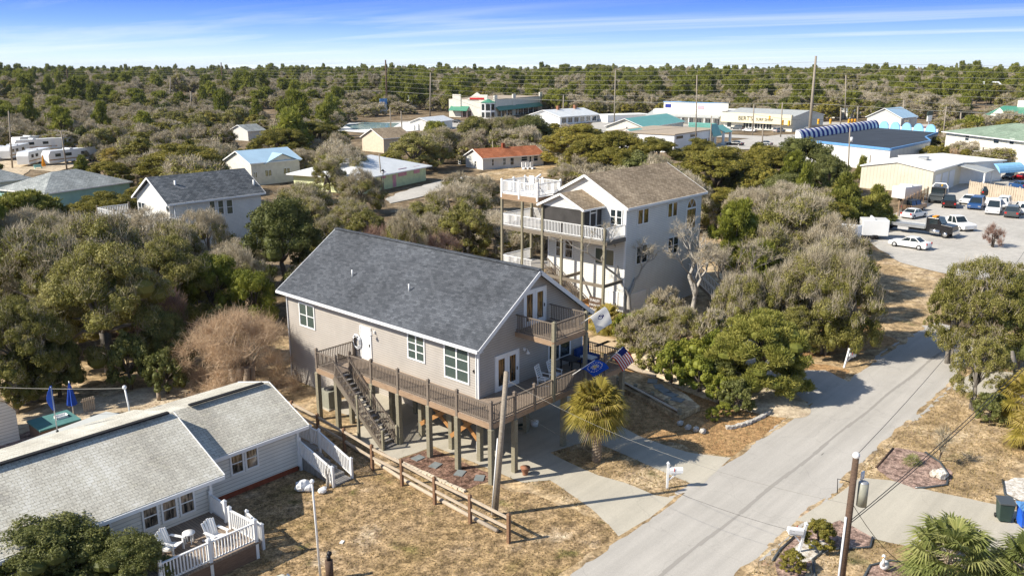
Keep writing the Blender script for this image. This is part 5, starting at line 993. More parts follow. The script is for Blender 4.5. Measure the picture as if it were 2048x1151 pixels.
def pole(name, label, base, top, r0=.15, r1=.11, mat='pole', arms=(), group=None, cat='pole', xf=None, armw=1.2, armdir=None):
    t = thing(name, label, cat, base, 0, group); MB().tube([base, top], [r0, r1], 10).build('shaft', M[mat], t)
    B, T_ = Vector(base), Vector(top); ad = Vector(armdir) if armdir else Vector((RT[0], RT[1], 0))
    for h in arms:
        c = B.lerp(T_, h); MB().beam(c - ad * armw, c + ad * armw, .12, .14).build('crossarm', M['pole'], t)
        for k in (-.9, -.4, .4, .9): q = c + ad * armw * k; MB().cyl(q.x, q.y, q.z + .06, q.z + .26, .05, n=6).build('insulator', M['steel'], t)
    if xf: c = B.lerp(T_, xf); MB().cyl(c.x + ad.x * .4, c.y + ad.y * .4, c.z - .5, c.z + .5, .28).build('transformer', M['trim'], t)
    return t
def wire(label, pts, sag=.5, r=.012, mat='wire', group=None, cat='cable', name='cable'):
    ps = []
    for a, b in zip(pts, pts[1:]):
        a = Vector(a); b = Vector(b)
        for k in range(0 if not ps else 1, 13): s = k / 12; p = a.lerp(b, s); p.z -= sag * 4 * s * (1 - s); ps.append(p)
    return one(name, label, cat, MB().tube(ps, r, 4, False), M[mat], group)
b_ = P(990, 1030); tp_ = P(1013, 743, 7.7); t = pole('utility_pole', 'weathered grey utility pole with white conduit beside the fence end and driveway', b_, tp_, .15, .12)
B, T_ = Vector(b_), Vector(tp_); off = Vector((-RT[0], -RT[1], 0)) * .17
MB().tube([B + off, B.lerp(T_, .55) + off], .035, 6).build('conduit', M['white'], t); MB().tube([B.lerp(T_, .93) - off * .3, B.lerp(T_, .93) - off * 1.3], .06, 8).build('clamp', M['steel'], t)
b2 = P(1672, 1240); t2 = P(1712, 915, 7.4); t = pole('utility_pole', 'dark brown utility pole with a transformer can rising over the right-hand driveway', b2, t2, .17, .12, 'darkpole')
B2, T2 = Vector(b2), Vector(t2); c = B2.lerp(T2, .80) + Vector((RT[0], RT[1], 0)) * .42; MB().cyl(c.x, c.y, c.z - .55, c.z + .4, .19, n=16).build('transformer', M['galv'], t); MB().ball((c.x, c.y, c.z + .4), (.19, .19, .08)).build('transformer_lid', M['steel'], t)
MB().tube([B2.lerp(T2, .0) - Vector((RT[0], RT[1], 0)) * .0 + Vector((-.16, .05, 0)), B2.lerp(T2, .66) + Vector((-.16, .05, 0))], .045, 6).build('conduit', M['trim'], t)
for k in (.1, .25): q = c + Vector((k - .1, .1, .5)); MB().cyl(q.x, q.y, q.z, q.z + .3, .05, n=8).build('bushing', M['white'], t)
MB().ball((T2.x, T2.y, T2.z + .1), .14).build('pole_cap', M['white'], t)
MB().tube([B2.lerp(T2, .86) - Vector((RT[0], RT[1], 0)) * .1, B2.lerp(T2, .88) - Vector((RT[0], RT[1], 0)) * .6, B2.lerp(T2, .8) - Vector((RT[0], RT[1], 0)) * .55], .02, 5).build('loop_cable', M['black'], t)
aB = B.lerp(T_, .95); 
wire('pale service cable between the weathered pole top and the transformer pole', [aB, B2.lerp(T2, .73)], .75, .008, 'wirel')
wire('lower thin cable from the weathered pole toward the leaning white mailbox', [B.lerp(T_, .8), (P(1590, 1062, 2.2))], .7, .007, 'wire')
wire('thin black cable from the transformer pole top along the street', [T2 + Vector((0, 0, .1)), Vector((75, 13.2, 8.5))], .8, .012)
for i, dz_ in enumerate((0, .12)):
    wire(['thick upper black cable from the transformer pole to the right edge', 'thick lower black cable from the transformer pole to the right edge'][i], [B2.lerp(T2, .62) - Vector((0, 0, dz_)), Vector(P(2075, 700, 7.0)) - Vector((0, 0, dz_ * 3))], .3, .02)
wire('cable looping down from the transformer pole to the palm clump', [B2.lerp(T2, .75), P(1810, 1130, .3)], .3, .014)
wire('white cable from the left edge to the leaning mast on the cottage roof', [P(-60, 771, 5.0), MASTTOP], .1, .02, 'wirel')
# mailboxes
def mailbox(label, p, rz, tilt=0.0, s=1.0):
    t = thing('mailbox', label, 'mailbox', p, rz); F = MW[t.name] @ Matrix.Rotation(tilt, 4, 'Y')
    m = MB(F).box(-.055, .055, -.055, .055, 0, 1.45 * s); m.add([(-.08, -.08, 1.45 * s), (.08, -.08, 1.45 * s), (.08, .08, 1.45 * s), (-.08, .08, 1.45 * s), (0, 0, 1.58 * s)], [(0, 1, 2, 3), (0, 1, 4), (1, 2, 4), (2, 3, 4), (3, 0, 4)]); m.build('post', M['white'], t)
    MB(F).box(.055, .7, -.045, .045, .85 * s, .94 * s).beam((.06, 0, .5 * s), (.45, 0, .85 * s), .06, .06).build('arm', M['white'], t)
    pr = [(-.13, 0), (.13, 0), (.13, .17), (.09, .25), (0, .285), (-.09, .25), (-.13, .17)]; z = .95 * s
    MB(F).add([(.08, y, z + q) for y, q in pr] + [(.78, y, z + q) for y, q in pr], [tuple(range(7)), tuple(range(7, 14))[::-1]] + [(i, 7 + i, 7 + (i + 1) % 7, (i + 1) % 7) for i in range(7)]).build('box', M['white'], t)
    MB(F).box(.3, .34, -.15, -.13, z + .1, z + .3).build('flag', M['red'], t); return t
mailbox('upright white mailbox on a capped post between the two concrete driveways', P(1334, 976), math.radians(-48)); mailbox('white mailbox on a leaning post beside the round green bush', P(1598, 1103), math.radians(-225), -.15); mailbox('white mailbox on a tilted post in tree shade at the end of the street', P(1688, 735), math.radians(-20), .25)
# bins
def bin_(label, p, rz, col, lid):
    t = thing('wheelie_bin', label, 'bin', p, rz); F = MW[t.name]; m = MB(F); a, b_ = .26, .34
    m.add([(-a, -a, .08), (a, -a, .08), (a, a, .08), (-a, a, .08), (-b_, -b_, 1.02), (b_, -b_, 1.02), (b_, b_, 1.02), (-b_, b_, 1.02)], [(3, 2, 1, 0), (4, 5, 6, 7), (0, 1, 5, 4), (1, 2, 6, 5), (2, 3, 7, 6), (3, 0, 4, 7)]); m.build('body', M[col], t, .02)
    MB(F).slab([(-.37, -.38, 1.08), (.37, -.38, 1.08), (.37, .40, 1.14), (-.37, .40, 1.14)], .06).build('lid', M[lid], t)
    for s in (-1, 1): MB(F).tube([(s * .3, .3, .12), (s * .25, .3, .12)], .12, 12).build('wheel', M['black'], t)
bin_('dark green wheelie bin standing on the right-hand driveway', P(2006, 1040), math.radians(-60), 'green', 'cgrey'); bin_('bright blue wheelie bin at the right edge next to the dark green one', P(2048, 1052), math.radians(-55), 'blue', 'bluepaint')
# rocks and small yard things
def rock(label, p, s, group=None, mat='rock', seed=0):
    r = random.Random(seed); m = MB().ball((p[0], p[1], s * .35), (s * .6, s * .45, s * .42), 9, 6); m.v = [(x + r.uniform(-.07, .07) * s, y + r.uniform(-.07, .07) * s, max(0, z + r.uniform(-.06, .06) * s)) for x, y, z in m.v]; m.sm = [False] * len(m.sm)
    return rebase(one('rock', label, 'rock', m, M[mat], group), (p[0], p[1], 0))
for i, (q, s, l) in enumerate((((605, 980), .75, 'large white boulder at the left end of the row below the cottage side steps'), ((618, 981), .5, 'middle white boulder between the large one and the steps'), ((646, 985), .45, 'small white boulder just below the cottage side steps'))): rock(l, P(*q), s, None, 'white', i)
for i in range(9):
    f_ = lambda s: P(1452 + 86 * s, 858 - 8 * s - 24 * s * s); a, b = Vector(f_(i / 9)), Vector(f_((i + .93) / 9)); c = (a + b) / 2; L = (b - a).length; F = Matrix.Translation(c) @ Matrix.Rotation(math.atan2((b - a).y, (b - a).x), 4, 'Z'); r = random.Random(i)
    m = MB(F).box(-L / 2, L / 2, -.13, .13, 0, .2); m.v = [(x + r.uniform(-.04, .04), y + r.uniform(-.04, .04), z + (r.uniform(-.04, .04) if z > .1 else 0)) for x, y, z in m.v]
    rebase(one('curb_stone', 'curved row at the pine straw edge, ' + ['first curb stone from the left', 'second curb stone from the left', 'third curb stone from the left', 'fourth curb stone from the left', 'middle curb stone', 'fourth curb stone from the right', 'third curb stone from the right', 'second curb stone from the right', 'last curb stone at the right'][i], 'stone', m, M['rock'], 'curb stones in the curved row', .03), c)
for i, q in enumerate(((1360, 850), (1376, 858), (1392, 862), (1405, 866))): rock('pale rock in the short line below the retaining wall, ' + ['first from the left', 'second from the left', 'second from the right', 'last at the right'][i], P(*q), .42, 'rocks below the retaining wall', 'rock', 40 + i)
for i, q in enumerate(((1262, 672), (1255, 684), (1245, 690), (1232, 668), (1246, 662), (1222, 664))): rock('light stone in the loose ring around the plywood sheets, ' + ['nearest the palmetto', 'furthest right', 'nearest the street', 'in the middle', 'between the palmetto and the others', 'furthest left'][i], P(*q), .38, 'stones round the plywood', 'rock', 50 + i)
for i, (q, l) in enumerate((((1882, 955), 'white weathered stump with pale stones in the mulch bed'), ((1868, 952), 'pale flat stone left of the white stump'))): rock(l, P(*q), .7 - .2 * i, None, 'shell', 60 + i)
for pts, l in (([(1752, 935), (1770, 915), (1786, 897)], 'dark timber edging along the street side of the upper mulch bed'), ([(1850, 905), (1880, 925), (1897, 950), (1893, 970), (1850, 976), (1830, 976)], 'curved black edging around the upper mulch bed'), ([(1545, 1122), (1560, 1100), (1590, 1073)], 'black edging at the street side of the mailbox bed'), ([(1630, 1160), (1625, 1120), (1650, 1100), (1700, 1098), (1740, 1095), (1745, 1075)], 'curving black edging around the lower mulch bed'), ([(2005, 960), (2010, 990), (2050, 1010)], 'black edging around the white shell bed'), ([(1725, 1160), (1740, 1132), (1780, 1122), (1830, 1128)], 'black edging around the goose statue bed')):
    one('edging', l, 'edging', MB().tube([Vector(P(*q)) + Vector((0, 0, .05)) for q in pts], .06, 6), M['cgrey'] if 'dark timber' not in l else M['darkpole'])
t = thing('statue', 'white goose statue with raised neck in the bottom right mulch bed', 'statue', P(1768, 1140)); x, y = P(1768, 1140)[:2]; MB().ball((x, y, .28), (.3, .2, .2)).build('body', M['white'], t); MB().tube([(x - .2, y, .35), (x - .26, y, .6), (x - .24, y, .8)], [.09, .06, .06], 8).ball((x - .27, y, .84), .09).build('neck', M['white'], t); MB().tube([(x - .34, y, .84), (x - .46, y, .81)], [.03, .01], 6).build('beak', M['orange'], t)
p = P(643, 1175); t = thing('flagpole', 'tall bare white flagpole rising from the lawn at the bottom edge', 'pole', p); tt_ = P(624, 962, 6.6); MB().tube([p, tt_], [.05, .035], 8).build('shaft', M['white'], t); MB().ball(tt_, .09).build('finial', M['white'], t)
p = P(660, 1160); t = thing('mooring_post', 'squat dark wooden post with metal gear beside the flagpole', 'post', p); MB().cyl(p[0], p[1], 0, 1.0, .17).build('post', M['darkpole'], t); MB().cyl(p[0], p[1], 1.0, 1.25, .09).ball((p[0] + .05, p[1], 1.3), .12).build('fitting', M['black'], t)
one('stone', 'small white paving fragment lying alone on the cottage lawn', 'stone', MB(Matrix.Translation(P(684, 1084)) @ Matrix.Rotation(.5, 4, 'Z')).box(-.12, .12, -.08, .08, 0, .05), M['white'])
p = P(655, 975); t = thing('dead_plant', 'bleached twisted driftwood trunk at the foot of the cottage steps', 'driftwood', p); MB().tube([p, (p[0] + .05, p[1], .5), (p[0] - .03, p[1] + .05, .95), (p[0] + .1, p[1], 1.35)], [.1, .08, .06, .02], 7).build('trunk', M['barkw'], t); MB().tube([(p[0] + .03, p[1], .6), (p[0] + .28, p[1] + .1, 1.0)], [.04, .01], 5).build('branch', M['barkw'], t)
p = P(318, 800); t = thing('stump', 'small pale tree stump on the sand behind the cottage', 'stump', p); MB().cyl(p[0], p[1], 0, .55, .14, .12).build('trunk', M['palmbark'], t)
# lamp post and background poles
p = P(768, 403); t = thing('street_lamp', 'black lantern-style lamp post by the yellow house drive', 'lamp', p); MB().cyl(p[0], p[1], 0, 4.6, .09, .05).build('pole', M['black'], t); MB().cyl(p[0], p[1], 4.6, 5.1, .16, .26, 8).build('lantern', M['trim'], t); MB().cyl(p[0], p[1], 5.1, 5.4, .32, .02, 8).build('cap', M['black'], t)
def ptop(b, x, y):
    b = Vector(b); d = FW + RT * (x - 1024) / FPX + UP * (575.5 - y) / FPX; tt = math.hypot(b.x, b.y) / math.hypot(d[0], d[1]); return (CP[0] + d[0] * tt, CP[1] + d[1] * tt, CP[2] + d[2] * tt)
PB = [((25, 337), (17, 222), 0, 'tall slim pole beside the parked campers at the left edge', None), ((134, 340), (122, 262), 0, 'pole with double crossarm in front of the big camper', (1.0, .88)), ((22, 260), (15, 215), 0, 'thin dark pole in the woods behind the campers', None),
      ((988, 333), (985, 282), 0, 'plain pole in front of the rust-roofed house', None), ((1134, 332), (1137, 257), 0, 'pole with crossarm and transformer right of the rust-roofed house', (.93,)), ((1391, 305), (1394, 150), 0, 'tall dark pole in front of the strip mall', None), ((1420, 315), (1423, 232), 0, 'pale pole beside the bank', None),
      ((1228, 262), (1231, 140), 0, 'slim tall pole between the white restaurant and the strip mall', None), ((1126, 244), (1127, 190), 0, 'pole beside the cream restaurant pier', None), ((1524, 300), (1526, 250), 0, 'dark pole in the bank forecourt', None), ((1505, 272), (1508, 209), 0, 'pale pole in front of the surf shop', None),
      ((1561, 275), (1565, 205), 0, 'pole right of the surf shop lettering', None), ((1696, 350), (1700, 255), 0, 'pole with white transformer against the warehouse', None), ((1738, 345), (1741, 310), 0, 'short dark pole by the warehouse wall', None), ((398, 352), (399, 318), 5, 'small crossarm pole behind the slate roof ridge', (.95,)),
      ((947, 232), (948, 190), 0, 'dark pole before the green awnings', None), ((860, 236), (861, 145), 0, 'slim pole above the pool', None), ((765, 380), (758, 308), 0, 'dark slanting pole in front of the white hipped roof', None), ((782, 262), (780, 214), 0, 'pole right of the blue highway sign', None), ((804, 262), (802, 222), 0, 'pole at the edge of the pool lot', None),
      ((1884, 290), (1893, 212), 0, 'dark pole left of the sage-roofed building', (.95,)), ((1805, 250), (1808, 200), 0, 'pole right of the blue-roofed little house', None), ((1920, 255), (1922, 225), 0, 'short pole before the green-roofed building', None), ((1680, 265), (1682, 215), 0, 'pole at the traffic signals', None), ((1714, 262), (1716, 212), 0, 'pole right of the traffic signals', None),
      ((1690, 240), (1692, 150), 0, 'slim pole in the woods left of the blue-roofed house', None), ((340, 200), (341, 155), 0, 'slim pole in the far left woods', None), ((383, 225), (381, 183), 0, 'orange-brown pole by the sandy clearing', None), ((196, 172), (198, 152), 2, 'tiny pole in the far left woods', None), ((623, 180), (624, 140), 4, 'slim pole in the woods left of the tall centre pole', None)]
for b, tq, z, l, arms in PB:
    B_ = P(*b); zz = ter(B_[0], B_[1]); B_ = P(*b, zz) if zz > .5 else B_; T__ = ptop(B_, *tq); d = math.hypot(B_[0], B_[1]); rr = max(.12, min(.32, d * .0008))
    pole('utility_pole', l, B_, T__, rr, rr * .75, 'pole', arms or (), 'background utility poles', 'pole', xf=.75 if 'transformer' in l else None, armw=1.3)
TP = []
for (x, y, z, l) in ((133, 138, 20.5, 'far left transmission pole sticking up from the woods'), (442, 125, 25, 'transmission pole left of the centre, top above the horizon'), (771, 120, 25, 'tall transmission pole behind the pool, at the picture centre left'), (1632, 112, 25, 'tallest transmission pole right of the surf shop')):
    q = P(x, y, z); fx_ = {1632: 1620, 771: 778, 442: 449, 133: 138}[x]; zb = max(0, ter(*q[:2]) - 1); B_ = (q[0], q[1], zb); pole('transmission_pole', l, B_, q, .5, .33, 'pole' if x == 1632 else 'darkpole', (), 'transmission poles', 'pole'); TP.append(Vector(q))
TP.append(TP[-1] + (TP[-1] - TP[-2]) * .9 + Vector((0, 0, 0)))
ext = TP[0] + (TP[0] - TP[1]) * .8
names = ['topmost', 'second', 'third', 'fourth', 'fifth', 'sixth', 'seventh', 'lowest']
for i, dz_ in enumerate((1.8, 3.4, 5.0, 6.6, 8.2, 10.0, 12.0, 14.2)):
    wire(names[i] + ' of the transmission wires strung across the woods', [Vector((p.x, p.y, p.z - dz_)) for p in [ext] + TP], 1.6, .04 if i != 7 else .07, 'wirel', 'transmission wires')
for i, (a, b) in enumerate((((1137, 257), (1394, 250)), ((122, 262), (15, 262)), ((1893, 215), (2120, 225)))):
    pa = ptop(P(*[(1134, 332), (134, 340), (1884, 290)][i]), *a); pb = ptop(P(*[(1391, 305), (25, 337), (2120, 300)][i]), *b)
    wire(['local wire from the transformer pole toward the strip mall', 'local wire between the two poles by the campers', 'local wire running right from the pole by the sage-roofed building'][i], [pa, pb], 1.0, .03, 'wirel')
for i, (x, y) in enumerate(((1540, 236), (1551, 234), (1565, 245), (1578, 246), (1637, 243), (1661, 243), (1698, 243), (1704, 243), (1710, 243))):
    b = P(x, y + 26); q = ptop(b, x, y); t = thing('traffic_signal', ['yellow traffic signal', 'second yellow traffic signal', 'third yellow traffic signal', 'fourth yellow traffic signal', 'left of the two lone traffic signals', 'right of the two lone traffic signals', 'left of the triple traffic signals', 'middle of the triple traffic signals', 'right of the triple traffic signals'][i] + ' hanging by the highway junction' + (' before the surf shop' if i < 4 else ''), 'signal', q, 0, 'traffic signals')
    x_, y_, z_ = q; MB().box(x_ - .3, x_ + .3, y_ - .3, y_ + .3, z_ - .8, z_ + .8).build('housing', M['siggold'], t)
    for k in range(3): MB().ball((x_ - .32, y_ - .2, z_ - .5 + k * .5), .16, 8, 4).build('lens', M['red' if k == 2 else 'dark'], t)
wire('span wire carrying the traffic signals before the surf shop', [ptop(P(1505, 272), 1506, 228), ptop(P(1561, 275), 1600, 240)], .3, .04)
wire('span wire carrying the traffic signals left of the blue-roofed house', [ptop(P(1620, 268), 1620, 238), ptop(P(1714, 262), 1716, 238)], .3, .04)
t = thing('road_sign', 'tall blue sign board on posts beside the pool and the centre transmission pole', 'sign', P(768, 228)); x, y = P(768, 230)[:2]; MB().box(x - 2.2, x + 2.2, y - .1, y + .1, 1.5, 7.5).build('board', M['bluepaint'], t); MB().box(x - 1.8, x + 1.8, y - .16, y - .1, 2.0, 5.0).build('panel', M['flatwhite'], t)
for s in (-1.8, 1.8): MB().box(x + s - .15, x + s + .15, y - .1, y + .1, 0, 1.5).build('leg', M['steel'], t)
t = thing('shop_sign', 'white roadside shop sign with green top on posts near the junction', 'sign', P(1857, 255)); x, y = P(1857, 252)[:2]; MB().box(x - 3, x + 3, y - .2, y + .2, 4, 5.4).build('header', M['green'], t); MB().box(x - 2.5, x + 2.5, y - .2, y + .2, 1.8, 4).build('board', M['white'], t); MB().box(x - .3, x + .3, y - .2, y + .2, 0, 1.8).build('leg', M['steel'], t)
# ---------------------------------------------------------------- fences of the car lot
def board_fence(label, a, b, h, mat, step=2.4):
    t = thing('wooden_fence', label, 'fence', a); A, B = Vector(a[:2] + (0,)), Vector(b[:2] + (0,)); L = (B - A).length; n = int(L / .22); u = (B - A) / L; w = Vector((-u.y, u.x, 0)); m = MB(); r = random.Random(2)
    for i in range(n):
        p = A + u * (i * L / n); q = p + u * (L / n * .88); o_ = w * (.02 if i % 2 else -.02); m.add([p + o_, q + o_, q + o_ + Vector((0, 0, h + r.uniform(-.05, .05))), p + o_ + Vector((0, 0, h)), p + o_ + w * .02, q + o_ + w * .02, q + o_ + w * .02 + Vector((0, 0, h)), p + o_ + w * .02 + Vector((0, 0, h))], [(0, 1, 2, 3), (7, 6, 5, 4), (3, 2, 6, 7), (0, 3, 7, 4), (1, 5, 6, 2)])
    m.build('boards', M[mat], t)
    for i in range(int(L / step) + 1): p = A + u * min(L, i * step); post(t, p.x + w.x * .12, p.y + w.y * .12, 0, h + .1, .12, mat)
board_fence('tall pale board fence behind the parked cars at the right', P(1936, 388), P(2110, 415), 2.3, 'fence'); board_fence('brown board fence beside the beige workshop', P(1797, 432), P(1856, 400), 2.2, 'rim_wood'); board_fence('long pale wooden fence by the highway beyond the surf shop', P(1618, 262), P(1700, 260), 2.0, 'fence', 4)
# ================================================================ vehicles
def car(label, kind, rear, front, col, group='vehicles in the car lot', name=None, z=0.0):
    R_ = Vector(P(*rear, z)); Fr = Vector(P(*front, z)); d = Fr - R_; c = (R_ + Fr) / 2
    K = dict(sedan=(4.7, 1.8, 1.42), suv=(4.7, 1.9, 1.75), van=(5.2, 1.95, 1.85), tall=(5.0, 1.95, 2.1), pickup=(5.6, 2.0, 1.85), jeep=(4.3, 1.85, 1.85))[kind]; L, Wd, Hh = K
    t = thing(name or {'sedan': 'parked_car', 'suv': 'parked_suv', 'van': 'minivan', 'tall': 'cargo_van', 'pickup': 'pickup_truck', 'jeep': 'off_road_car'}[kind], label, {'pickup': 'truck', 'van': 'van', 'tall': 'van'}.get(kind, 'car'), c, math.atan2(d.y, d.x), group); F = MW[t.name]
    l, w = L / 2, Wd / 2; belt = {'sedan': .92, 'suv': 1.08, 'van': 1.1, 'tall': 1.15, 'pickup': 1.15, 'jeep': 1.15}[kind]; g = .28
    prof = {'sedan': [(-l, .45), (-l, .85), (-l + .15, belt + .02), (-l + .9, belt + .04), (l - 1.35, belt), (l - .2, .78), (l, .62), (l, .4), (l - .1, g), (-l + .1, g)],
            'suv': [(-l, .5), (-l, belt), (l - 1.2, belt), (l - .15, belt - .14), (l, .8), (l, .42), (l - .1, g), (-l + .1, g)]}.get(kind if kind == 'sedan' else 'suv')
    if kind == 'jeep': prof = [(-l, .5), (-l, belt), (l - .05, belt), (l, .6), (l - .1, g + .15), (-l + .1, g + .15)]
    m = MB(F); n = len(prof)
    if kind == 'pickup':
        prof = [(-l, .55), (-l, 1.0), (l - 1.5, 1.0), (l - 1.45, belt), (l - .2, belt - .08), (l, .9), (l, .45), (l - .1, .35), (-l + .1, .35)]; n = len(prof)
    m.add([(x, -w + (.06 if q > belt - .1 else 0), q) for x, q in prof] + [(x, w - (.06 if q > belt - .1 else 0), q) for x, q in prof], [tuple(range(n)), tuple(range(n, 2 * n))[::-1]] + [(i, n + i, n + (i + 1) % n, (i + 1) % n) for i in range(n)])
    if kind == 'pickup': m.box(-l, l - 3.4, -w, -w + .08, 1.0, 1.25).box(-l, l - 3.4, w - .08, w, 1.0, 1.25).box(-l, -l + .08, -w + .08, w - .08, 1.0, 1.25)
    m.build('body', M[col], t, .05)
    cab = {'sedan': (-l + .75, -l + 1.45, l - 2.15, l - 1.35), 'suv': (-l + .03, -l + .3, l - 2.0, l - 1.25), 'van': (-l + .03, -l + .25, l - 1.9, l - .95), 'tall': (-l + .03, -l + .1, l - 1.7, l - 1.0), 'pickup': (-l + 2.15, -l + 2.3, l - 2.2, l - 1.55), 'jeep': (-l + .05, -l + .1, l - 1.7, l - 1.55)}[kind]
    a, b, c_, d_ = cab; bw, tw = w - .08, w - .24; z0, z1 = belt - .02 if kind != 'pickup' else 1.02, Hh - .05
    G = [(a, -bw, z0), (d_, -bw, z0), (d_, bw, z0), (a, bw, z0), (b, -tw, z1), (c_, -tw, z1), (c_, tw, z1), (b, tw, z1)]
    MB(F).add(G, [(0, 1, 5, 4), (1, 2, 6, 5), (2, 3, 7, 6), (3, 0, 4, 7)]).build('window', M['glass'], t)
    rf = MB(F); rf.add([(b - .03, -tw - .03, z1), (c_ + .03, -tw - .03, z1), (c_ + .03, tw + .03, z1), (b - .03, tw + .03, z1), (b + .05, -tw + .08, z1 + .06), (c_ - .05, -tw + .08, z1 + .06), (c_ - .05, tw - .08, z1 + .06), (b + .05, tw - .08, z1 + .06)], [(3, 2, 1, 0), (4, 5, 6, 7), (0, 1, 5, 4), (1, 2, 6, 5), (2, 3, 7, 6), (3, 0, 4, 7)])
    for s in (-1, 1):
        for (p, q) in (((a, s * bw, z0), (b, s * tw, z1)), ((d_, s * bw, z0), (c_, s * tw, z1)), (((a + d_) / 2, s * (bw + .01), z0), ((b + c_) / 2, s * (tw + .01), z1))): rf.beam(p, q, .07, .07)
        if kind in ('suv', 'van', 'tall'): rf.beam((a + .8, s * (bw + .01), z0), (b + .7, s * (tw + .01), z1), .1 if kind != 'tall' else 1.2, .06)
    rf.build('roof', M[col if kind != 'jeep' or col == 'cwhite' else 'black'], t)
    for x in (-l + .85, l - .85):
        for s in (-1, 1):
            wh = MB(F).tube([(x, s * (w - .2), .33), (x, s * (w + .02), .33)], .34, 14).build('wheel', M['tyre'], t); MB(F).tube([(x, s * (w + .01), .33), (x, s * (w + .04), .33)], .2, 10).build('rim', M['csil'], wh)
    for s in (-1, 1):
        MB(F).box(l - .06, l + .015, s * (w - .28) - .18, s * (w - .28) + .18, .58, .74).build('headlight', M['chrome'], t); MB(F).box(-l - .015, -l + .05, s * (w - .2) - .14, s * (w - .2) + .14, .7, .95).build('taillight', M['red'], t)
    return t
car('white four-door saloon parked alone at the front of the car lot', 'sedan', (1845, 499), (1793, 491), 'cwhite'); car('white single-cab pickup right of the black tow truck', 'pickup', (1890, 452), (1931, 462), 'cwhite'); car('black pickup seen from behind beside the dark wrecker', 'pickup', (1898, 424), (1896, 402), 'cblack')
car('white car parked between the black pickup and the blue minivan', 'sedan', (1948, 402), (1925, 411), 'cwhite'); car('dark blue minivan facing the camera in the car lot', 'van', (1962, 408), (1942, 425), 'cblue'); car('white tall cargo van facing the camera', 'tall', (1995, 415), (1978, 438), 'cwhite'); car('white boxy off-road car behind the cargo van', 'jeep', (2015, 408), (1995, 425), 'cwhite')
car('dark grey suv seen from behind at the right of the lot', 'suv', (2018, 442), (2030, 424), 'cgrey'); car('white suv partly cut by the right edge of the picture', 'suv', (2052, 432), (2036, 420), 'cwhite'); car('black suv nearest the workshop along the pale fence', 'suv', (1976, 396), (1966, 385), 'cblack'); car('black suv further right along the pale fence', 'suv', (2022, 398), (2008, 387), 'cblack')
car('tan off-road car behind the tow truck bed', 'jeep', (1815, 424), (1838, 420), 'ctan'); car('white and dark car close behind the tow truck bed', 'sedan', (1812, 438), (1842, 432), 'cwhite'); car('red car beyond the pale board fence', 'sedan', (2060, 362), (2035, 358), 'cred'); car('dark car beyond the fence left of the red one', 'sedan', (2030, 356), (2012, 360), 'cblack'); car('blue car beyond the pale board fence below the red one', 'sedan', (2052, 380), (2028, 374), 'cblue')
g2 = 'vehicles by the highway'
for l, k, a, b, c_ in (('dark suv parked before the left end of the surf shop', 'suv', (1484, 260), (1466, 259), 'cgrey'), ('white car with red lights before the surf shop windows', 'sedan', (1508, 264), (1490, 263), 'cwhite'), ('silver suv parked near the right end of the surf shop', 'suv', (1550, 265), (1566, 264), 'csil'), ('white pickup beside the surf shop side wall', 'pickup', (1625, 266), (1604, 265), 'cwhite'), ('dark car at the bank drive-through', 'sedan', (1478, 292), (1462, 291), 'cblack'), ('dark car near the bank forecourt exit', 'sedan', (1536, 292), (1520, 291), 'cgrey'), ('dark car in the restaurant forecourt', 'sedan', (905, 246), (925, 247), 'cblack'), ('silver car in the restaurant forecourt left side', 'sedan', (875, 243), (892, 243), 'csil'), ('red car on the highway beyond the junction', 'sedan', (1860, 262), (1842, 261), 'cred'), ('black car in front of the strip mall canopy', 'sedan', (1385, 264), (1400, 265), 'cblack'), ('white car in front of the strip mall', 'sedan', (1410, 266), (1425, 266), 'cwhite')):
    car(l, k, a, b, c_, g2)
# flatbed tow truck
R_ = Vector(P(1778, 459)); Fr = Vector(P(1892, 474)); d = Fr - R_; c = (R_ + Fr) / 2; t = thing('tow_truck', 'black flatbed tow truck with long grey bed behind the white saloon', 'truck', c, math.atan2(d.y, d.x)); F = MW[t.name]
MB(F).box(-5.2, 1.3, -1.15, 1.15, .95, 1.2).box(-5.2, 1.3, -1.2, -1.12, 1.2, 1.35).box(-5.2, 1.3, 1.12, 1.2, 1.2, 1.35).build('bed', M['steel'], t); MB(F).box(-4.8, 4.4, -.5, .5, .55, .9).build('chassis', M['black'], t)
m = MB(F); pr = [(1.5, .6), (1.5, 2.5), (2.9, 2.5), (3.3, 1.75), (4.7, 1.6), (4.8, .6)]; n = 6; m.add([(x, -1.05, z) for x, z in pr] + [(x, 1.05, z) for x, z in pr], [tuple(range(n)), tuple(range(n, 2 * n))[::-1]] + [(i, n + i, n + (i + 1) % n, (i + 1) % n) for i in range(n)]); m.build('cab', M['cblack'], t, .05)
MB(F).box(1.8, 2.8, -1.07, 1.07, 1.7, 2.3).build('window', M['glass'], t); MB(F).slab([(2.93, -.95, 2.45), (2.93, .95, 2.45), (3.33, .95, 1.8), (3.33, -.95, 1.8)], .02).build('windscreen', M['glass'], t); MB(F).box(1.35, 1.45, -1.1, 1.1, 1.0, 2.6).build('headache_rack', M['chrome'], t); MB(F).box(4.8, 4.95, -1.05, 1.05, .5, .95).build('bumper', M['chrome'], t)
MB(F).tube([(2.0, -1.0, .75), (3.2, -1.0, .75)], .28, 12).build('fuel_tank', M['chrome'], t); MB(F).box(-2.2, -.8, -1.1, -.7, .5, .9).build('toolbox', M['csil'], t); MB(F).box(1.9, 2.4, -.6, .6, 2.52, 2.66).build('light_bar', M['orange'], t)
for x in (-4.0, 3.9):
    for s in (-1, 1): w_ = MB(F).tube([(x, s * .75, .5), (x, s * 1.1, .5)], .5, 16).build('wheel', M['tyre'], t); MB(F).tube([(x, s * 1.09, .5), (x, s * 1.13, .5)], .3, 12).build('rim', M['chrome'], w_)
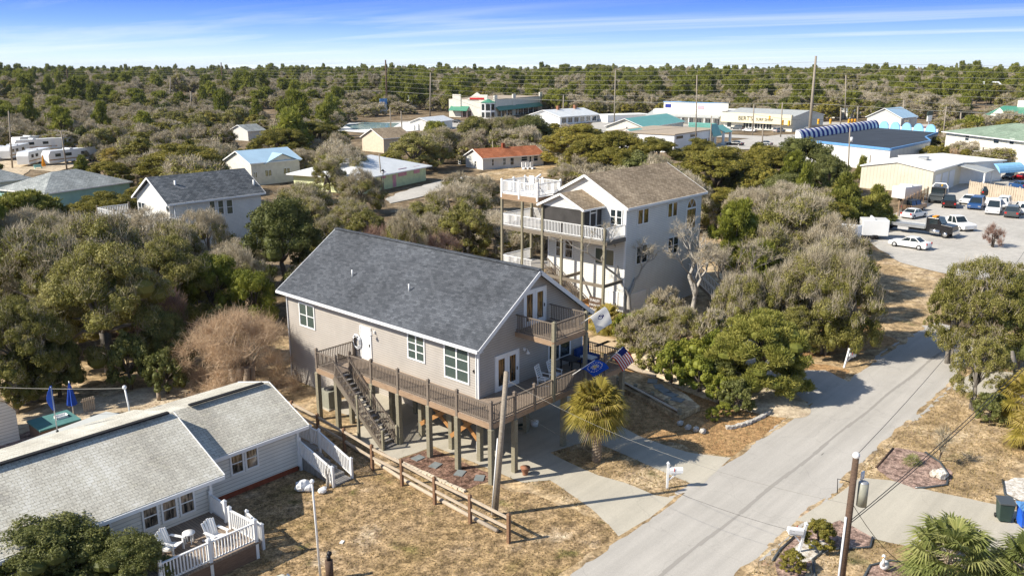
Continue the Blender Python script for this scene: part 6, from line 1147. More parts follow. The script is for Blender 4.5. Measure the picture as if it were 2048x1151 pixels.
# wrecker facing the camera
R_ = Vector(P(1885, 395)); Fr = Vector(P(1865, 412)); d = Fr - R_; c = (R_ + Fr) / 2; t = thing('wrecker_truck', 'dark tow wrecker with white roof arch parked by the workshop bay doors', 'truck', c, math.atan2(d.y, d.x)); F = MW[t.name]
MB(F).box(-3, 3, -1.1, 1.1, .6, 1.3).box(1.0, 3.1, -1.0, 1.0, 1.3, 1.6).build('body', M['cgrey'], t, .05); MB(F).box(-.8, 1.1, -1.05, 1.05, 1.3, 2.5).build('cab', M['cblack'], t, .08); MB(F).box(1.1, 1.14, -.9, .9, 1.65, 2.35).build('windscreen', M['glass'], t)
MB(F).tube([(-1.2, -1.15, 1.0), (-1.2, -1.15, 2.5), (-1.2, -.8, 2.9), (-1.2, .8, 2.9), (-1.2, 1.15, 2.5), (-1.2, 1.15, 1.0)], .12, 8).build('arch', M['white'], t); MB(F).tube([(-1.4, 0, 1.2), (-3.6, 0, 2.6)], .12, 8).build('boom', M['siggold'], t)
for x in (-2.2, 2.2):
    for s in (-1, 1): MB(F).tube([(x, s * .8, .45), (x, s * 1.13, .45)], .45, 14).build('wheel', M['tyre'], t)
# trailers and campers
def box_trailer(label, a, b, Wd, Hh, name='box_trailer', cat='trailer', stripes=None, cap=False, group=None):
    F, L = fm(P(*a), P(*b)); t = thing(name, label, cat, P(*a), 0, group); z0 = .55
    m = MB(F); pr = [(0, z0), (L, z0), (L, Hh), (.6 if cap else 0, Hh)] + ([(0, Hh * .72)] if cap else []); n = len(pr)
    m.add([(x, 0, z) for x, z in pr] + [(x, Wd, z) for x, z in pr], [tuple(range(n)), tuple(range(n, 2 * n))[::-1]] + [(i, n + i, n + (i + 1) % n, (i + 1) % n) for i in range(n)]); m.build('body', M['cwhite'], t, .08)
    if stripes:
        for u0, u1, z_, z2, c_ in stripes: MB(F).box(u0 * L, u1 * L, -.02, .0, z_, z2).build('window' if c_ == 'glass' else 'stripe', M[c_], t)
    MB(F).box(L * .4, L * .46, .1, Wd - .1, Hh, Hh + .25).build('roof_unit', M['trim'], t)
    for u in (L * .45, L * .55):
        for v in (0, Wd - .25): MB(F).tube([(u, v, .35), (u, v + .25, .35)], .35, 12).build('wheel', M['tyre'], t)
    return t
box_trailer('white enclosed box trailer beside the grey thicket at the lot edge', (1722, 479), (1776, 481), 2.4, 2.6)
box_trailer('second white box trailer half hidden by the grey thicket', (1700, 492), (1722, 484), 2.4, 2.2)
box_trailer('long pale trailer with flat roof behind the grey thicket and cedars', (1560, 455), (1690, 460), 2.6, 3.0)
box_trailer('white box truck body behind the brown board fence', (1808, 405), (1842, 400), 2.4, 2.5, 'box_truck', 'truck')
st = [(.12, .22, 1.9, 2.6, 'glass'), (.3, .42, 1.9, 2.6, 'glass'), (.6, .72, 1.9, 2.6, 'glass'), (.0, .9, 1.15, 1.4, 'ctan'), (.78, .86, .7, 2.7, 'trim')]
gC = 'campers parked at the left'
for l, a, b in (('large white camper with brown swoosh stripes nearest the trees', (100, 332), (205, 320)), ('fifth wheel camper with grey nose and white cap', (60, 334), (104, 322)), ('curved-nose white camper left of the fifth wheel', (22, 322), (62, 312)), ('white camper in the second row behind the curved-nose one', (30, 307), (125, 300)), ('white camper roof in the back row under the trees', (40, 300), (100, 293)), ('small white camper cut by the left picture edge', (-40, 325), (12, 318)), ('white camper at the right end of the back row', (125, 300), (170, 292))):
    box_trailer(l, a, b, 2.6, 3.3, 'camper', 'camper', st, True, gC)
p = P(88, 335); t = thing('umbrella', 'closed orange umbrella standing between two campers', 'umbrella', p); MB().cyl(p[0], p[1], .3, 2.7, .45, .1, 10).build('canopy', M['orange'], t); MB().cyl(p[0], p[1], 0, 3, .04).build('pole', M['white'], t)
p = P(77, 338); t = thing('bench', 'turquoise bench in front of the fifth wheel camper', 'bench', p); MB().box(p[0] - .8, p[0] + .8, p[1] - .3, p[1] + .3, .4, .5).build('seat', M['mint'], t); MB().box(p[0] - .8, p[0] + .8, p[1] + .3, p[1] + .38, .5, 1.0).build('backrest', M['mint'], t); MB().box(p[0] - .75, p[0] - .65, p[1] - .25, p[1] + .25, 0, .4).box(p[0] + .65, p[0] + .75, p[1] - .25, p[1] + .25, 0, .4).build('leg', M['mint'], t)
# cream car just showing at the bottom edge
car('cream car whose roof just shows at the bottom edge below the cottage deck', 'sedan', (430, 1265), (545, 1215), 'ccream', None)

import time; _t0 = time.time()
def TM(s):
    global _t0; print('TIME', s, round(time.time() - _t0, 1)); _t0 = time.time()
# ================================================================ vegetation
def unit(a): return a / np.maximum(np.linalg.norm(a, axis=1, keepdims=True), 1e-9)
def quads_mesh(name, V, tint, mat, parent=None):
    """V (N,4,3) quads, tint (N,)"""
    n = len(V); me = bpy.data.meshes.new(name); me.vertices.add(n * 4); me.vertices.foreach_set('co', V.reshape(-1).astype(np.float32))
    me.loops.add(n * 4); me.loops.foreach_set('vertex_index', np.arange(n * 4, dtype=np.int32)); me.polygons.add(n)
    me.polygons.foreach_set('loop_start', np.arange(0, n * 4, 4, dtype=np.int32))
    me.materials.append(mat); at = me.attributes.new('tint', 'FLOAT', 'FACE'); at.data.foreach_set('value', tint.astype(np.float32)); me.update(calc_edges=True)
    o = bpy.data.objects.new(name, me); COL.objects.link(o)
    if parent is not None: o.parent = parent; MW[o.name] = MW[parent.name]
    return o
def leaves(C, N, size, rng, aspect=0.55, up=0.0):
    n = len(C); r = unit(rng.normal(size=(n, 3))); t = unit(np.cross(N, r)); b = np.cross(N, t); L = size * rng.uniform(.6, 1.25, (n, 1)); Wd = L * aspect
    return np.stack([C - t * L / 2, C + b * Wd / 2, C + t * L / 2, C - b * Wd / 2], 1)
def slivers(C, D, L, w, rng):
    n = len(C); s = unit(np.cross(D, unit(rng.normal(size=(n, 3))))); L = np.asarray(L).reshape(-1, 1)
    return np.stack([C - s * w / 2, C + s * w / 2, C + D * L + s * w * .2, C + D * L - s * w * .2], 1)
def shell(lobes, n, rng, thick=.45, low=-.35, big=None, th=.55):
    Lb = np.array(lobes); p = (Lb[:, 3] * Lb[:, 4]); out = []; nor = []; ids = []; got = 0
    while got < n:
        k = int((n - got) * 1.9) + 200; i = rng.choice(len(Lb), k, p=p / p.sum()); d = unit(rng.normal(size=(k, 3))); keep = d[:, 2] > low - rng.uniform(0, .5, k); i = i[keep]; d = d[keep]; c = Lb[i, :3]; rr = Lb[i, 3:6]
        bump = 1 + .13 * np.sin(d[:, :1] * 7 + i[:, None] * 1.7) * np.sin(d[:, 1:2] * 6 + i[:, None]) + .06 * np.sin(d[:, 2:3] * 17 + i[:, None] * 3)
        q = c + d * rr * (1 - thick * rng.random((len(i), 1)) ** 2.2) * bump; ok = q[:, 2] > .05
        q32 = q.astype(np.float32)
        if big is not None:
            for l in big: e = (q32 - np.array(l[:3], np.float32)) / np.array(l[3:6], np.float32); ok &= np.einsum('ij,ij->i', e, e) > th
        for j in range(0, len(Lb) if big is None else 0):
            e = (q32 - Lb[j, :3].astype(np.float32)) / Lb[j, 3:6].astype(np.float32); ok &= ~((np.einsum('ij,ij->i', e, e) < .55) & (i != j))
        out.append(q[ok]); nor.append(unit(d[ok] / rr[ok])); ids.append(i[ok]); got += ok.sum()
    return np.concatenate(out)[:n], np.concatenate(nor)[:n], np.concatenate(ids)[:n]
def subl(lob, rng, m, f=(.34, .56), zmin=-.35):
    o = []
    for l in lob:
        for _ in range(m):
            d = rng.normal(size=3); d /= np.linalg.norm(d)
            if d[2] < zmin: d[2] = -d[2]
            r = rng.uniform(*f); o.append((l[0] + d[0] * l[3] * .78, l[1] + d[1] * l[4] * .78, l[2] + d[2] * l[5] * .78, l[3] * r, l[4] * r, l[5] * r * 1.05))
    return o
def dome(R, H, K, rng, base=.25, rl=(.26, .4), flat=.8):
    L = []
    for k in range(K):
        a = k * 2.399 + rng.uniform(-.4, .4); f = math.sqrt((k + .5) / K); rho = f * R * .78; z = H * base + (H * (1 - base)) * math.sqrt(max(0, 1 - (f * .98) ** 2)) * .82 * rng.uniform(.86, 1.08); r = R * rng.uniform(*rl) * (1.05 - .25 * f)
        L.append((rho * math.cos(a), rho * math.sin(a), max(z, r * .5), r, r, r * flat))
    for k in range(K // 2):
        a = k * 4 * math.pi / K + rng.uniform(-.3, .3); r = R * rng.uniform(*rl) * .8; L.append((R * .72 * math.cos(a), R * .72 * math.sin(a), H * base * rng.uniform(.6, 1.3), r, r, r * flat))
    return L
def limbs(par, lobes, H, mat, rng, r0=.28, trunks=1, low=.0, lean=.3):
    m = MB(MW[par.name]); L = sorted(lobes, key=lambda l: -l[3])[:9]
    for t in range(trunks):
        bx, by = (0, 0) if trunks == 1 else (rng.uniform(-.9, .9), rng.uniform(-.9, .9)); f = (bx + rng.uniform(-lean, lean), by + rng.uniform(-lean, lean), H * .32)
        m.tube([(bx, by, -.1), (bx * 1.1 + rng.uniform(-.1, .1), by, H * .15), f], [r0 * 1.25, r0, r0 * .8], 8)
        for l in L[t::trunks]:
            e = (l[0] * .8, l[1] * .8, l[2]); md = ((f[0] + e[0]) / 2 + rng.uniform(-.3, .3), (f[1] + e[1]) / 2 + rng.uniform(-.3, .3), (f[2] + e[2]) / 2 + rng.uniform(-.1, .4)); m.tube([f, md, e], [r0 * .6, r0 * .38, r0 * .14], 6)
    return m.build('trunk', M[mat], par)
def proto(name, kind, seed, lod, label='', loc=(0, 0, -500)):
    """one tree of each kind, 5 m crown radius and 8 m tall; lod 0 near, 1 middle, 2 far"""
    rng = np.random.default_rng(seed); t = thing(name, label or None, 'tree' if 'shrub' not in name else 'shrub', (0, 0, 0)); mul = (1, .42, .085)[lod]; sz = (1, 1.55, 3.3)[lod]
    def core(lob, mat, k=.8):
        m = MB(MW[t.name])
        for l in lob: m.ball(l[:3], (l[3] * k, l[4] * k, l[5] * k), 8, 5)
        m.sm = [False] * len(m.sm); o = m.build('inner_foliage', M[mat], t); at = o.data.attributes.new('tint', 'FLOAT', 'FACE'); at.data.foreach_set('value', np.full(len(o.data.polygons), .45, np.float32))
    def crown(lob, n, size, mat, thick=.5, asp=.6, tb=None, part='crown', nr=.5, low=-.5, cr=.6):
        big = lob; lob = subl(lob, rng, (20, 14, 4)[lod], ((.2, .4), (.24, .44), (.34, .56))[lod])
        if cr: core(big, mat, cr)
        C, N, I = shell(lob, int(n * mul), rng, thick, low, big, .42); lt = rng.random(len(lob)) * .5; tn = np.clip(lt[I] + rng.random(len(C)) * .5 + (.12 * np.sin(C[:, 0] * 1.9) * np.sin(C[:, 1] * 2.1 + C[:, 2])), 0, 1)
        return quads_mesh(part, leaves(C, unit(N + nr * rng.normal(size=N.shape)), size * sz, rng, asp), tn, M[mat], t)
    def twigs(lob, n, L, w, mat, thick=.5, upw=.5, part='twigs', low=-.2):
        big = lob; lob = subl(lob, rng, (7, 6, 3)[lod], (.4, .65))
        C, N, I = shell(lob, int(n * mul * (1 if lod < 2 else 1.6)), rng, thick, low, big, .3); D = unit(N * .7 + rng.normal(size=N.shape) * .45 + np.array([0, 0, upw])); lt = rng.random(len(lob)) * .5
        C = C - D * L * .6; return quads_mesh(part, slivers(C, D, L * rng.uniform(.5, 1.3, len(C)) * (1 if lod < 2 else 1.4), w * (1, 1.6, 4.2)[lod], rng), np.clip(lt[I] + rng.random(len(C)) * .5, 0, 1), M[mat], t)
    if kind == 'oak': lob = dome(5, 8, 30, rng, .34, (.18, .36), .72); crown(lob, 62000, .13, 'lf_oak'); twigs(lob, 5000, .5, .018, 'twig', part='bare_twigs')
    elif kind == 'dome': lob = dome(5, 8, 34, rng, .3, (.17, .34), .62); crown(lob, 60000, .12, 'lf_dome', nr=.4)
    elif kind == 'dark': lob = dome(5, 8, 28, rng, .28, (.2, .38), .8); crown(lob, 56000, .13, 'lf_dark')
    elif kind == 'bright': lob = dome(5, 8, 16, rng, .3, (.24, .4), .9); crown(lob, 40000, .14, 'lf_bri')
    elif kind == 'airy': lob = dome(5, 8, 26, rng, .36, (.2, .36), .7); crown(lob, 74000, .12, 'lf_oak', .9, nr=.9, cr=0, low=-1); twigs(lob, 3500, .6, .02, 'twig', part='bare_twigs')
    elif kind == 'grey': lob = dome(5, 8, 24, rng, .22, (.2, .36), .85); twigs(lob, 30000, .6, .022, 'twig', .7, .7, part='crown'); crown([l for l in lob if l[2] < 5.6], 26000, .12, 'lf_oak', .9, part='leaves', low=-.9, cr=.5)
    elif kind == 'mixed': lob = dome(5, 8, 24, rng, .28, (.2, .38), .8); twigs([l for l in lob if l[2] > 3.0], 15000, .6, .022, 'twig', .6, .8, part='bare_twigs'); crown(lob, 38000, .13, 'lf_oak', .6, part='crown', cr=.5)
    elif kind == 'tan': lob = dome(5, 8, 16, rng, .12, (.25, .5), .9); twigs(lob, 17000, 1.5, .019, 'twigt', .9, .5, part='crown', low=-.6)
    elif kind == 'red': lob = dome(5, 8, 9, rng, .3, (.3, .5), .9); twigs(lob, 9000, 1.5, .03, 'twigr', .8, .9, part='crown')
    elif kind == 'pine':
        lob = [];
        for k in range(22): f = (k + .5) / 22; a = k * 2.4; rho = 3.9 * math.sqrt(1 - (f * .9) ** 1.6) * rng.uniform(.3, 1); r = rng.uniform(.9, 1.7); lob.append((rho * math.cos(a), rho * math.sin(a), 2.6 + 5.0 * f, r, r, r * .45))
        core(lob, 'lf_pine', .62); big = lob; lob = subl(lob, rng, 4)
        C, N, I = shell(lob, int(40000 * mul), rng, .6, -.5, big, .25); D = unit(N + rng.normal(size=N.shape) * .8 + np.array([0, 0, .4])); lt = rng.random(len(lob)) * .5
        quads_mesh('crown', slivers(C, D, .26 * sz * rng.uniform(.6, 1.2, len(C)), .06 * sz, rng), np.clip(lt[I] + rng.random(len(C)) * .5, 0, 1), M['lf_pine'], t)
    elif kind == 'cedar':
        lob = []
        for k in range(30): f = (k + .5) / 30; a = k * 2.4; rho = 4.2 * (1 - f) ** .75 * rng.uniform(.35, 1); r = 1.5 * (1 - .6 * f) * rng.uniform(.7, 1.2); lob.append((rho * math.cos(a), rho * math.sin(a), 1.0 + 6.4 * f, r, r, r * .8))
        core(lob, 'lf_ced', .6); big = lob; lob = subl(lob, rng, 4); C, N, I = shell(lob, int(42000 * mul), rng, .55, -.4, big, .25); D = unit(N * .8 + rng.normal(size=N.shape) * .35 + np.array([0, 0, .5])); lt = rng.random(len(lob)) * .5
        quads_mesh('crown', slivers(C, D, .34 * sz * rng.uniform(.5, 1.3, len(C)), .10 * sz, rng), np.clip(lt[I] + rng.random(len(C)) * .5, 0, 1), M['lf_ced'], t)
    elif kind == 'juniper':
        lob = dome(5, 8, 30, rng, .22, (.16, .34), .6); core(lob, 'lf_ced', .68); big = lob; lob = subl(lob, rng, 6); C, N, I = shell(lob, int(52000 * mul), rng, .55, -.5, big, .3); D = unit(N * .7 + rng.normal(size=N.shape) * .4 + np.array([0, 0, .35])); lt = rng.random(len(lob)) * .5
        quads_mesh('crown', slivers(C, D, .26 * sz * rng.uniform(.5, 1.3, len(C)), .085 * sz, rng), np.clip(lt[I] + rng.random(len(C)) * .5, 0, 1), M['lf_ced'], t)
    bk = {'oak': 'bark', 'airy': 'bark', 'grey': 'bark', 'mixed': 'bark', 'tan': 'palmbark', 'red': 'barkd'}.get(kind, 'barkd')
    if lod < 2 or 1: limbs(t, lob, 8, bk, rng, .3, 2 if kind in ('oak', 'mixed', 'airy') else ((11 if kind == 'tan' else 5) if kind in ('tan', 'red', 'grey') else 1))
    return t
NP = {}
PNAME = {'oak': 'live_oak', 'airy': 'live_oak', 'dome': 'evergreen_tree', 'dark': 'holly_tree', 'bright': 'bay_tree', 'grey': 'bare_tree', 'mixed': 'live_oak', 'tan': 'bare_shrub', 'red': 'bare_shrub', 'pine': 'pine_tree', 'cedar': 'cedar_tree', 'juniper': 'cedar_tree'}
USED = set()
def place(kind, lod, x, y, r, h, label, group=None, rz=None, var=0, z=0.0):
    key = (kind, lod, var)
    if key not in NP: NP[key] = proto(PNAME[kind], kind, len(NP) * 13 + var * 7 + 5, lod)
    src = NP[key]; rz = random.uniform(0, 6.28) if rz is None else rz; s = (r / 5, r / 5, h / 8)
    if key in USED: o = copy_tree(src, (x, y, z), rz, s)
    else: USED.add(key); o = src; o.location = (x, y, z); o.rotation_euler = (0, 0, rz); o.scale = s
    o['label'] = label; o['category'] = 'shrub' if kind in ('tan', 'red') or h < 3 else 'tree'
    if group: o['group'] = group
    elif 'group' in o: del o['group']
    TREES.append((x, y, r, h)); return o
TREES = []
def T(kind, cx, cy, rp, h, label, var=0, group=None, lod=None, wide=1.0):
    """crown centred on a surveyed sight line, crown centre at about 0.6 h"""
    x, y, _ = P(cx, cy, h * .58); d = math.hypot(x, y); r = rp * math.hypot(d, CAMH - h * .58) / 1690 * wide
    return place(kind, ((0 if d < 75 and r > 3.2 else 1) if r > 1.9 else 2) if lod is None else lod, x, y, r, h, label, group, var=var)
# the near and middle trees one by one
for a in (
 ('oak', 205, 600, 125, 9.5, 'large live oak with two thick grey trunks behind the closed blue umbrella'), ('mixed', 75, 560, 110, 9, 'broad half-bare oak at the left edge above the garden shed'), ('mixed', 190, 500, 90, 8.5, 'grey-topped oak rising behind the two-trunked oak'),
 ('oak', 40, 690, 90, 7, 'dark oak in the lower left above the shed roof'), ('oak', 330, 560, 95, 8, 'olive live oak between the two-trunked oak and the bright bushes'), ('grey', 60, 470, 95, 7.5, 'pale bare thicket along the left edge below the brown cedar'), ('grey', 285, 470, 90, 7, 'bare grey tree below the deck of the slate-roofed house'),
 ('grey', 405, 470, 65, 7.5, 'bare grey tree with leafy base against the slate-roofed house wall'), ('bright', 420, 570, 62, 6.5, 'bright green leafy tree left of the charcoal roof'), ('bright', 505, 590, 50, 5.5, 'bright green bush close to the charcoal roof eave'), ('dark', 565, 478, 88, 9, 'rounded dark green tree at the left end of the charcoal roof'),
 ('dark', 330, 680, 55, 4.5, 'dark shrub in shade under the olive oak'), ('oak', 120, 620, 70, 6, 'shaded oak under the broad half-bare oak'), ('dark', 440, 660, 45, 4, 'dark evergreen shrub behind the tan bare bush'), ('red', 310, 635, 62, 5, 'bare reddish branching shrub in front of the olive oak'),
 ('tan', 480, 695, 112, 5.2, 'big rounded tan bare bush beside the taupe house wall'), ('juniper', 50, 430, 75, 7.5, 'brown-green spreading cedar at the left edge before the grey-roofed houses'), ('grey', 360, 410, 40, 5, 'small bare tree by the side deck corner of the slate-roofed house'),
 ('dome', 225, 420, 60, 6, 'evergreen mound left of the slate-roofed house deck'), ('dome', 165, 440, 55, 5.5, 'evergreen mound below the mint house'), ('mixed', 610, 405, 70, 6, 'grey-brown tree right of the slate roof'), ('mixed', 700, 440, 55, 5.5, 'mixed tree behind the far end of the charcoal ridge'), ('mixed', 655, 470, 45, 5, 'low brown-green tree above the charcoal ridge end'),
 ('red', 765, 490, 55, 4.5, 'reddish bare shrub behind the charcoal ridge'), ('grey', 720, 375, 52, 7, 'pale bare oak left of the lantern lamp post'), ('oak', 735, 455, 42, 4.8, 'olive oak below the lantern lamp post'), ('oak', 838, 440, 50, 5, 'olive oak right of the lantern lamp post'), ('grey', 915, 405, 75, 7, 'wide bare grey tree left of the white deck tower'), ('oak', 930, 460, 60, 6.5, 'oak just left of the white deck tower'),
 ('grey', 960, 380, 50, 6, 'bare grey treetop level with the roof deck railing'), ('red', 870, 500, 55, 4.5, 'bare brown shrub between charcoal ridge and deck tower'), ('mixed', 800, 480, 45, 5, 'brown-green shrub behind the middle of the charcoal ridge'), ('dome', 190, 418, 45, 4.5, 'low evergreen mound in front of the mint house wall, left'), ('dome', 285, 400, 42, 5, 'evergreen mound between the mint house and the slate-roofed house'), ('mixed', 350, 500, 60, 7, 'olive and grey treetop below the deck of the slate-roofed house'), ('mixed', 120, 500, 75, 7.5, 'grey and olive treetop in the middle of the left thicket'), ('dome', 365, 330, 92, 9, 'large glossy dark evergreen behind the slate roof'), ('dome', 215, 350, 50, 6, 'evergreen between the campers and the slate roof'), ('cedar', 165, 345, 30, 7, 'cedar in front of the big camper'),
 ('dome', 560, 290, 70, 9, 'long domed evergreen behind the pale blue roof, left part'), ('dome', 640, 275, 70, 9, 'long domed evergreen behind the pale blue roof, right part'), ('grey', 600, 320, 50, 6, 'bare patch in the domed evergreen behind the pale blue roof'), ('grey', 690, 325, 55, 8, 'broad bare grey oak left of the white hipped roof'), ('mixed', 655, 350, 40, 6, 'bare tree close to the corner of the pale blue roof'),
 ('oak', 830, 300, 58, 8, 'oak behind the white hipped roof'), ('mixed', 880, 285, 55, 8, 'half-bare oak left of the rust-roofed house'), ('bright', 872, 265, 26, 8, 'bright green tree above the half-bare oak by the small white house'), ('oak', 950, 262, 48, 9, 'oak left part of the row behind the rust-roofed house'), ('mixed', 1000, 262, 48, 9, 'half-bare oak in the middle of the row behind the rust-roofed house'), ('dark', 1060, 262, 52, 9, 'dark oak at the right of the row behind the rust-roofed house'),
 ('dome', 1150, 285, 78, 9.5, 'domed evergreen right of the rust-roofed house, back one'), ('dome', 1235, 300, 82, 9.5, 'domed evergreen in the middle of the group above the brown roof'), ('dome', 1315, 312, 66, 8.5, 'domed evergreen below the bank building'), ('dome', 1230, 325, 60, 7, 'low domed evergreen just above the brown roof'), ('grey', 1130, 350, 40, 5, 'bare shrub left of the brown roof ridge'), ('dome', 1170, 310, 48, 8, 'domed evergreen right behind the transformer pole'),
 ('dome', 1430, 345, 100, 9.5, 'big domed evergreen right of the brown roof'), ('dome', 1530, 335, 66, 9, 'domed evergreen between the brown roof and the warehouse'), ('dark', 1605, 325, 78, 9.5, 'dark olive tree in front of the warehouse left corner'), ('dark', 1655, 355, 50, 8, 'dark tree left of the two cedars'), ('pine', 1583, 355, 32, 9, 'bright yellow-green pine among the dark trees'), ('pine', 1610, 382, 22, 8, 'small yellow-green pine lower right of the other'),
 ('cedar', 1690, 395, 48, 8, 'left of two large cedars before the workshop'), ('cedar', 1755, 405, 45, 6, 'right of two large cedars, beside the brown board fence'), ('dome', 1400, 310, 45, 8, 'domed evergreen just below the bank corner'), ('grey', 1500, 415, 60, 7, 'pale bare thicket top above the yellow pine'), ('dark', 60, 735, 55, 4, 'shaded shrub above the garden shed'), ('dark', 255, 715, 42, 4, 'shaded shrub just right of the two thick trunks'), ('dark', 330, 735, 40, 3.2, 'low dark shrub behind the cottage service mast'), ('dark', 110, 720, 50, 4.5, 'shaded shrub left of the two thick trunks'), ('oak', 10, 760, 45, 4, 'oak scrub at the left edge beside the shed'), ('mixed', 1580, 470, 95, 9, 'large half-bare thicket left of the box trailers'), ('mixed', 1480, 610, 55, 6, 'half-bare tree between the smaller pine and the side drive'), ('mixed', 1610, 440, 75, 8, 'half-bare thicket just below the two cedars'), ('mixed', 1705, 600, 62, 8, 'half-bare tree at the street end of the thicket'), ('oak', 1600, 655, 48, 4, 'low oak scrub beside the tilted mailbox, left'), ('mixed', 1655, 650, 45, 4, 'low half-bare scrub above the tilted mailbox'), ('oak', 1560, 560, 60, 6.5, 'olive oak in the heart of the thicket'), ('grey', 1660, 500, 85, 8, 'large bare grey thicket next to the white box trailers'),  # shrubs by the shed, trunks and service mast added to darken the ground there
 ('mixed', 1540, 520, 80, 7.5, 'half-bare thicket in the middle of the vacant lot'), ('mixed', 1640, 580, 95, 8.5, 'broad half-bare oak at the right front of the thicket'), ('mixed', 1560, 610, 60, 6, 'half-bare oak behind the green cedar by the street'), ('grey', 1700, 560, 60, 6, 'bare branches at the right edge of the thicket'), ('pine', 1470, 490, 62, 9.5, 'yellow-green pine right of the tall white house'), ('pine', 1520, 560, 40, 7, 'smaller pine below the larger one right of the tall white house'),
 ('juniper', 1525, 690, 105, 6.0, 'spreading green cedar at the mouth of the side drive'), ('mixed', 1300, 650, 58, 3.6, 'scrubby brown-green bush below the garage door'), ('grey', 1270, 665, 45, 3.2, 'bare scrub beside the garage corner'), ('mixed', 1310, 700, 45, 3, 'scrubby bush where the sand bank meets the plywood sheets'), ('mixed', 1370, 655, 52, 4, 'scrubby bush under the thick pale trunk'), ('bright', 1385, 715, 45, 3, 'leafy shrub in the middle of the sand bank scrub'), ('mixed', 1425, 665, 45, 4, 'brown-green shrub below the slanting bare tree'), ('dark', 1440, 745, 36, 2.4, 'dark shrub tight behind the round dark bush'), ('grey', 1330, 610, 42, 3.6, 'bare scrub in front of the garage door'), ('bright', 1345, 720, 44, 3, 'low green shrub on the sand bank, upper'), ('bright', 1400, 745, 48, 2.6, 'low green shrub on the sand bank, middle'), ('dark', 1475, 785, 38, 2.2, 'round dark green bush at the pine straw edge'), ('bright', 1430, 700, 42, 3.2, 'green shrub behind the sand bank bushes'),
 ('bright', 1440, 775, 30, 2, 'small green shrub left of the round dark bush'), ('bright', 1245, 650, 24, 2, 'small yellow-green shrub at the white house corner'), ('mixed', 1470, 640, 30, 4, 'thin shrub by the side drive stones'),
 ('airy', 1985, 600, 100, 8.5, 'big spreading oak over the street at the right edge'), ('airy', 1915, 625, 58, 7, 'left limb crown of the street oak leaning over the road'), ('airy', 1965, 735, 55, 5, 'lower right oak crown hanging over the sandy drive'), ('dark', 2050, 640, 50, 7, 'shaded oak crown cut by the right edge'), ('dark', 1985, 810, 32, 2, 'dark green shrub before the right-hand palms'),
 ('red', 1987, 470, 18, 2.6, 'small bare ornamental tree alone on an island in the car lot'), ('dome', 1880, 310, 20, 5, 'evergreen shrub left of the tan shrub by the sage-roofed building'), ('tan', 1907, 312, 13, 4, 'tan shrub by the sage-roofed building stairs'), ('dome', 1930, 312, 15, 4, 'evergreen shrub right of the tan shrub by the outside stairs'), ('cedar', 1725, 335, 16, 5, 'small cedar at the warehouse wall'),
 ('dark', 100, 1110, 120, 3.4, 'dense dark bush filling the bottom left corner before the cottage'), ('dark', 260, 1130, 80, 2.8, 'dark bush in front of the cottage deck at the bottom left'), ('dark', 180, 1120, 75, 2.8, 'dark bush joining the two bottom left bushes'), ('dark', 20, 1130, 90, 3.0, 'dark bush low in the bottom left corner'), ('dark', -20, 1090, 90, 3.2, 'dark bush cut by the bottom left corner'),
 ('dome', 1640, 1064, 34, 1.5, 'round clipped green bush beside the transformer pole'), ('dome', 1587, 1118, 25, 1.1, 'smaller round bush in the mailbox bed'), ('bright', 1520, 955 - 0, 0.1, .1, '')):
    if a[3] < 1: continue
    T(*a, var=len(TREES) % 2 if a[0] in ('oak', 'mixed', 'grey', 'dome') else 0)
for i, q in enumerate(((1448, 815), (1425, 825), (1280, 600), (1700, 600), (1725, 640), (1740, 590))): T('bright', q[0], q[1], 16, .9, ['small tuft of green scrub left of the row of curb stones', 'small tuft of green scrub furthest left on the sand bank foot', 'small tuft of green scrub beside the bright palmetto', 'small tuft of green scrub under the thicket by the dry strip, nearest the trailers', 'small tuft of green scrub on the dry strip, nearest the street', 'small tuft of green scrub on the dry strip, in the middle'][i], group='small scrub tufts', lod=1)
# dead and bare sculptural trees
def deadtree(label, base, H, seed, mat='barkw', lean=(0, 0), spread=.55, depth=7, twm='twig', name='dead_tree'):
    rng = random.Random(seed); t = thing(name, label, 'tree', base, 0); m = MB(MW[t.name]); tips = []
    def br(p, d, L, r, k):
        q = p + d * L * .5 + Vector((rng.uniform(-.2, .2), rng.uniform(-.2, .2), 0)) * L; e = q + (d + Vector((rng.uniform(-.2, .2), rng.uniform(-.2, .2), rng.uniform(-.05, .2)))).normalized() * L * .5; m.tube([p, q, e], [r, r * .85, r * .68], 6 if k < 3 else 4, True, False)
        if k >= depth: tips.append((e, d)); return
        for j in range(2 if rng.random() < .55 else 3):
            a = rng.uniform(0, 6.28); dd = (d + Vector((math.cos(a), math.sin(a), rng.uniform(-.15, .35))) * spread).normalized(); br(e, dd, L * rng.uniform(.5, .95), r * rng.uniform(.58, .74), k + 1)
    br(Vector((0, 0, -.1)), Vector((lean[0], lean[1], 1)).normalized(), H * .24, H * .028, 0)
    m.build('branches', M[mat], t)
    C = np.array([tuple(e) for e, d in tips]); D = np.array([tuple(d) for e, d in tips]); g = np.random.default_rng(seed); k = 9; C = np.repeat(C, k, 0); D = unit(np.repeat(D, k, 0) + g.normal(size=C.shape) * .6)
    quads_mesh('twigs', slivers(C, D, g.uniform(.15, .55, len(C)), .014, g), g.random(len(C)), M[twm], t); return t
deadtree('bleached dead tree with forked white limbs in front of the tall house', P(1262, 640), 9.6, 3, spread=.6, lean=(.1, .1)); deadtree('bare tree with thick pale trunk right of the forked dead tree', P(1385, 640), 9.8, 11, spread=.62, lean=(.15, .05)); deadtree('darker slanting bare tree between the pale trunk and the white stairs', P(1455, 650), 9.0, 17, 'bark', spread=.5)
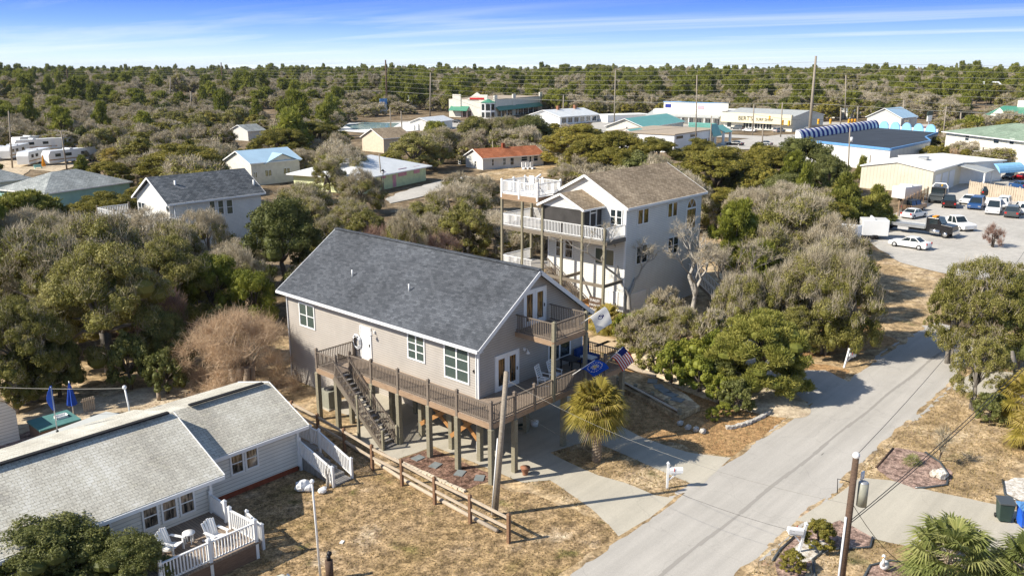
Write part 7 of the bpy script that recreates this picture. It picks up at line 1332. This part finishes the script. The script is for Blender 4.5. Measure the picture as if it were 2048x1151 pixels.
deadtree('thin bare sapling casting shadow in the upper mulch bed', P(1880, 925), 2.2, 23, 'barkd', depth=5); deadtree('bare pale tree in front of the pale yellow house', P(700, 420), 6, 29, spread=.6); deadtree('bare twisted tree behind the charcoal ridge near the deck tower', P(905, 520), 6, 31, 'barkd')
p = P(2035, 805); t = thing('oak_trunk', 'leaning pale trunk of the street oak at the right edge', 'tree', p); MB().tube([p, (p[0] - .3, p[1] + .2, 1.6), (p[0] - .2, p[1] + .5, 2.6), (p[0] + .2, p[1] + .8, 3.4)], [.28, .24, .2, .1], 9).build('trunk', M['bark'], t)
# palms
def fan_palm(name, label, base, H, R, nf, seed, mat='lf_palm', cat='palm', trunk=.26, nb=36, bl=1.12, low=-.55, skirt=True):
    rng = np.random.default_rng(seed); t = thing(name, label, cat, base, 0); Q = []; tint = []; F = np.array([0, 0, H]); pet = MB(MW[t.name])
    for i in range(nf):
        el = (1 - (i + .5) / nf) * (1.35 - low) + low; az = i * 2.399 + rng.uniform(-.3, .3); d = np.array([math.cos(az) * math.cos(el), math.sin(az) * math.cos(el), math.sin(el)]); pl = R * rng.uniform(.42, .58); hub = F + d * pl + np.array([0, 0, -.06 * R * (1.2 - el)])
        pet.tube([tuple(F), tuple((F + hub) / 2 + np.array([0, 0, .04])), tuple(hub)], [.03, .02, .012], 4, False, False)
        side = np.cross(d, [0, 0, 1]); side = side / np.linalg.norm(side); upv = np.cross(side, d); tb = rng.uniform(0, .45) + (.0 if el > -.1 else -.15) + (.12 if el > .3 else 0)
        for k in range(nb):
            a = (k / (nb - 1) - .5) * 4.0; bd = d * math.cos(a) + side * math.sin(a) + upv * .12 * abs(math.sin(a)); bd /= np.linalg.norm(bd); L = R * .52 * bl * (1 - .25 * abs(a) / 2) * rng.uniform(.85, 1.1); w = .03 * R / 1.6; m1 = hub + bd * L * .55; m2 = m1 + (bd + np.array([0, 0, -.8])) * L * .45; s = np.cross(bd, upv + rng.normal(size=3) * .3); s = s / np.linalg.norm(s) * w
            Q.append([hub - s * .3, hub + s * .3, m1 + s, m1 - s]); Q.append([m1 - s, m1 + s, m2 + s * .12, m2 - s * .12]); tt = tb + rng.uniform(0, .5); tint += [tt, tt + .1]
    if skirt:
        for i in range(260):
            a = rng.uniform(0, 6.28); p0 = F + np.array([math.cos(a) * .15, math.sin(a) * .15, -.1]); d = np.array([math.cos(a) * .5, math.sin(a) * .5, -1.0]) * R * rng.uniform(.25, .6); s = np.array([-math.sin(a), math.cos(a), 0]) * .02; Q.append([p0 - s, p0 + s, p0 + d + s, p0 + d - s]); tint.append(0.0)
    pet.build('petioles', M['lf_ced'] if 0 else M['fence'], t); quads_mesh('fronds', np.array(Q), np.clip(np.array(tint), 0, 1), M[mat], t)
    if H > .4:
        m = MB(MW[t.name]).tube([(0, 0, -.05), (.03, 0, H * .5), (0, 0, H)], [trunk, trunk * .8, trunk * .95], 12)
        for i in range(int(H / .09)):
            for k in range(5): a = k * 1.256 + i * .6; z = i * .09 + .05; m.beam((math.cos(a) * trunk * .72, math.sin(a) * trunk * .72, z), (math.cos(a) * trunk * 1.12, math.sin(a) * trunk * 1.12, z + .12), .09, .04)
        m.build('trunk', M['palmbark'], t)
    return t
fan_palm('palm_tree', 'cabbage palm with shaggy yellow-green head and rough trunk in front of the deck', P(1193, 922), 3.25, 1.95, 62, 1)
fan_palm('palm_tree', 'wide green fan palm clump in the bottom right corner', P(1895, 1160), 1.1, 2.25, 46, 2, 'lf_palmg', nb=30, skirt=False); fan_palm('palm_tree', 'green fan palm cut by the right edge beside the palm clump', P(2055, 1185), 1.0, 2.0, 34, 3, 'lf_palmg', skirt=False)
fan_palm('palm_tree', 'yellow-green palm at the right edge above the shell bed, upper', P(2045, 845), 1.6, 2.1, 34, 4, 'lf_palm', skirt=False); fan_palm('palm_tree', 'yellow-green palm at the right edge above the shell bed, lower', P(2075, 900), 1.2, 1.9, 30, 5, 'lf_palm', skirt=False)
fan_palm('palm_shrub', 'bright yellow-green palmetto at the corner of the tall white house', P(1212, 662), .9, 1.9, 30, 6, 'lf_palm', skirt=False); fan_palm('palm_shrub', 'green palmetto right of the bright one by the garage', P(1256, 668), .5, 1.5, 24, 7, 'lf_palmg', skirt=False)
fan_palm('yucca', 'small spiky green yucca in the upper mulch bed', P(1825, 928), .1, .65, 26, 8, 'lf_palmg', nb=10, low=0, skirt=False); fan_palm('palm_tree', 'shaggy palm between the big camper and the evergreens', P(225, 345), 3.2, 2.6, 30, 9, 'lf_palm')
p = P(1957, 290)
# ---------------------------------------------------------------- grass stuff on the near lawns
rng = np.random.default_rng(77); pts = []
def npin(Pp, poly):
    x, y = Pp[:, 0], Pp[:, 1]; c = np.zeros(len(Pp), bool); j = len(poly) - 1
    for i in range(len(poly)):
        xi, yi = poly[i]; xj, yj = poly[j]
        if yi != yj: c ^= ((yi > y) != (yj > y)) & (x < (xj - xi) * (y - yi) / (yj - yi) + xi)
        j = i
    return c
def blades(name, polys, n, h, seed, mat, avoid=()):
    g = np.random.default_rng(seed); xs = np.array([q for p in polys for q in p]); lo, hi = xs.min(0), xs.max(0); Pp = g.uniform(lo, hi, (n * 2, 2)); ok = np.zeros(len(Pp), bool)
    for q in polys: ok |= npin(Pp, q)
    for q in avoid: ok &= ~npin(Pp, q)
    Pp = Pp[ok][:n]; C = np.c_[Pp, np.full(len(Pp), .0)]; D = unit(g.normal(size=C.shape) * .7 + np.array([0, 0, 1.0])); D[:, 2] = abs(D[:, 2]); o = quads_mesh(name, slivers(C, D, h * g.uniform(.4, 1.3, len(C)), .045, g), g.random(len(C)), mat); return tag(o, None, 'grass', None, 'stuff')
M['lf_grass'] = foliage('dry_grass_blades', [(0, (0.17, 0.15, 0.04)), (.3, (0.25, 0.19, 0.08)), (.7, (0.34, 0.25, 0.12)), (1, (0.42, 0.33, 0.18))], .8, .2)
def cl(i): return CLEAR[i]
lawn = [q for q in CLEAR]
hard = [c for c in CLEAR if 0]
SH = {}
for o in COL.objects:
    if o.get('kind') == 'structure' and o.type == 'MESH' and len(o.data.polygons) == 1: SH.setdefault(o.name.split('.')[0], []).append([tuple(v.co[:2]) for v in o.data.vertices])
hard = [c for k in ('street', 'driveway', 'neighbour_driveway', 'parking_lot', 'planting_bed', 'shell_gravel', 'shrub_bed', 'patio') for c in SH[k]] + [[(6, 35.5), (17.7, 35.5), (23.9, 37.4), (25.4, 37.5), (25.4, 43), (6, 46)], [(12, 31.3), (17.8, 31.3), (17.8, 35.5), (12, 35.5)], [(31.9, 44.4), (41.4, 44.4), (41.4, 50), (31.9, 50)]]
tag(blades('grass', SH['lawn'], 26000, .09, 1, M['lf_grass'], hard), 'short dry golden grass on the lawns either side of the rail fence')
tag(blades('verge_grass', [[(30, 8), (75, 8), (75, 14.4), (30, 14.4)], [(31, 20.4), (50, 20.4), (50, 31), (31, 31)]], 26000, .12, 2, M['lf_grass'], hard), 'dry tufted grass on the verges of the street')
# ---------------------------------------------------------------- the woods
PR = [(600, 270, 720, 385, 165), (250, 330, 540, 470, 103), (197, 400, 300, 450, 100), (480, 308, 610, 352, 160), (715, 300, 870, 385, 138), (895, 283, 1100, 342, 155), (0, 280, 210, 335, 225), (0, 335, 70, 385, 150), (40, 345, 262, 410, 130), (1000, 330, 1300, 600, 62), (722, 258, 806, 300, 190), (480, 255, 532, 272, 250), (665, 222, 905, 262, 300), (850, 182, 1100, 238, 330),
      (1068, 206, 1310, 245, 320), (1218, 228, 1370, 275, 240), (1300, 200, 1625, 262, 310), (1258, 255, 1480, 300, 225), (1480, 262, 1640, 282, 250), (1590, 248, 1885, 340, 215), (1735, 325, 2048, 545, 165), (1880, 222, 2048, 345, 260), (1735, 215, 1885, 262, 300), (1620, 240, 1740, 262, 270), (1700, 430, 1780, 500, 112), (740, 330, 1150, 410, 108), (1940, 184, 2005, 215, 500), (1890, 188, 1925, 200, 600), (1020, 160, 1048, 176, 700), (350, 203, 405, 215, 420), (815, 205, 900, 222, 400)]
CB = [(min(p[0] for p in c), max(p[0] for p in c), min(p[1] for p in c), max(p[1] for p in c), c) for c in CLEAR]
def inclear(x, y):
    for a, b, c, d, q in CB:
        if a <= x <= b and c <= y <= d and inpoly(x, y, q): return True
    return False
PR = [(a, b, c, d_, (math.hypot(*P((a + c) / 2, d_)[:2]) + 4) if d_ > 205 else e) for a, b, c, d_, e in PR]
def free(x, y, r, h, z):
    d = math.hypot(x, y)
    if d > 40:
        if inclear(x, y): return False
    for tx_, ty_, tr, th_ in TREES:
        if (tx_ - x) ** 2 + (ty_ - y) ** 2 < (tr * .5 + r * .45) ** 2: return False
    a = proj((x, y, z + h)); b = proj((x, y, z)); rp = 1690 * r / a[2]; x0, x1, y0, y1 = a[0] - rp * .75, a[0] + rp * .75, a[1], b[1]
    for q in PR:
        if d < q[4] and x1 > q[0] and x0 < q[2] and y1 > q[1] and y0 < q[3]: return False
    return True
rs = random.Random(42); cand = []
d = 62.0
while d < 2300:
    sp = 5.6 if d < 140 else (6.6 if d < 260 else 7.5 + (d - 260) * .008); wdt = math.radians(74); n = int(d * wdt / sp)
    for i in range(n):
        a = YAW - wdt / 2 + wdt * (i + rs.random()) / n; dd = d + rs.uniform(-.9, .9) * sp; a += rs.uniform(-.4, .4) * sp / d; cand.append((dd, dd * math.cos(a), dd * math.sin(a)))
    d += sp * (.95 if d < 500 else 1.3)
def nz(x, y): return math.sin(x * .045 + 2.1 * math.sin(y * .031)) + math.sin(y * .06 + 1.7 * math.sin(x * .027)) + .6 * math.sin((x + y) * .15)
acc = []; cand.sort(); GR = {}
for d, x, y in cand:
    if d > 300 and math.sin(x * .021 + 3 * math.sin(y * .013)) * math.sin(y * .027 + 2 * math.sin(x * .017)) > .83: continue
    z = ter(x, y); k = nz(x, y) + rs.gauss(0, .75)
    if d > 420 and rs.random() < .2: kind = 'pine'
    elif d > 420 and rs.random() < .2: kind = rs.choice(['grey', 'grey', 'mixed'])
    elif k > .45: kind = rs.choice(['dome', 'oak', 'dome', 'dark'] if d < 420 else ['dome', 'oak', 'pine', 'dome'])
    elif k > -.05: kind = 'mixed'
    else: kind = 'grey'
    if rs.random() < .05: kind = 'pine'
    h = rs.uniform(4.2, 8) if d < 420 else rs.uniform(4.5, 9)
    if kind == 'pine': h *= rs.uniform(1.15, 1.9)
    elif d > 500 and rs.random() < .12: h *= 1.4
    r = rs.uniform(2.6, 5.8) * (1 if d < 420 else 1.2)
    if d < 330:
        if not free(x, y, r, h, z): continue
        TREES.append((x, y, r, h))
    else:
        q = proj((x, y, z + h * .7)); bad = False
        for p_ in PR:
            if d < p_[4] and p_[0] < q[0] < p_[2] and p_[1] < q[1] < p_[3]: bad = True
        bad = bad or inclear(x, y)
        if bad: continue
    acc.append((d, x, y, z, kind, r, h))
GL = {'dome': ('dense green domed tree', 'domed evergreens in the woodland'), 'oak': ('olive green oak', 'oaks in the woodland'), 'dark': ('dark green tree', 'dark trees in the woodland'),
      'mixed': ('half-bare brown-green tree', 'half-bare trees in the woodland'), 'grey': ('leafless grey tree', 'leafless trees in the woodland'), 'pine': ('yellow-green pine', 'pines in the woodland')}
LMK = [(395, 380, 'the slate roof'), (550, 325, 'the pale blue roof'), (785, 335, 'the white hipped roof'), (1010, 310, 'the rust-red roof'), (150, 375, 'the mint house'), (100, 305, 'the campers'), (765, 270, 'the beige gabled house'), (780, 240, 'the pool'), (1000, 215, 'the green-awning restaurant'), (1130, 225, 'the white restaurant'),
       (1295, 245, 'the teal roof'), (1390, 220, 'the strip mall'), (1530, 240, 'the surf shop'), (1700, 290, 'the warehouse'), (1850, 350, 'the beige workshop'), (1770, 235, 'the little blue-roofed house'), (1980, 290, 'the sage-roofed building'), (1060, 370, 'the white deck tower'), (1300, 350, 'the brown roof'), (850, 480, 'the charcoal roof'), (60, 480, 'the left picture edge'), (1600, 520, 'the vacant-lot thicket'), (450, 180, 'the leftmost tall transmission pole')]
ORD = ['nearest', 'second nearest', 'third nearest', 'fourth nearest', 'fifth nearest', 'sixth nearest', 'seventh nearest', 'eighth nearest', 'ninth nearest', 'tenth nearest'] + ['%dth nearest' % i for i in range(11, 60)]
def wlabels(L):
    g = {}
    for n_, e in enumerate(L):
        q = proj((e[1], e[2], e[3] + e[6] * .6)); k = min(LMK, key=lambda l: math.hypot(l[0] - q[0], (l[1] - q[1]) * 2)); dx, dy = q[0] - k[0], q[1] - k[1]; side = 'right of' if dx > abs(dy) * 1.5 else 'left of' if -dx > abs(dy) * 1.5 else 'behind' if dy < 0 else 'in front of'
        g.setdefault((e[4], k[2], side), []).append((math.hypot(dx, dy), n_))
    out = {}
    for (kd, lm, side), v in g.items():
        v.sort()
        for r_, (_, n_) in enumerate(v): out[n_] = GL[kd][0] + ' ' + side + ' ' + lm + (', ' + ORD[r_] + ' of its kind there' if len(v) > 1 else '')
    return out
NIND = 200
ROOTS = {}
WL = wlabels(acc[:NIND])
for n_, (d, x, y, z, kind, r, h) in enumerate(acc[:NIND]): place(kind, 1 if d < 130 else 2, x, y, r, h, WL[n_], GL[kind][1], z=z - .1)
rest = acc[NIND:]
kinds = ['dome', 'oak', 'dark', 'mixed', 'grey', 'pine']; parts = []
for kd in kinds:
    key = (kd, 2, 0)
    if key not in NP or key not in USED:
        e = next(i for i in rest if i[4] == kd); place(kd, 2, e[1], e[2], e[5], e[6], GL[kd][0] + ' standing alone far out in the woodland', GL[kd][1], z=e[3] - .1); rest.remove(e)
    parts.append([c for c in NP[key].children])
me = bpy.data.meshes.new('woodland'); me.vertices.add(len(rest)); me.vertices.foreach_set('co', np.array([(e[1], e[2], e[3] - .1) for e in rest], np.float32).ravel())
at = me.attributes.new('idx', 'INT', 'POINT'); at.data.foreach_set('value', [kinds.index(e[4]) for e in rest]); at = me.attributes.new('rot', 'FLOAT_VECTOR', 'POINT'); at.data.foreach_set('vector', np.array([(0, 0, rs.uniform(0, 6.28)) for e in rest], np.float32).ravel())
at = me.attributes.new('scl', 'FLOAT_VECTOR', 'POINT'); at.data.foreach_set('vector', np.array([(e[5] / 5, e[5] / 5, e[6] / 8) for e in rest], np.float32).ravel())
wd = bpy.data.objects.new('woodland', me); COL.objects.link(wd); tag(wd, 'far wood of grey bare trees, green oaks and pines stretching to the horizon', 'woodland', None, 'stuff')
ng = bpy.data.node_groups.new('scatter', 'GeometryNodeTree'); ng.interface.new_socket('Geometry', in_out='INPUT', socket_type='NodeSocketGeometry'); ng.interface.new_socket('Geometry', in_out='OUTPUT', socket_type='NodeSocketGeometry')
gi = ng.nodes.new('NodeGroupInput'); go = ng.nodes.new('NodeGroupOutput'); jn = ng.nodes.new('GeometryNodeJoinGeometry')
def nat(nm, dt): n = ng.nodes.new('GeometryNodeInputNamedAttribute'); n.data_type = dt; n.inputs['Name'].default_value = nm; return n.outputs['Attribute']
ai, ar, as_ = nat('idx', 'INT'), nat('rot', 'FLOAT_VECTOR'), nat('scl', 'FLOAT_VECTOR')
for k, ps in enumerate(parts):
    cmp_ = ng.nodes.new('FunctionNodeCompare'); cmp_.data_type = 'INT'; cmp_.operation = 'EQUAL'; ng.links.new(ai, cmp_.inputs[2]); cmp_.inputs[3].default_value = k; cj = ng.nodes.new('GeometryNodeJoinGeometry')
    for ob in ps: oi = ng.nodes.new('GeometryNodeObjectInfo'); oi.inputs['Object'].default_value = ob; oi.transform_space = 'ORIGINAL'; ng.links.new(oi.outputs['Geometry'], cj.inputs[0])
    gi_ = ng.nodes.new('GeometryNodeGeometryToInstance'); ng.links.new(cj.outputs[0], gi_.inputs[0])
    ip = ng.nodes.new('GeometryNodeInstanceOnPoints'); ng.links.new(gi.outputs[0], ip.inputs['Points']); ng.links.new(cmp_.outputs[0], ip.inputs['Selection']); ng.links.new(gi_.outputs[0], ip.inputs['Instance']); ng.links.new(ar, ip.inputs['Rotation']); ng.links.new(as_, ip.inputs['Scale']); ng.links.new(ip.outputs[0], jn.inputs[0])
ng.links.new(jn.outputs[0], go.inputs[0]); md = wd.modifiers.new('scatter', 'NODES'); md.node_group = ng
# ================================================================ thin coastal air
hm = bpy.data.materials.new('haze_air'); hm.use_nodes = True; hn = hm.node_tree; hn.nodes.remove(hn.nodes['Principled BSDF']); pv = hn.nodes.new('ShaderNodeVolumePrincipled')
pv.inputs['Color'].default_value = (.80, .87, 1, 1); pv.inputs['Density'].default_value = .00004; hn.links.new(pv.outputs[0], hn.nodes['Material Output'].inputs['Volume'])
tag(MB().box(-11500, 11500, -11500, 11500, -6, 60).build('haze', hm), None, None, None, 'stuff')
